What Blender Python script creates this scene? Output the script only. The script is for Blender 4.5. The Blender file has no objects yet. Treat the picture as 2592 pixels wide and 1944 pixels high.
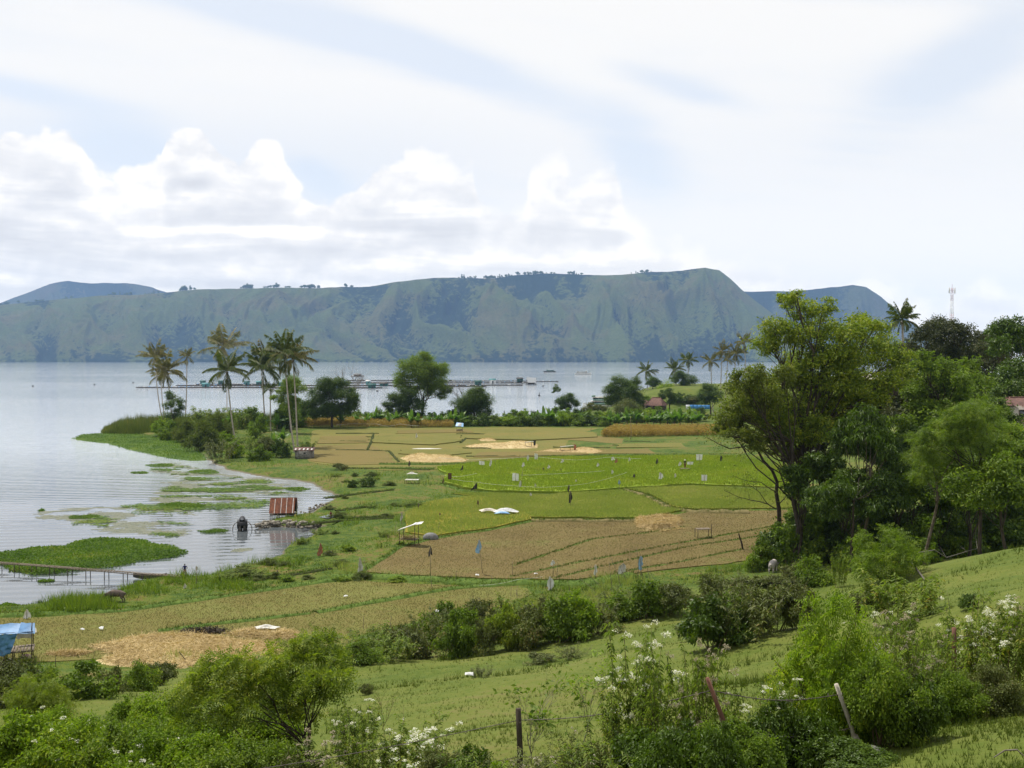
import bpy, bmesh, math, random
import numpy as np
from mathutils import Vector, Matrix
R_ = math.radians
scene = bpy.context.scene
COL = scene.collection

# ------------------------------------------------------------------ camera
F_PX, CX, CY, HOR, EYE = 2543.0, 1296.0, 972.0, 904.0, 25.0
PITCH = -math.atan((CY - HOR) / F_PX)
cam_data = bpy.data.cameras.new('camera')
cam_data.sensor_width = 36.0
cam_data.lens = 36.0 * F_PX / 2592.0
cam_data.clip_start, cam_data.clip_end = 0.1, 60000.0
cam = bpy.data.objects.new('camera', cam_data)
COL.objects.link(cam)
cam.location = (0, 0, EYE)
cam.rotation_euler = (math.pi / 2 + PITCH, 0, 0)
scene.camera = cam

# ------------------------------------------------------------------ light and exposure
SUN_AZ, SUN_EL = R_(-42), R_(64)
SUN_STRENGTH, SKY_STRENGTH = 4.8, 0.14
scene.view_settings.view_transform = 'Standard'
scene.view_settings.look = 'None'
scene.view_settings.gamma = 1.0
scene.view_settings.use_curve_mapping = False
scene.view_settings.exposure = 0.18
cy = scene.cycles
cy.use_denoising = True
cy.use_adaptive_sampling = True
cy.adaptive_threshold = 0.012
cy.max_bounces = 6
cy.diffuse_bounces = 3
cy.glossy_bounces = 2
cy.transmission_bounces = 3
cy.volume_bounces = 3
cy.transparent_max_bounces = 4
cy.caustics_reflective = False
cy.caustics_refractive = False

sd = Vector((math.sin(SUN_AZ) * math.cos(SUN_EL), math.cos(SUN_AZ) * math.cos(SUN_EL), math.sin(SUN_EL)))
sun_data = bpy.data.lights.new('sun', 'SUN')
sun_data.energy = SUN_STRENGTH
sun_data.angle = R_(0.5)
sun_data.color = (1.0, 0.955, 0.87)
sun = bpy.data.objects.new('sun', sun_data)
sun.rotation_euler = (-sd).to_track_quat('-Z', 'Y').to_euler()
COL.objects.link(sun)


class NT:
    """small helper that writes shader nodes"""
    def __init__(self, tree):
        self.t = tree
        self.n = tree.nodes
        self.n.clear()

    def node(self, kind, **kw):
        x = self.n.new(kind)
        for k, v in kw.items():
            setattr(x, k, v)
        return x

    def put(self, sock, v):
        if isinstance(v, bpy.types.NodeSocket):
            self.t.links.new(v, sock)
        elif v is not None:
            sock.default_value = v

    def m(self, op, a, b=None, c=None, clamp=False):
        x = self.node('ShaderNodeMath', operation=op, use_clamp=clamp)
        self.put(x.inputs[0], a)
        if b is not None: self.put(x.inputs[1], b)
        if c is not None: self.put(x.inputs[2], c)
        return x.outputs[0]

    def mix(self, f, a, b, blend='MIX'):
        x = self.node('ShaderNodeMix', data_type='RGBA', blend_type=blend)
        self.put(x.inputs[0], f)
        self.put(x.inputs[6], (*a, 1) if isinstance(a, tuple) and len(a) == 3 else a)
        self.put(x.inputs[7], (*b, 1) if isinstance(b, tuple) and len(b) == 3 else b)
        return x.outputs[2]

    def ss(self, v, lo, hi):
        x = self.node('ShaderNodeMapRange', interpolation_type='SMOOTHSTEP')
        self.put(x.inputs[0], v)
        x.inputs[1].default_value, x.inputs[2].default_value = lo, hi
        return x.outputs[0]

    def xyz(self, x=0.0, y=0.0, z=0.0):
        c = self.node('ShaderNodeCombineXYZ')
        for s, v in zip(c.inputs, (x, y, z)): self.put(s, v)
        return c.outputs[0]

    def sep(self, v):
        s = self.node('ShaderNodeSeparateXYZ')
        self.put(s.inputs[0], v)
        return s.outputs

    def noise(self, vec, scale, detail=4.0, rough=0.55, dist=0.0):
        x = self.node('ShaderNodeTexNoise')
        self.put(x.inputs['Vector'], vec)
        x.inputs['Scale'].default_value = scale
        x.inputs['Detail'].default_value = detail
        x.inputs['Roughness'].default_value = rough
        x.inputs['Distortion'].default_value = dist
        return x.outputs[0]

    def ramp(self, f, stops):
        x = self.node('ShaderNodeValToRGB')
        e = x.color_ramp.elements
        while len(e) < len(stops): e.new(0.5)
        for el, (p, c) in zip(e, stops):
            el.position = p
            el.color = (*c, 1)
        self.put(x.inputs[0], f)
        return x.outputs[0]


# ------------------------------------------------------------------ sky: Nishita, thin high cloud, a bank of cumulus over the far shore
world = bpy.data.worlds.new('World')
scene.world = world
world.use_nodes = True
w = NT(world.node_tree)
tc = w.node('ShaderNodeTexCoord').outputs['Generated']
dx, dy, dz = w.sep(tc)
az = w.m('ARCTAN2', dx, dy)
el = w.m('DIVIDE', dz, w.m('SQRT', w.m('ADD', w.m('MULTIPLY', dx, dx), w.m('MULTIPLY', dy, dy))))
sky = w.node('ShaderNodeTexSky', sky_type='NISHITA')
sky.sun_disc = False
sky.sun_elevation, sky.sun_rotation = SUN_EL, SUN_AZ
sky.altitude = 900
sky.air_density, sky.dust_density, sky.ozone_density = 1.0, 1.0, 1.0
skyc = w.node('ShaderNodeVectorMath', operation='SCALE')
w.put(skyc.inputs[0], sky.outputs[0])
skyc.inputs[3].default_value = SKY_STRENGTH
# high thin cloud, in the plane of its own layer
zz = w.m('ADD', w.m('MAXIMUM', dz, 0.0), 0.16)
px_, py_ = w.m('DIVIDE', dx, zz), w.m('DIVIDE', dy, zz)
stretch = w.xyz(w.m('ADD', w.m('MULTIPLY', px_, 0.55), w.m('MULTIPLY', py_, 0.16)), w.m('SUBTRACT', w.m('MULTIPLY', py_, 1.15), w.m('MULTIPLY', px_, 0.35)), 3.7)
hi = w.noise(stretch, 1.05, 6.0, 0.52, 0.5)
def gap(a0, e0, sa, se, tilt):
    da, de = w.m('SUBTRACT', az, a0), w.m('SUBTRACT', el, e0)
    e2 = w.m('SUBTRACT', de, w.m('MULTIPLY', da, tilt))
    q = w.m('ADD', w.m('POWER', w.m('ABSOLUTE', w.m('DIVIDE', da, sa)), 2.0), w.m('POWER', w.m('ABSOLUTE', w.m('DIVIDE', e2, se)), 2.0))
    return w.m('EXPONENT', w.m('MULTIPLY', q, -1.0))
gaps = None
for g in ((-0.05, 0.285, 0.13, 0.022, -0.35), (0.125, 0.19, 0.05, 0.045, -0.5), (0.42, 0.27, 0.10, 0.045, 0.5),
          (-0.36, 0.19, 0.06, 0.03, -0.2), (-0.47, 0.24, 0.10, 0.012, -0.1), (0.16, 0.265, 0.07, 0.014, -0.3), (-0.19, 0.175, 0.035, 0.02, -0.4), (-0.25, 0.33, 0.2, 0.02, -0.2), (0.35, 0.345, 0.2, 0.02, -0.1)):
    q = gap(*g)
    gaps = q if gaps is None else w.m('ADD', gaps, q)
hi2 = w.noise(stretch, 3.6, 5.0, 0.6, 0.3)
cover = w.m('ADD', w.m('ADD', hi, w.m('MULTIPLY', hi2, 0.22)), w.m('MULTIPLY', gaps, -0.36))
highmask = w.m('MULTIPLY', w.ss(cover, 0.22, 0.62), w.ss(dz, 0.95, 0.40))
highmask = w.m('ADD', w.m('MULTIPLY', highmask, 0.60), w.m('MULTIPLY', w.ss(dz, 0.62, 0.33), 0.37))
c_sky = w.mix(highmask, w.mix(0.65, skyc.outputs[0], (0.78, 0.845, 0.94)), (0.925, 0.925, 0.925))
# cumulus: height of its tops by azimuth (in overview pixels of the far bank), broken up by noise
tops = [(-60, 380), (0, 340), (60, 335), (125, 308), (180, 345), (235, 400), (300, 392), (352, 382), (362, 322), (430, 288), (500, 352), (528, 345), (570, 326), (630, 372), (690, 425),
        (750, 410), (830, 350), (930, 334), (1018, 340), (1042, 425), (1120, 430), (1150, 350), (1205, 330), (1245, 372), (1310, 346), (1338, 395), (1352, 450), (1420, 505), (1550, 545), (1680, 580),
        (1900, 612), (2000, 640), (2130, 622), (2230, 645), (2400, 600)]
fc = w.node('ShaderNodeFloatCurve')
A0, A1, E1 = -0.62, 0.62, 0.25
pts = [((math.atan((x * 1.1718 - CX) / F_PX) - A0) / (A1 - A0), (HOR - y * 1.1718) / F_PX / E1) for x, y in tops]
cv = fc.mapping.curves[0]
cv.points[0].location, cv.points[1].location = (0.0, pts[0][1]), (1.0, pts[-1][1])
for p in pts: cv.points.new(*p)
for p in cv.points: p.handle_type = 'AUTO_CLAMPED'
fc.mapping.update()
w.put(fc.inputs['Value'], w.m('DIVIDE', w.m('SUBTRACT', az, A0), A1 - A0))
topv = w.m('MULTIPLY', fc.outputs[0], E1)
cp = w.xyz(az, w.m('MULTIPLY', el, 1.2), 0.37)
b1 = w.noise(cp, 13.0, 9.0, 0.57, 0.1)
b2 = w.noise(w.xyz(w.m('ADD', az, 0.004), w.m('MULTIPLY', w.m('SUBTRACT', el, 0.011), 1.2), 0.37), 13.0, 6.0, 0.5, 0.1)
b3 = w.noise(cp, 60.0, 5.0, 0.6, 0.2)
vor = w.node('ShaderNodeTexVoronoi', feature='SMOOTH_F1')
w.put(vor.inputs['Vector'], cp)
vor.inputs['Scale'].default_value = 34.0
vor.inputs['Smoothness'].default_value = 0.35
puff = w.m('SUBTRACT', 0.55, vor.outputs['Distance'])
edge = w.m('ADD', topv, w.m('MULTIPLY', w.m('SUBTRACT', b1, 0.52), 0.060))
edge = w.m('ADD', edge, w.m('MULTIPLY', puff, 0.020))
edge = w.m('SUBTRACT', w.m('ADD', edge, w.m('MULTIPLY', w.m('SUBTRACT', b3, 0.5), 0.012)), el)
leftness = w.ss(az, 0.06, -0.16)
crisp = w.ss(edge, -0.001, 0.0075)
soft = w.ss(edge, -0.004, 0.018)
cum = w.m('ADD', w.m('MULTIPLY', crisp, leftness), w.m('MULTIPLY', soft, w.m('SUBTRACT', 1.0, leftness)))
cum = w.m('MULTIPLY', cum, w.ss(dz, -0.02, 0.0))
cum = w.m('MULTIPLY', cum, w.m('ADD', 0.80, w.m('MULTIPLY', leftness, 0.20)))
relief = w.m('ADD', w.m('MULTIPLY', w.m('SUBTRACT', b1, b2), 2.2), w.m('MULTIPLY', w.m('SUBTRACT', puff, 0.2), 0.22))
depth = w.ss(edge, 0.010, 0.085)
# lower tiers: lit tops over flat grey bases, in long bands
tier = w.noise(w.xyz(w.m('MULTIPLY', az, 3.2), w.m('MULTIPLY', el, 21.0), 1.3), 1.3, 6.0, 0.55, 0.5)
tier2 = w.noise(w.xyz(w.m('MULTIPLY', az, 3.2), w.m('MULTIPLY', w.m('ADD', el, 0.010), 21.0), 1.3), 1.3, 4.0, 0.5, 0.5)
band = w.m('MULTIPLY', w.m('SUBTRACT', tier, tier2), -3.2)
sh = w.m('ADD', w.m('ADD', 0.93, relief), w.m('MULTIPLY', depth, -0.36))
sh = w.m('ADD', sh, w.m('MULTIPLY', w.m('ADD', band, w.m('MULTIPLY', w.m('SUBTRACT', tier, 0.5), 0.9)), w.m('ADD', 0.25, w.m('MULTIPLY', depth, 0.75))), clamp=True)
c_cum = w.ramp(sh, [(0.0, (0.69, 0.70, 0.735)), (0.40, (0.775, 0.785, 0.815)), (0.70, (0.88, 0.88, 0.89)), (0.95, (1.03, 1.01, 0.985))])
dim = w.m('MULTIPLY', w.ss(el, 0.27, 0.17), w.m('ADD', 0.25, w.m('MULTIPLY', leftness, 0.55)))
c_sky = w.mix(dim, c_sky, w.mix(0.5, c_sky, (0.66, 0.74, 0.87)))
c_all = w.mix(cum, c_sky, c_cum)
low = w.ss(el, 0.075, 0.0)
c_all = w.mix(w.m('MULTIPLY', low, 0.40), c_all, (0.76, 0.775, 0.81))
bg = w.node('ShaderNodeBackground')
w.put(bg.inputs[0], w.mix(1.0, c_all, w.mix(w.ss(el, 0.22, 0.0), (0.99, 0.965, 0.925), (1.27, 1.18, 1.03)), 'MULTIPLY'))
bg.inputs[1].default_value = 1.0
wo = w.node('ShaderNodeOutputWorld')
w.put(wo.inputs[0], bg.outputs[0])

# ------------------------------------------------------------------ picture <-> place
FW = np.array([0, math.cos(PITCH), math.sin(PITCH)])
UP = np.array([0, -math.sin(PITCH), math.cos(PITCH)])
RT = np.array([1.0, 0, 0])
def ray(px, py):
    return FW + RT * ((px - CX) / F_PX) + UP * ((CY - py) / F_PX)
def on_plane(px, py, z=0.0):
    d = ray(px, py)
    return np.array([0, 0, EYE]) + d * ((z - EYE) / d[2])
def at_depth(px, py, dist):
    d = ray(px, py)
    return np.array([0, 0, EYE]) + d * (dist / d[1])
def scaled(ox, oy, s):
    return lambda x, y: (ox + x * s, oy + y * s)
OV = scaled(0, 0, 1.1718)
Z1 = scaled(0, 800, .4069); Z2 = scaled(850, 850, .4069); Z3 = scaled(1650, 650, .4259); Z4 = scaled(0, 1200, .4069)
Z5 = scaled(850, 1100, .4069); Z6 = scaled(1650, 1200, .4484); Z7 = scaled(0, 1500, .4069); Z8 = scaled(850, 1500, .4069)
ZA = scaled(480, 900, .217); ZB = scaled(950, 900, .217); ZC = scaled(1380, 900, .217)

# ------------------------------------------------------------------ objects
def tag(o, label=None, cat=None, group=None, kind=None):
    if label: o['label'] = label
    if cat: o['category'] = cat
    if group: o['group'] = group
    if kind: o['kind'] = kind
    return o
def empty(name, loc=(0, 0, 0), rz=0.0, label=None, cat=None, group=None):
    o = bpy.data.objects.new(name, None)
    o.empty_display_size = 0.3
    o.location = tuple(float(v) for v in loc)
    o.rotation_euler = (0, 0, rz)
    COL.objects.link(o)
    return tag(o, label, cat, group)
KIDS = {}
def link(o, parent=None):
    COL.objects.link(o)
    if parent is not None:
        o.parent = parent
        KIDS.setdefault(parent.name, []).append(o)
    return o
def copy_tree(o, loc=None, rz=None, scale=None, parent=None):
    c = o.copy()
    link(c, parent)
    for ch in list(KIDS.get(o.name, [])):
        copy_tree(ch, parent=c)
    if loc is not None: c.location = tuple(float(v) for v in loc)
    if rz is not None: c.rotation_euler = (0, 0, rz)
    if scale is not None: c.scale = scale if isinstance(scale, tuple) else (scale,) * 3
    return c

class MB:
    """collects geometry for ONE mesh"""
    def __init__(self):
        self.v, self.f, self.n = [], [], 0
    def add(self, v, f):
        v = np.asarray(v, float).reshape(-1, 3)
        f = np.asarray(f, np.int64)
        if len(v) == 0: return self
        self.v.append(v)
        self.f.append(f + self.n)
        self.n += len(v)
        return self
    def box(self, c, s, rz=0.0, rx=0.0, ry=0.0):
        x, y, z = np.array(s) / 2.0
        v = np.array([(-x, -y, -z), (x, -y, -z), (x, y, -z), (-x, y, -z), (-x, -y, z), (x, -y, z), (x, y, z), (-x, y, z)])
        if rz or rx or ry:
            v = v @ np.array(Matrix.Rotation(rz, 3, 'Z') @ Matrix.Rotation(ry, 3, 'Y') @ Matrix.Rotation(rx, 3, 'X')).T
        return self.add(v + np.array(c), [(0, 3, 2, 1), (4, 5, 6, 7), (0, 1, 5, 4), (1, 2, 6, 5), (2, 3, 7, 6), (3, 0, 4, 7)])
    def tube(self, path, rad, sides=6, cap=True):
        p = np.asarray(path, float)
        n = len(p)
        rad = np.broadcast_to(np.asarray(rad, float), (n,))
        t = np.gradient(p, axis=0)
        t /= np.linalg.norm(t, axis=1)[:, None] + 1e-9
        ref = np.array([0.0, 0, 1]) if abs(t[:, 2]).mean() < 0.8 else np.array([1.0, 0.05, 0])
        a = np.cross(t, ref); a /= np.linalg.norm(a, axis=1)[:, None] + 1e-9
        b = np.cross(t, a)
        th = np.linspace(0, 2 * np.pi, sides, endpoint=False)
        ring = a[:, None, :] * np.cos(th)[None, :, None] + b[:, None, :] * np.sin(th)[None, :, None]
        v = (p[:, None, :] + ring * rad[:, None, None]).reshape(-1, 3)
        i = np.arange(n - 1)[:, None] * sides
        j = np.arange(sides)[None, :]
        k = (j + 1) % sides
        f = np.stack([i + j, i + k, i + sides + k, i + sides + j], -1).reshape(-1, 4)
        self.add(v, f)
        if cap:
            base = self.n - n * sides
            for r in (0, n - 1):
                q = base + r * sides
                self.f.append(np.array([[q + (s if r else sides - 1 - s) for s in range(sides)]]))
        return self
    def bar(self, a, b, r=0.03, r2=None, sides=5):
        return self.tube([a, b], [r, r if r2 is None else r2], sides)
    def grid(self, g, flip=False):
        g = np.asarray(g, float)
        h, w_ = g.shape[:2]
        i = np.arange(h - 1)[:, None] * w_
        j = np.arange(w_ - 1)[None, :]
        f = np.stack([i + j, i + j + 1, i + w_ + j + 1, i + w_ + j], -1).reshape(-1, 4)
        if flip: f = f[:, ::-1]
        return self.add(g.reshape(-1, 3), f)
    def mesh(self, name, mat=None, smooth=False):
        me = bpy.data.meshes.new(name)
        if not self.v: return me
        v = np.concatenate(self.v)
        me.vertices.add(len(v))
        me.vertices.foreach_set('co', v.astype(np.float32).ravel())
        tot = np.concatenate([np.full(len(f), f.shape[1], np.int32) for f in self.f])
        idx = np.concatenate([f.ravel() for f in self.f]).astype(np.int32)
        me.loops.add(len(idx))
        me.loops.foreach_set('vertex_index', idx)
        me.polygons.add(len(tot))
        me.polygons.foreach_set('loop_start', np.concatenate([[0], np.cumsum(tot)[:-1]]).astype(np.int32))
        if smooth: me.polygons.foreach_set('use_smooth', np.ones(len(tot), bool))
        me.update(calc_edges=True)
        if mat is not None: me.materials.append(mat)
        return me
    def build(self, name, mat=None, parent=None, smooth=False, loc=None):
        o = bpy.data.objects.new(name, self.mesh(name, mat, smooth))
        if loc is not None: o.location = tuple(float(q) for q in loc)
        return link(o, parent)

# ------------------------------------------------------------------ materials (all procedural)
def principled(name, rough=0.8, spec=0.3):
    m = bpy.data.materials.new(name)
    m.use_nodes = True
    t = NT(m.node_tree)
    p = t.node('ShaderNodeBsdfPrincipled')
    p.inputs['Roughness'].default_value = rough
    p.inputs['Specular IOR Level'].default_value = spec
    o = t.node('ShaderNodeOutputMaterial')
    t.put(o.inputs[0], p.outputs[0])
    return m, t, p, o
def mat(name, a, b=None, scale=4.0, rough=0.8, spec=0.25, metal=0.0, bump=0.0, detail=5.0, stretch=(1, 1, 1), space='Object', lo=0.35, hi=0.65):
    m, t, p, o = principled(name, rough, spec)
    if b is None: b = tuple(c * 0.75 for c in a)
    if space == 'Object': co = t.node('ShaderNodeTexCoord').outputs['Object']
    else: co = t.node('ShaderNodeNewGeometry').outputs['Position']
    mp = t.node('ShaderNodeMapping')
    t.put(mp.inputs[0], co)
    mp.inputs['Scale'].default_value = stretch
    n = t.noise(mp.outputs[0], scale, detail, 0.6, 0.2)
    t.put(p.inputs['Base Color'], t.mix(t.ss(n, lo, hi), b, a))
    p.inputs['Metallic'].default_value = metal
    if bump:
        bp = t.node('ShaderNodeBump')
        bp.inputs['Strength'].default_value = bump
        t.put(bp.inputs['Height'], n)
        t.put(p.inputs['Normal'], bp.outputs[0])
    return m
def leaf_mat(name, stops, transl=0.35, rough=0.55, clump=None, gloss=0.25):
    """leaf colour varies from leaf to leaf and slowly through the plant; light also passes through the leaf"""
    m, t, p, o = principled(name, rough, gloss)
    rnd = t.node('ShaderNodeNewGeometry').outputs['Random Per Island']
    oi = t.node('ShaderNodeObjectInfo').outputs['Random']
    co = t.node('ShaderNodeTexCoord').outputs['Object']
    n = t.noise(co, clump or 0.7, 2.0, 0.5)
    f = t.m('ADD', t.m('MULTIPLY', rnd, 0.62), t.m('MULTIPLY', t.m('SUBTRACT', n, 0.5), 1.1))
    f = t.m('ADD', f, t.m('ADD', 0.12, t.m('MULTIPLY', oi, 0.14)), clamp=True)
    c = t.ramp(f, stops)
    t.put(p.inputs['Base Color'], c)
    tr = t.node('ShaderNodeBsdfTranslucent')
    t.put(tr.inputs[0], t.mix(1.0, c, (1.0, 1.12, 0.55), 'MULTIPLY'))
    mx = t.node('ShaderNodeMixShader')
    mx.inputs[0].default_value = transl
    t.put(mx.inputs[1], p.outputs[0]); t.put(mx.inputs[2], tr.outputs[0])
    t.put(o.inputs[0], mx.outputs[0])
    return m
# ------------------------------------------------------------------ height of the land
def vnoise(x, y, seed=0):
    x = np.asarray(x, float); y = np.asarray(y, float)
    xi, yi = np.floor(x).astype(np.int64), np.floor(y).astype(np.int64)
    fx, fy = x - xi, y - yi
    fx, fy = fx * fx * (3 - 2 * fx), fy * fy * (3 - 2 * fy)
    def h(i, j):
        k = (i * 374761393 + j * 668265263 + seed * 982451653) & 0xFFFFFFFF
        k = ((k ^ (k >> 13)) * 1274126177) & 0xFFFFFFFF
        return ((k ^ (k >> 16)) & 0xFFFF) / 65535.0
    return (h(xi, yi) * (1 - fx) + h(xi + 1, yi) * fx) * (1 - fy) + (h(xi, yi + 1) * (1 - fx) + h(xi + 1, yi + 1) * fx) * fy
def fbm(x, y, oct=4, seed=0):
    s, a, t = 0.0, 1.0, 0.0
    for k in range(oct):
        s = s + a * vnoise(x * 2 ** k, y * 2 ** k, seed + k * 17)
        t += a
        a *= 0.5
    return s / t
def inside(poly, x, y):
    poly = np.asarray(poly)
    c = np.zeros(np.shape(x), bool)
    x1, y1 = poly[-1]
    for x2, y2 in poly:
        if y1 != y2:
            c ^= ((y1 > y) != (y2 > y)) & (x < (x2 - x1) * (y - y1) / (y2 - y1) + x1)
        x1, y1 = x2, y2
    return c
def poly_dist(poly, x, y):
    poly = np.asarray(poly)
    best = np.full(np.shape(x), 1e9)
    ax, ay = poly[-1]
    for bx, by in poly:
        ex, ey = bx - ax, by - ay
        t = np.clip(((x - ax) * ex + (y - ay) * ey) / (ex * ex + ey * ey + 1e-9), 0, 1)
        best = np.minimum(best, np.hypot(x - ax - t * ex, y - ay - t * ey))
        ax, ay = bx, by
    return best
def smooth01(t):
    t = np.clip(t, 0, 1)
    return t * t * (3 - 2 * t)

FLAT = 0.8
ctrl = []
for px, rows in {-700: [(2100, 20), (1944, 28), (1800, 43), (1740, 58)],
                 0: [(2300, 14), (1944, 25), (1800, 41), (1740, 57)],
                 700: [(2200, 12), (1944, 20), (1830, 32), (1740, 50), (1690, 68)],
                 1300: [(2150, 11), (1944, 17), (1850, 25), (1750, 37), (1680, 52), (1635, 67)],
                 2000: [(2100, 9), (1944, 13), (1850, 20), (1700, 36), (1600, 52), (1520, 70), (1455, 95)],
                 2300: [(2050, 9), (1900, 12.5), (1700, 22), (1560, 38), (1432, 60)],
                 2592: [(2100, 6.5), (1900, 10), (1750, 15), (1600, 24), (1490, 35), (1420, 48), (1390, 56)],
                 3100: [(2000, 8), (1700, 16), (1500, 30), (1390, 48), (1350, 60)]}.items():
    for py, d in rows: ctrl.append(at_depth(px, py, d))
for px, d in ((-900, 78), (-300, 77), (0, 77), (430, 78), (870, 81), (1250, 89), (1500, 97), (1800, 112), (2000, 123), (2250, 136), (2592, 150), (3100, 165)):
    q = at_depth(px, 1500, d); ctrl.append((q[0], q[1], 0.75))
    ctrl.append((q[0] * 1.25, q[1] * 1.25, 0.6)); ctrl.append((q[0] * 2, q[1] * 2, 0.3))
ctrl += [tuple(at_depth(2300, 1470, 82)), tuple(at_depth(2592, 1440, 80)), (0, 0, 23.3), (-30, 0, 22.5), (30, 0, 23.4), (0, -25, 24), (-60, -25, 23.5), (60, -25, 24), (3, 4, 23.0), (-6, 4, 22.5)]
ctrl = np.array(ctrl, float)
_k = np.hypot(ctrl[:, None, 0] - ctrl[None, :, 0], ctrl[:, None, 1] - ctrl[None, :, 1])
_w = np.linalg.solve(_k + np.eye(len(ctrl)) * -0.6, ctrl[:, 2] - 8.0)

shore_px = [(-900, 1545), (-300, 1545), (0, 1538), (53, 1536), (138, 1525), (228, 1513), (309, 1485), (366, 1468), (468, 1459), (529, 1456), (582, 1440), (651, 1420), (692, 1403), (712, 1379), (753, 1363), (777, 1350),
            (773, 1343), (806, 1336), (740, 1339), (651, 1337), (655, 1330), (676, 1316), (753, 1306), (773, 1298), (798, 1281), (814, 1271), (846, 1256), (814, 1249), (793, 1233), (773, 1224), (732, 1216), (671, 1212), (602, 1197),
            (570, 1192), (525, 1172), (500, 1150), (440, 1118), (330, 1100), (262, 1098), (250, 1092), (256, 1082), (300, 1073), (420, 1066), (560, 1062), (800, 1060), (1100, 1060), (1380, 1056), (1440, 1045), (1530, 1036), (1570, 1026), (1590, 1000), (1600, 990), (1800, 984), (2300, 984)]
shore = [tuple(on_plane(x, y, 0.0)[:2]) for x, y in shore_px]
shore += [(2600, 800), (2600, -700), (-900, -700)]
shore = np.array(shore)
def g2(x, y, cx, cy, sx, sy):
    return np.exp(-((x - cx) / sx) ** 2 - ((y - cy) / sy) ** 2)
def height(x, y):
    x = np.asarray(x, float); y = np.asarray(y, float)
    sh = x.shape
    x, y = x.ravel(), y.ravel()
    z = np.full(x.shape, 8.0)
    for (cx_, cy_, _), w_ in zip(ctrl, _w): z = z + w_ * np.hypot(x - cx_, y - cy_)
    d = z - FLAT
    z = FLAT + np.where(d > 0, np.sqrt(d * d + 0.02) - 0.1414, 0.0) * (y < 190)
    hillness = smooth01((z - FLAT) / 3.0)
    z = z + hillness * ((fbm(x * 0.09, y * 0.16, 3, 5) - 0.5) * 1.3 + (fbm(x * 0.6, y * 0.6, 2, 9) - 0.5) * 0.16)
    # the low wooded rise behind the big trees and the grass bank by the palms
    z = z + 6.0 * g2(x, y, 150, 260, 62, 80) + 9.0 * smooth01((x - 40 - (y - 480) * 0.12) / 40) * smooth01((y - 455) / 40) * (1 - smooth01((y - 580) / 40))
    z = z + 5.0 * smooth01((x - 120) / 90) * smooth01((y - 170) / 80) * (1 - smooth01((y - 560) / 100))
    s = np.where(inside(shore, x, y), 1, -1) * poly_dist(shore, x, y)
    s = s + (fbm(x * 0.35, y * 0.35, 3, 31) - 0.5) * 2.2
    k = smooth01((s + 1.5) / 5.0)
    z = -0.9 + (z + 0.9) * k
    return z.reshape(sh)
def ground(px, py, lo=6.0, hi=760.0):
    """where the sight line through a picture point first meets the land"""
    d = ray(px, py)
    t = np.geomspace(lo, hi, 900)
    h = height(d[0] * t, d[1] * t)
    below = np.nonzero(EYE + d[2] * t < h)[0]
    if len(below) == 0: return on_plane(px, py, FLAT)
    i = max(below[0], 1)
    a, b = t[i - 1], t[i]
    for _ in range(12):
        c = (a + b) / 2
        if EYE + d[2] * c < height(np.array([d[0] * c]), np.array([d[1] * c]))[0]: b = c
        else: a = c
    return np.array([0, 0, EYE]) + d * b
def on_land(px, dist):
    q = at_depth(px, HOR, dist)
    return np.array([q[0], q[1], float(height(np.array([q[0]]), np.array([q[1]]))[0])])

rows = np.concatenate([np.linspace(-25, 4, 24), np.geomspace(4.3, 780, 520)])
us = np.linspace(-0.95, 0.95, 460)
gx = us[None, :] * (np.maximum(rows, 0)[:, None] + 22)
gy = np.repeat(rows[:, None], len(us), 1)
gz = height(gx, gy)
m_land, t, p, o = principled('land', 0.9, 0.1)
pos = t.node('ShaderNodeNewGeometry').outputs['Position']
n1 = t.noise(pos, 0.10, 5.0, 0.6, 0.3); n2 = t.noise(pos, 0.9, 5.0, 0.65); n3 = t.noise(pos, 6.0, 4.0, 0.7)
z_ = t.sep(pos)[2]
lawn = t.ramp(t.m('ADD', t.m('MULTIPLY', n1, 0.45), t.m('ADD', t.m('MULTIPLY', n2, 0.3), t.m('MULTIPLY', n3, 0.25))),
              [(0.33, (0.036, 0.062, 0.009)), (0.45, (0.074, 0.102, 0.015)), (0.55, (0.108, 0.126, 0.024)), (0.66, (0.14, 0.12, 0.042))])
shoreg = t.ramp(t.m('ADD', t.m('MULTIPLY', n1, 0.5), t.m('MULTIPLY', n2, 0.5)),
                [(0.36, (0.022, 0.045, 0.007)), (0.45, (0.05, 0.085, 0.011)), (0.53, (0.085, 0.11, 0.016)), (0.60, (0.13, 0.10, 0.032))])
dirt = t.mix(n3, (0.10, 0.085, 0.055), (0.16, 0.14, 0.09))
cc = t.mix(t.ss(z_, 1.0, 2.6), shoreg, lawn)
cc = t.mix(t.ss(t.m('ADD', z_, t.m('MULTIPLY', n2, 0.25)), 0.42, 0.22), cc, dirt)
t.put(p.inputs['Base Color'], cc)
bp = t.node('ShaderNodeBump'); bp.inputs['Strength'].default_value = 0.5; bp.inputs['Distance'].default_value = 0.25
t.put(bp.inputs['Height'], t.m('ADD', n2, t.m('MULTIPLY', n3, 0.4))); t.put(p.inputs['Normal'], bp.outputs[0])
land = MB().grid(np.stack([gx, gy, gz], -1)).build('ground', m_land, smooth=True)
tag(land, 'grassy hillside running down to flat lakeside land', kind='structure')

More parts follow.
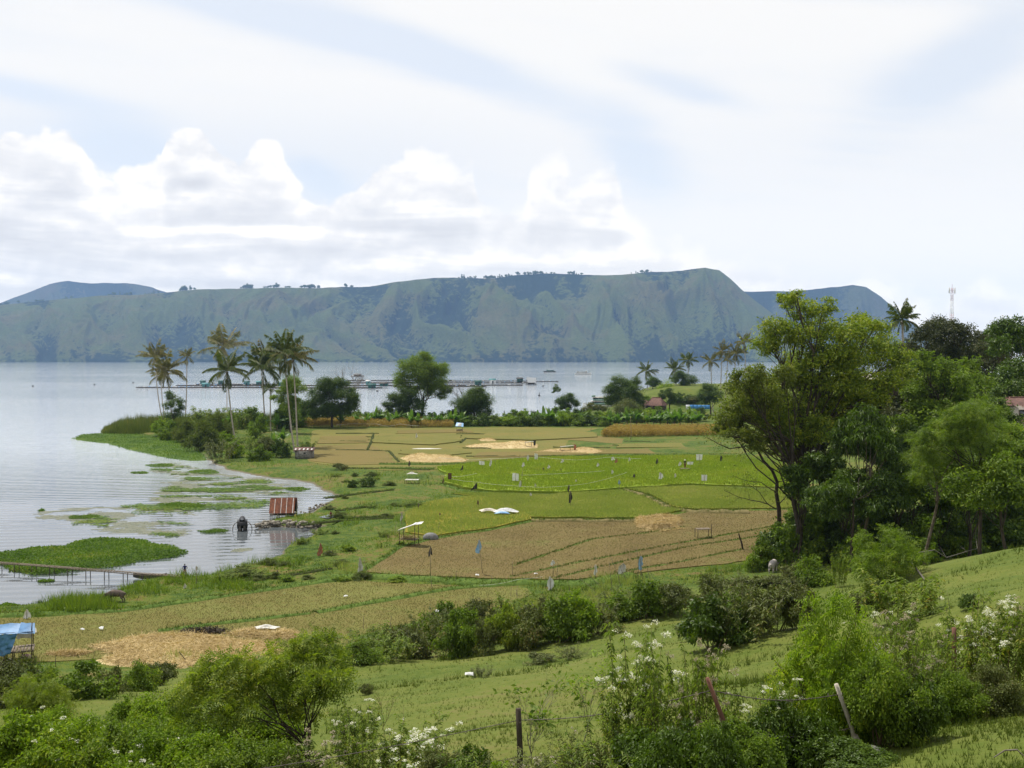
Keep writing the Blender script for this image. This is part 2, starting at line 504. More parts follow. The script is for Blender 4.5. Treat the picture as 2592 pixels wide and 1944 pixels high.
# ------------------------------------------------------------------ the lake
m_water, t, p, o = principled('lake_water', 0.06, 0.5)
p.inputs['Base Color'].default_value = (0.36, 0.395, 0.43, 1)
p.inputs['IOR'].default_value = 2.0
pos = t.node('ShaderNodeNewGeometry').outputs['Position']
x_, y_, _z = t.sep(pos)
swell = t.noise(t.xyz(t.m('MULTIPLY', x_, 0.10), t.m('MULTIPLY', y_, 0.42), 0.0), 1.0, 3.0, 0.55, 0.6)
rip = t.noise(t.xyz(t.m('MULTIPLY', x_, 0.55), t.m('MULTIPLY', y_, 1.5), 0.0), 1.0, 3.0, 0.6, 0.2)
train = t.node('ShaderNodeTexWave', wave_type='BANDS', bands_direction='Y', wave_profile='SIN')
t.put(train.inputs['Vector'], t.xyz(t.m('MULTIPLY', t.m('ADD', x_, t.m('MULTIPLY', y_, 0.15)), 0.06), t.m('SUBTRACT', y_, t.m('MULTIPLY', x_, 0.12)), 0.0))
train.inputs['Scale'].default_value = 0.13; train.inputs['Distortion'].default_value = 5.0; train.inputs['Detail'].default_value = 2.0; train.inputs['Detail Scale'].default_value = 0.35
patch = t.noise(t.xyz(t.m('MULTIPLY', x_, 0.0022), t.m('MULTIPLY', y_, 0.006), 2.0), 1.0, 4.0, 0.6, 0.5)
near = t.ss(y_, 260.0, 150.0)
calm = t.ss(patch, 0.40, 0.62)
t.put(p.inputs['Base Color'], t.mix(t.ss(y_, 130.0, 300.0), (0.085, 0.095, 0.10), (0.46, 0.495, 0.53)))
hgt = t.m('ADD', t.m('ADD', t.m('MULTIPLY', swell, 0.55), t.m('MULTIPLY', rip, 0.16)), t.m('MULTIPLY', t.m('MULTIPLY', train.outputs[0], 0.55), t.m('MULTIPLY', t.ss(x_, -18.0, -50.0), t.ss(y_, 360.0, 200.0))))
bp = t.node('ShaderNodeBump')
bp.inputs['Distance'].default_value = 0.55
st = t.m('MULTIPLY', t.m('ADD', 0.42, t.m('MULTIPLY', calm, 0.40)), t.m('SUBTRACT', 1.0, t.m('MULTIPLY', near, 0.80)))
t.put(bp.inputs['Strength'], st)
t.put(bp.inputs['Height'], hgt); t.put(p.inputs['Normal'], bp.outputs[0])
wy = np.concatenate([np.linspace(-20, 600, 32), np.geomspace(620, 9900, 50)]); wx = np.sign(np.linspace(-1, 1, 81)) * np.abs(np.linspace(-1, 1, 81)) ** 2 * 6500
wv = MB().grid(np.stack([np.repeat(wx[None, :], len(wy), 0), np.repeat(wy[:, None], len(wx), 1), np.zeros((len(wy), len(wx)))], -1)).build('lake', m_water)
tag(wv, 'wide pale blue lake', kind='structure')

# ------------------------------------------------------------------ far hills
def hill_mat(name, grass, forest, soil):
    m, t, p, o = principled(name, 0.95, 0.05)
    pos = t.node('ShaderNodeNewGeometry').outputs['Position']
    at = t.node('ShaderNodeAttribute', attribute_name='gully').outputs['Fac']
    n1 = t.noise(pos, 0.0032, 6.0, 0.62, 0.4); n2 = t.noise(pos, 0.03, 6.0, 0.75); n3 = t.noise(pos, 0.085, 3.0, 0.7)
    g = t.mix(t.ss(n1, 0.42, 0.66), grass, soil)
    f = t.m('ADD', t.m('ADD', at, t.m('MULTIPLY', t.m('SUBTRACT', n1, 0.5), 0.55)), t.m('MULTIPLY', t.m('SUBTRACT', n2, 0.5), 2.3))
    c = t.mix(t.ss(f, 0.36, 0.56), g, forest)
    c = t.mix(t.m('MULTIPLY', t.ss(n3, 0.35, 0.65), 0.55), c, t.mix(0.5, c, forest))
    t.put(p.inputs['Base Color'], c)
    bp = t.node('ShaderNodeBump'); bp.inputs['Strength'].default_value = 0.9; bp.inputs['Distance'].default_value = 26.0
    t.put(bp.inputs['Height'], n2); t.put(p.inputs['Normal'], bp.outputs[0])
    return m
CREST = {}
def hill(name, crest, d0, d1, seed, mt, spurs=(), label=None, rav=0.40, x0=-700, x1=3000, freq=1.0):
    cr = np.array([OV(*c) for c in crest])
    pxs = np.arange(x0, x1, 3.2)
    cpy = np.interp(pxs, cr[:, 0], cr[:, 1]) + (fbm(pxs * 0.02, pxs * 0, 3, seed) - 0.5) * 5
    tt = np.concatenate([np.linspace(0, 1.0, 150), np.linspace(1.03, 1.5, 14)])
    hc = np.maximum(np.array([at_depth(a, b, d1)[2] for a, b in zip(pxs, cpy)]), -20)
    P, T = np.meshgrid(pxs, tt)
    D = d0 + (d1 - d0) * T
    X = (P - CX) / F_PX * D
    tc_ = np.minimum(T, 1)
    warp = (fbm(P * 0.006, T * 2.2, 3, seed + 3) - 0.5) * 190
    S = P + warp * 1.25 + (T * 60)
    rdg = 1 - np.abs(2 * fbm(S * 0.0075 * freq, T * 0.9, 2, seed + 5) - 1) * 2.0
    rdg2 = 1 - np.abs(2 * fbm(S * 0.026 * freq, T * 2.0, 2, seed + 8) - 1) * 1.9
    rdg3 = 1 - np.abs(2 * fbm((S + P) * 0.04 * freq, T * 5.0, 3, seed + 12) - 1) * 1.7
    r = 0.64 * rdg + 0.24 * rdg2 + 0.12 * rdg3
    env = np.sin(np.pi * np.clip(tc_, 0, 1) ** 0.85) ** 0.8
    base = 0.62 * tc_ ** 1.1 + 0.38 * tc_ ** 2.2
    Hh = hc[None, :] * (base + rav * env * (r - 0.62))
    for (pts_, wid, amp) in spurs:
        q = np.array([OV(*c) for c in pts_])
        tq = np.linspace(1, 0, len(q))
        c = np.interp(T, tq[::-1], q[::-1, 0])
        dd = (P - c) / wid
        prof = np.where(dd < 0, np.exp(-np.abs(dd) * 0.9), np.exp(-np.abs(dd) * 3.4))
        Hh = Hh + 1.7 * amp * hc[None, :] * prof * np.sin(np.pi * np.clip(tc_, 0, 1)) ** 0.6
    Hh = np.where(T > 1, hc[None, :] * (1 - (T - 1) * 0.9), Hh)
    lim = EYE + (hc[None, :] - EYE) * D / d1
    Hh = np.where(T < 1, np.minimum(Hh, lim - 2), Hh)
    Hh[0] = -8
    o = MB().grid(np.stack([X, D, Hh], -1)).build(name, mt, smooth=True)
    a = o.data.attributes.new('gully', 'FLOAT', 'POINT')
    gl = np.clip(0.72 - r, 0, 1) * 1.1 + 0.30 * np.clip(1 - tc_ * 9, 0, 1) + 0.10 * (1 - tc_)
    a.data.foreach_set('value', gl.astype(np.float32).ravel())
    CREST.setdefault(name, []).append((pxs, cpy, d1, hc))
    return tag(o, label, kind='structure')
m_hill = hill_mat('hill_grass', (0.082, 0.102, 0.023), (0.007, 0.018, 0.008), (0.105, 0.094, 0.031))
m_hill_dark = hill_mat('hill_forest', (0.055, 0.064, 0.024), (0.012, 0.022, 0.014), (0.075, 0.062, 0.035))
hill('hills', [(-600, 700), (0, 660), (60, 652), (200, 640), (330, 635), (400, 628), (560, 622), (700, 622), (800, 618), (850, 611), (900, 603), (960, 600), (1060, 601), (1140, 593), (1200, 591), (1300, 595), (1400, 589), (1450, 587),
               (1500, 581), (1522, 578), (1552, 584), (1575, 602), (1600, 625), (1660, 672), (1720, 722), (1800, 790), (1900, 840), (2600, 850)], 4890, 6300, 3, m_hill,
     spurs=[([(985, 600), (1040, 680), (1110, 730), (1215, 784)], 190, 0.20), ([(700, 622), (620, 660), (560, 710), (470, 780)], 150, 0.13), ([(345, 635), (300, 690), (310, 730), (260, 782)], 130, 0.12),
            ([(1450, 586), (1420, 650), (1440, 710), (1490, 782)], 110, 0.13), ([(1570, 600), (1610, 660), (1680, 740), (1740, 790)], 120, 0.10), ([(60, 652), (110, 690), (130, 730), (190, 780)], 110, 0.11),
            ([(1140, 595), (1180, 650), (1230, 700), (1290, 782)], 60, 0.10), ([(1260, 592), (1290, 660), (1330, 720), (1380, 782)], 55, 0.09), ([(1350, 590), (1370, 650), (1400, 700), (1440, 782)], 50, 0.09), ([(860, 612), (880, 660), (860, 720), (830, 782)], 60, 0.08), ([(930, 603), (960, 660), (990, 720), (1060, 782)], 55, 0.08),
            ([(800, 618), (740, 670), (700, 720), (660, 782)], 60, 0.08), ([(470, 626), (440, 670), (420, 720), (380, 782)], 60, 0.09), ([(200, 640), (180, 690), (200, 740), (160, 782)], 50, 0.09), ([(1500, 582), (1530, 650), (1570, 720), (1600, 782)], 50, 0.09), ([(640, 622), (600, 690), (640, 740), (600, 782)], 50, 0.07), ([(-40, 668), (-20, 700), (30, 740), (60, 782)], 50, 0.08)],
     label='long grassy hill range with forested gullies rising across the lake')
hill('hills', [(1300, 700), (1540, 640), (1600, 629), (1650, 630), (1740, 627), (1800, 621), (1840, 615), (1870, 620), (1900, 640), (1940, 672), (1975, 702), (2060, 756), (2140, 800), (2600, 850)], 6500, 7700, 21, m_hill_dark,
     label='second hill behind the right end of the range', x0=1500)
hill('mountain', [(-600, 690), (-100, 678), (0, 655), (60, 632), (110, 614), (150, 606), (200, 613), (270, 611), (330, 620), (365, 632), (450, 675), (560, 720)], 8300, 9600, 33, m_hill_dark, label='distant blue mountain with its top in the clouds', x0=-700, x1=800)

# ------------------------------------------------------------------ fields on the flat land (each its own low raised bed)
def to_xy(pts, z=FLAT):
    return np.array([on_plane(x, y, z)[:2] for x, y in pts])
FIELDS = {}
def field(name, pts, mt, h=0.12, label=None, key=None, wob=1.6):
    xy = to_xy(pts)
    # finer, slightly wandering outline
    out = []
    for i in range(len(xy)):
        a, b = xy[i], xy[(i + 1) % len(xy)]
        L = np.hypot(*(b - a)); n = max(2, int(L / 1.6))
        for s in np.linspace(0, 1, n, endpoint=False):
            q = a + (b - a) * s
            out.append(q + wob * (np.array([fbm(q[0] * .3, q[1] * .3, 3, 3), fbm(q[0] * .3, q[1] * .3, 3, 4)]) - .5))
    out = np.array(out)
    bm = bmesh.new()
    top = [bm.verts.new((x, y, FLAT + h)) for x, y in out]
    bot = [bm.verts.new((x, y, FLAT - 0.3)) for x, y in out]
    f = bm.faces.new(top)
    for i in range(len(out)):
        j = (i + 1) % len(out)
        bm.faces.new((top[i], bot[i], bot[j], top[j]))
    bmesh.ops.recalc_face_normals(bm, faces=bm.faces[:])
    bmesh.ops.triangulate(bm, faces=[f])
    me = bpy.data.meshes.new(name); bm.to_mesh(me); bm.free()
    me.materials.append(mt)
    ob = link(bpy.data.objects.new(name, me))
    tag(ob, label, kind='structure')
    if key: FIELDS[key] = (xy, FLAT + h)
    return ob
def field_mat(name, stops, s1=0.12, s2=1.1, s3=7.0, rows=0.0, tilt=0.0):
    m, t, p, o = principled(name, 0.95, 0.05)
    pos = t.node('ShaderNodeNewGeometry').outputs['Position']
    x_, y_, z_ = t.sep(pos)
    n1 = t.noise(t.xyz(t.m('MULTIPLY', x_, 0.8), y_, 0), s1, 4.0, 0.6, 0.4); n2 = t.noise(pos, s2, 5.0, 0.7); n3 = t.noise(pos, s3, 3.0, 0.7)
    f = t.m('ADD', t.m('MULTIPLY', n1, 0.45), t.m('ADD', t.m('MULTIPLY', n2, 0.32), t.m('MULTIPLY', n3, 0.23)))
    t.put(p.inputs['Base Color'], t.ramp(f, stops))
    bp = t.node('ShaderNodeBump'); bp.inputs['Strength'].default_value = 0.6; bp.inputs['Distance'].default_value = 0.2
    t.put(bp.inputs['Height'], t.m('ADD', n2, n3)); t.put(p.inputs['Normal'], bp.outputs[0])
    return m
mf_brown = field_mat('stubble_soil', [(0.36, (0.095, 0.072, 0.032)), (0.46, (0.14, 0.104, 0.042)), (0.55, (0.155, 0.122, 0.048)), (0.64, (0.125, 0.135, 0.038))])
mf_olive = field_mat('stubble_olive', [(0.34, (0.115, 0.105, 0.03)), (0.46, (0.15, 0.13, 0.042)), (0.56, (0.145, 0.15, 0.042)), (0.68, (0.20, 0.15, 0.06))])
mf_far = field_mat('far_stubble', [(0.34, (0.105, 0.105, 0.03)), (0.48, (0.14, 0.135, 0.038)), (0.58, (0.165, 0.14, 0.042)), (0.70, (0.20, 0.14, 0.06))], 0.05, 0.4, 3.0)
mf_far_b = field_mat('far_stubble_brown', [(0.36, (0.115, 0.098, 0.033)), (0.47, (0.145, 0.12, 0.04)), (0.56, (0.165, 0.126, 0.046)), (0.66, (0.12, 0.125, 0.036))], 0.05, 0.4, 3.0)
mf_green = field_mat('rice_green', [(0.36, (0.12, 0.17, 0.02)), (0.46, (0.165, 0.225, 0.024)), (0.56, (0.205, 0.255, 0.03)), (0.64, (0.24, 0.22, 0.045))])
mf_ripe = field_mat('rice_ripening', [(0.34, (0.125, 0.14, 0.022)), (0.47, (0.165, 0.175, 0.028)), (0.58, (0.20, 0.19, 0.032)), (0.70, (0.25, 0.19, 0.04))])
mf_yellow = field_mat('rice_yellow', [(0.34, (0.16, 0.135, 0.025)), (0.47, (0.20, 0.175, 0.028)), (0.58, (0.25, 0.20, 0.03)), (0.70, (0.17, 0.18, 0.03))])
m_bund = mat('bund_grass', (0.10, 0.145, 0.03), (0.06, 0.10, 0.02), 1.5, 0.95, 0.05, space='W', bump=0.5)
m_bund_dry = mat('bund_dry', (0.19, 0.155, 0.07), (0.12, 0.105, 0.04), 1.5, 0.95, 0.05, space='W', bump=0.5)

field('field', [(60, 1566), (300, 1545), (600, 1500), (900, 1471), (1150, 1484), (1330, 1492), (1350, 1505), (1240, 1560), (1100, 1590), (960, 1640), (600, 1660), (100, 1672), (-400, 1672), (-400, 1570)], mf_olive, 0.06, 'olive brown stubble field nearest the slope', 'A')
field('field', [(919, 1448), (1017, 1387), (1102, 1366), (1257, 1342), (1346, 1323), (1623, 1318), (1750, 1298), (1990, 1292), (2010, 1390), (1900, 1420), (1650, 1448), (1460, 1468), (1100, 1462)], mf_brown, 0.10, 'brown cut rice field with thin green strips', 'C')
field('field', [(1024, 1300), (1080, 1272), (1200, 1256), (1285, 1268), (1340, 1300), (1344, 1316), (1250, 1337), (1100, 1358), (1030, 1350)], mf_yellow, 0.16, 'yellowing rice plot on the left of the brown field', 'D')
field('field', [(1345, 1312), (1300, 1285), (1360, 1262), (1420, 1252), (1582, 1243), (1640, 1260), (1690, 1287), (1740, 1293), (1623, 1314)], mf_ripe, 0.25, 'olive ripening rice plot', 'E')
field('field', [(1590, 1240), (1750, 1233), (2000, 1246), (2040, 1288), (1760, 1291), (1700, 1283), (1650, 1256)], mf_ripe, 0.24, 'olive ripening rice plot beside the leaning tree', 'G')
field('field', [(1102, 1187), (1237, 1172), (1379, 1161), (1750, 1157), (2020, 1160), (2040, 1240), (1750, 1229), (1582, 1238), (1420, 1250), (1257, 1246), (1175, 1238), (1118, 1222), (1135, 1204)], mf_green, 0.40, 'bright green young rice field', 'F')
field('field', [(1145, 1250), (1260, 1251), (1400, 1256), (1290, 1284), (1250, 1262)], mf_ripe, 0.15, 'narrow olive rice plot below the bright green rice', 'E2')
fr = random.Random(4)
field('field', [(775, 1170), (790, 1090), (900, 1084), (1300, 1082), (1700, 1084), (1850, 1090), (1860, 1158), (1560, 1160), (1379, 1162), (1237, 1173), (1102, 1187), (980, 1192), (860, 1180)], mf_far, 0.05, 'far olive stubble plots', 'H', wob=2.0)
for pts_, mt_, hh in (([(780, 1168), (800, 1128), (935, 1126), (985, 1150), (1000, 1176), (880, 1178)], mf_far_b, .12), ([(800, 1124), (815, 1106), (930, 1104), (935, 1122)], mf_far_b, .2), ([(940, 1122), (950, 1104), (1080, 1102), (1165, 1104), (1170, 1118), (1100, 1128)], mf_far, .32),
                      ([(1180, 1112), (1240, 1098), (1500, 1096), (1515, 1108), (1350, 1116)], mf_far, .36), ([(1370, 1108), (1510, 1104), (1640, 1118), (1560, 1124)], mf_far_b, .14), ([(1560, 1136), (1570, 1126), (1740, 1124), (1750, 1134)], mf_far, .36), ([(1500, 1150), (1530, 1139), (1800, 1137), (1810, 1149)], mf_far_b, .2),
                      ([(1010, 1150), (1020, 1132), (1170, 1134), (1190, 1148), (1110, 1156)], mf_far, .26), ([(1200, 1158), (1215, 1146), (1480, 1144), (1490, 1152), (1320, 1158)], mf_far_b, .22), ([(1000, 1098), (1010, 1090), (1180, 1088), (1200, 1095)], mf_far_b, .16), ([(1700, 1118), (1712, 1110), (1830, 1110), (1830, 1120)], mf_far_b, .24)):
    field('field', pts_, mt_, hh, 'small stubble plot among the far plots', None, wob=1.6)
def ridge(pts, wid, h, mt, label, z=FLAT):
    """a low earth bank between fields"""
    xy = to_xy(pts)
    seg = np.concatenate([[0], np.cumsum(np.hypot(*np.diff(xy, axis=0).T))])
    s = np.arange(0, seg[-1], 0.8)
    x, y = np.interp(s, seg, xy[:, 0]), np.interp(s, seg, xy[:, 1])
    tx, ty = np.gradient(x), np.gradient(y)
    L = np.hypot(tx, ty) + 1e-9
    nx, ny = -ty / L, tx / L
    wv_ = wid * (0.75 + 0.5 * vnoise(s * 0.4, s * 0, 8)); hv = h * (0.6 + 0.8 * vnoise(s * 0.7, s * 0 + 3, 9))
    prof = [(-0.5, -0.3), (-0.42, 0.5), (-0.15, 1.0), (0.15, 0.95), (0.42, 0.45), (0.5, -0.3)]
    g = np.stack([np.stack([x + nx * wv_ * a, y + ny * wv_ * a, z + hv * b * 0.7], -1) for a, b in prof], 1)
    return tag(MB().grid(g).build('bund', mt, smooth=True), label, kind='structure')
BUNDS = []
m_bund_dk = mat('bund_dark', (0.055, 0.065, 0.02), (0.03, 0.035, 0.013), 1.5, 0.95, 0.05, space='W', bump=0.5)
def bund(pts, wid, h, mt=None, label='grassy bank between fields', tuft=1.0):
    ridge(pts, wid, h, mt or m_bund, label)
    BUNDS.append((to_xy(pts), wid, h, tuft, mt is m_bund_dry))
bund([(840, 1462), (925, 1462), (1060, 1466), (1190, 1476), (1300, 1476), (1470, 1478), (1600, 1458)], 2.2, 0.5, label='green bank along the near edge of the brown field')
bund([(-60, 1560), (300, 1549), (620, 1503), (850, 1468)], 1.4, 0.3)
bund([(800, 1552), (1135, 1492), (1290, 1478)], 1.3, 0.3)
bund([(400, 1598), (600, 1575), (800, 1552)], 1.1, 0.25)
bund([(900, 1618), (1120, 1565), (1200, 1540)], 1.0, 0.25)
bund([(1345, 1320), (1500, 1321), (1623, 1320), (1660, 1309)], 1.4, 0.55, m_bund_dry, 'dry grass bank')
bund([(1582, 1243), (1640, 1262), (1690, 1288), (1760, 1297), (1900, 1300)], 1.8, 0.7, m_bund_dry, 'dry grass bank')
bund([(1115, 1226), (1175, 1243), (1257, 1251), (1420, 1256), (1582, 1243)], 1.3, 0.35)
bund([(919, 1448), (1017, 1385), (1102, 1364), (1257, 1340), (1346, 1321)], 0.9, 0.25)
for a in ([(1298, 1434), (1500, 1366), (1640, 1350), (1740, 1334)], [(1290, 1462), (1450, 1428), (1690, 1382), (1990, 1328)], [(1400, 1466), (1600, 1418), (1750, 1384), (1990, 1350)], [(1560, 1452), (1700, 1428), (1880, 1392)]):
    bund(a, 0.7, 0.16, label='thin green strip across the brown field')
bund([(1150, 1192), (1290, 1206), (1420, 1222), (1460, 1226)], 1.0, 0.55)
bund([(1340, 1192), (1480, 1207), (1620, 1215), (1700, 1232)], 1.0, 0.55)
bund([(1379, 1160), (1560, 1156), (1750, 1154), (2000, 1156)], 1.6, 0.75, label='dark grassy bank behind the bright green rice')
bund([(960, 1176), (1100, 1177), (1190, 1174), (1330, 1163)], 1.2, 0.5)
for q_ in ([(860, 1118), (930, 1119)], [(940, 1118), (990, 1118)], [(925, 1107), (1028, 1106)], [(850, 1098), (960, 1098)], [(850, 1140), (935, 1141), (985, 1143)], [(1155, 1099), (1295, 1100)], [(1130, 1105), (1175, 1104)], [(1325, 1103), (1360, 1103)], [(1160, 1135), (1250, 1136)], [(1400, 1133), (1545, 1135)], [(1580, 1119), (1700, 1121)], [(1560, 1131), (1725, 1133)],
           [(1180, 1156), (1330, 1156), (1540, 1154)], [(1710, 1149), (1810, 1149)], [(930, 1140), (940, 1118), (945, 1100)], [(1165, 1122), (1180, 1110)], [(985, 1143), (1010, 1170)], [(1550, 1128), (1620, 1130)]):
    bund(q_, 0.75, 0.42, m_bund_dk, label='short dark bank between the far plots', tuft=0.12)
bund([(960, 1187), (1100, 1188)], 1.4, 0.5)
for q_ in ([(850, 1312), (940, 1310), (1010, 1306)], [(850, 1294), (900, 1288), (925, 1284)], [(760, 1330), (830, 1322), (900, 1316), (1000, 1312)], [(820, 1262), (900, 1252), (1000, 1240)], [(870, 1186), (960, 1187), (1090, 1190)], [(560, 1475), (700, 1462), (840, 1440)]):
    bund(q_, 0.8, 0.28, m_bund_dk, label='low dark overgrown bank in the shore meadow', tuft=1.2)
# ------------------------------------------------------------------ leaves, branches, plants
L_acacia = leaf_mat('leaf_acacia', [(0.0, (0.067, 0.104, 0.0099)), (0.4, (0.1386, 0.1978, 0.0158)), (0.72, (0.2511, 0.3019, 0.0218)), (1.0, (0.3825, 0.375, 0.0347))], 0.45)
L_bronze = leaf_mat('leaf_bronze', [(0.0, (0.06, 0.0827, 0.0132)), (0.45, (0.1172, 0.1517, 0.0176)), (0.8, (0.1859, 0.2156, 0.0242)), (1.0, (0.2431, 0.2329, 0.033))], 0.45)
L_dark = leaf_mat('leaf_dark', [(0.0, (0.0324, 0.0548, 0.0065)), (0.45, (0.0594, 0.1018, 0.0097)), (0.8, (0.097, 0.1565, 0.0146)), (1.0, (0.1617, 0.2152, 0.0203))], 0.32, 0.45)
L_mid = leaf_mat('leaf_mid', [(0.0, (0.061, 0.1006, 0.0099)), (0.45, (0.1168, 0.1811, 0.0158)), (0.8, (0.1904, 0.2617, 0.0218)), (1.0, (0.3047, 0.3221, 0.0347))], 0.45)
L_bright = leaf_mat('leaf_bright', [(0.0, (0.0791, 0.1371, 0.0097)), (0.4, (0.1582, 0.2419, 0.0162)), (0.75, (0.2569, 0.3387, 0.0211)), (1.0, (0.3953, 0.3871, 0.0284))], 0.48)
L_lime = leaf_mat('leaf_lime', [(0.0, (0.0819, 0.1245, 0.0126)), (0.4, (0.152, 0.2075, 0.018)), (0.75, (0.222, 0.2697, 0.0234)), (1.0, (0.3039, 0.2904, 0.027))], 0.4)
L_dull = leaf_mat('leaf_dull', [(0.0, (0.06, 0.063, 0.018)), (0.4, (0.093, 0.1125, 0.024)), (0.7, (0.1276, 0.1575, 0.032)), (1.0, (0.24, 0.18, 0.06))], 0.28)
L_weed = leaf_mat('leaf_weed', [(0.0, (0.0654, 0.1023, 0.0126)), (0.4, (0.1266, 0.1859, 0.0198)), (0.75, (0.2073, 0.2604, 0.0315)), (1.0, (0.3491, 0.2604, 0.054))], 0.42)
L_grey = leaf_mat('leaf_grey', [(0.0, (0.033, 0.0403, 0.0154)), (0.5, (0.06, 0.072, 0.022)), (0.85, (0.0976, 0.1037, 0.033)), (1.0, (0.15, 0.1224, 0.055))], 0.25)
L_banana = leaf_mat('leaf_banana', [(0.0, (0.0495, 0.105, 0.0144)), (0.5, (0.0935, 0.1733, 0.0234)), (0.85, (0.154, 0.231, 0.036)), (1.0, (0.22, 0.1995, 0.054))], 0.45, 0.4)
L_palm = leaf_mat('leaf_palm', [(0.0, (0.0837, 0.0866, 0.0276)), (0.5, (0.158, 0.1496, 0.0469)), (0.85, (0.2603, 0.2048, 0.0759)), (1.0, (0.409, 0.2678, 0.1242))], 0.25, 0.45)
L_palmg = leaf_mat('leaf_palm_green', [(0.0, (0.0473, 0.072, 0.0176)), (0.5, (0.0929, 0.123, 0.0286)), (0.85, (0.1519, 0.165, 0.044)), (1.0, (0.2363, 0.18, 0.066))], 0.25, 0.45)
L_reed = leaf_mat('leaf_reed', [(0.0, (0.055, 0.0788, 0.0126)), (0.5, (0.0935, 0.1237, 0.0189)), (0.85, (0.1375, 0.1519, 0.0284)), (1.0, (0.209, 0.1688, 0.0441))], 0.4, clump=0.12)
L_grass = leaf_mat('leaf_grass', [(0.0, (0.0492, 0.0777, 0.0092)), (0.5, (0.0844, 0.1166, 0.0139)), (0.85, (0.1195, 0.1425, 0.0208)), (1.0, (0.1688, 0.1361, 0.0416))], 0.35, 0.7, clump=0.08)
L_shore = leaf_mat('leaf_shore', [(0.0, (0.0324, 0.0632, 0.0072)), (0.45, (0.0601, 0.1065, 0.0108)), (0.8, (0.1017, 0.1421, 0.0168)), (1.0, (0.1756, 0.1303, 0.03))], 0.35, 0.6, clump=0.09)
L_hya = leaf_mat('leaf_hyacinth', [(0.0, (0.0435, 0.0918, 0.007)), (0.45, (0.087, 0.162, 0.0098)), (0.8, (0.145, 0.216, 0.014)), (1.0, (0.2465, 0.2376, 0.028))], 0.4, 0.7, clump=0.15)
L_rice = leaf_mat('leaf_rice', [(0.0, (0.1565, 0.2155, 0.0222)), (0.5, (0.2167, 0.2842, 0.0311)), (0.85, (0.2649, 0.3037, 0.0444)), (1.0, (0.3251, 0.2842, 0.0776))], 0.55, 0.7, clump=0.06)
L_ripe = leaf_mat('leaf_ripe', [(0.0, (0.1952, 0.2488, 0.0552)), (0.5, (0.2788, 0.3151, 0.0827)), (0.85, (0.3624, 0.3481, 0.124)), (1.0, (0.4182, 0.3648, 0.1928))], 0.55, 0.7, clump=0.08)
L_stub = leaf_mat('leaf_stubble', [(0.0, (0.1232, 0.092, 0.0405)), (0.45, (0.176, 0.138, 0.0585)), (0.8, (0.1496, 0.1564, 0.045)), (1.0, (0.1144, 0.1656, 0.036))], 0.25, 0.8, clump=0.09)
L_corn = leaf_mat('leaf_corn', [(0.0, (0.2125, 0.1375, 0.044)), (0.5, (0.35, 0.2375, 0.0825)), (0.8, (0.45, 0.3125, 0.121)), (1.0, (0.25, 0.2625, 0.055))], 0.3, 0.7, clump=0.2)
L_straw = leaf_mat('straw', [(0.0, (0.3433, 0.2442, 0.1096)), (0.5, (0.4807, 0.3541, 0.1676)), (1.0, (0.6293, 0.5006, 0.2708))], 0.15, 0.8, clump=0.3)
L_flower = leaf_mat('flower_white', [(0.0, (0.48, 0.45, 0.36)), (0.5, (0.68, 0.67, 0.56)), (1.0, (0.85, 0.85, 0.78))], 0.3, 0.7)
L_flower_old = leaf_mat('flower_faded', [(0.0, (0.22, 0.17, 0.11)), (0.5, (0.40, 0.34, 0.25)), (1.0, (0.62, 0.58, 0.48))], 0.3, 0.8)
M_bark = mat('bark', (0.14, 0.115, 0.085), (0.07, 0.055, 0.04), 6, 0.95, 0.1, stretch=(1, 1, .3), bump=0.4)
M_bark_dark = mat('bark_dark', (0.075, 0.06, 0.045), (0.035, 0.028, 0.02), 6, 0.95, 0.1, stretch=(1, 1, .3), bump=0.4)
M_palmtrunk = mat('palm_bark', (0.42, 0.38, 0.32), (0.26, 0.23, 0.19), 3, 0.95, 0.1, stretch=(.6, .6, 3.0), bump=0.4)
M_stem = mat('stem', (0.10, 0.10, 0.045), (0.12, 0.08, 0.05), 5, 0.9, 0.1)
M_twig = mat('twig', (0.22, 0.20, 0.17), (0.13, 0.11, 0.09), 5, 0.9, 0.1)

def unit(v):
    return v / (np.linalg.norm(v, axis=-1, keepdims=True) + 1e-9)
def rvec(rng, n):
    return unit(rng.normal(size=(n, 3)))
def leaf_quads(mb, pos, d, nrm, ln, wd, fold=0.25, droop=0.0):
    """folded diamond leaves"""
    if len(pos) == 0: return
    d = unit(d)
    s = unit(np.cross(d, nrm))
    nn = np.cross(s, d)
    ln = np.broadcast_to(ln, (len(pos),))[:, None]; wd = np.broadcast_to(wd, (len(pos),))[:, None]
    mid = pos + d * ln * 0.45
    tip = pos + d * ln - np.array([0, 0, 1.0]) * ln * droop
    a = mid + s * wd * 0.5 + nn * wd * fold
    b = mid - s * wd * 0.5 + nn * wd * fold
    v = np.stack([pos, a, tip, b], 1).reshape(-1, 3)
    i = np.arange(len(pos))[:, None] * 4
    mb.add(v, np.concatenate([i + np.array([[0, 1, 2]]), i + np.array([[0, 2, 3]])]))
def sprays(mb, rng, pos, d, nrm, ln, pairs, lw, ll):
    """feathery compound leaves: pairs of leaflets along a stalk"""
    d = unit(d); s = unit(np.cross(d, nrm)); nn = np.cross(s, d)
    ln = np.broadcast_to(ln, (len(pos),))[:, None]
    for k in range(pairs):
        f = (k + 0.6) / pairs
        q = pos + d * ln * f - np.array([0, 0, 1.0]) * ln * 0.22 * f * f
        for sg in (-1, 1):
            dd = s * sg + d * 0.45 + rng.normal(size=pos.shape) * 0.12
            leaf_quads(mb, q, dd, nn + rng.normal(size=pos.shape) * 0.15, ln[:, 0] * ll * (1.15 - 0.6 * f), ln[:, 0] * lw, 0.1, 0.15)
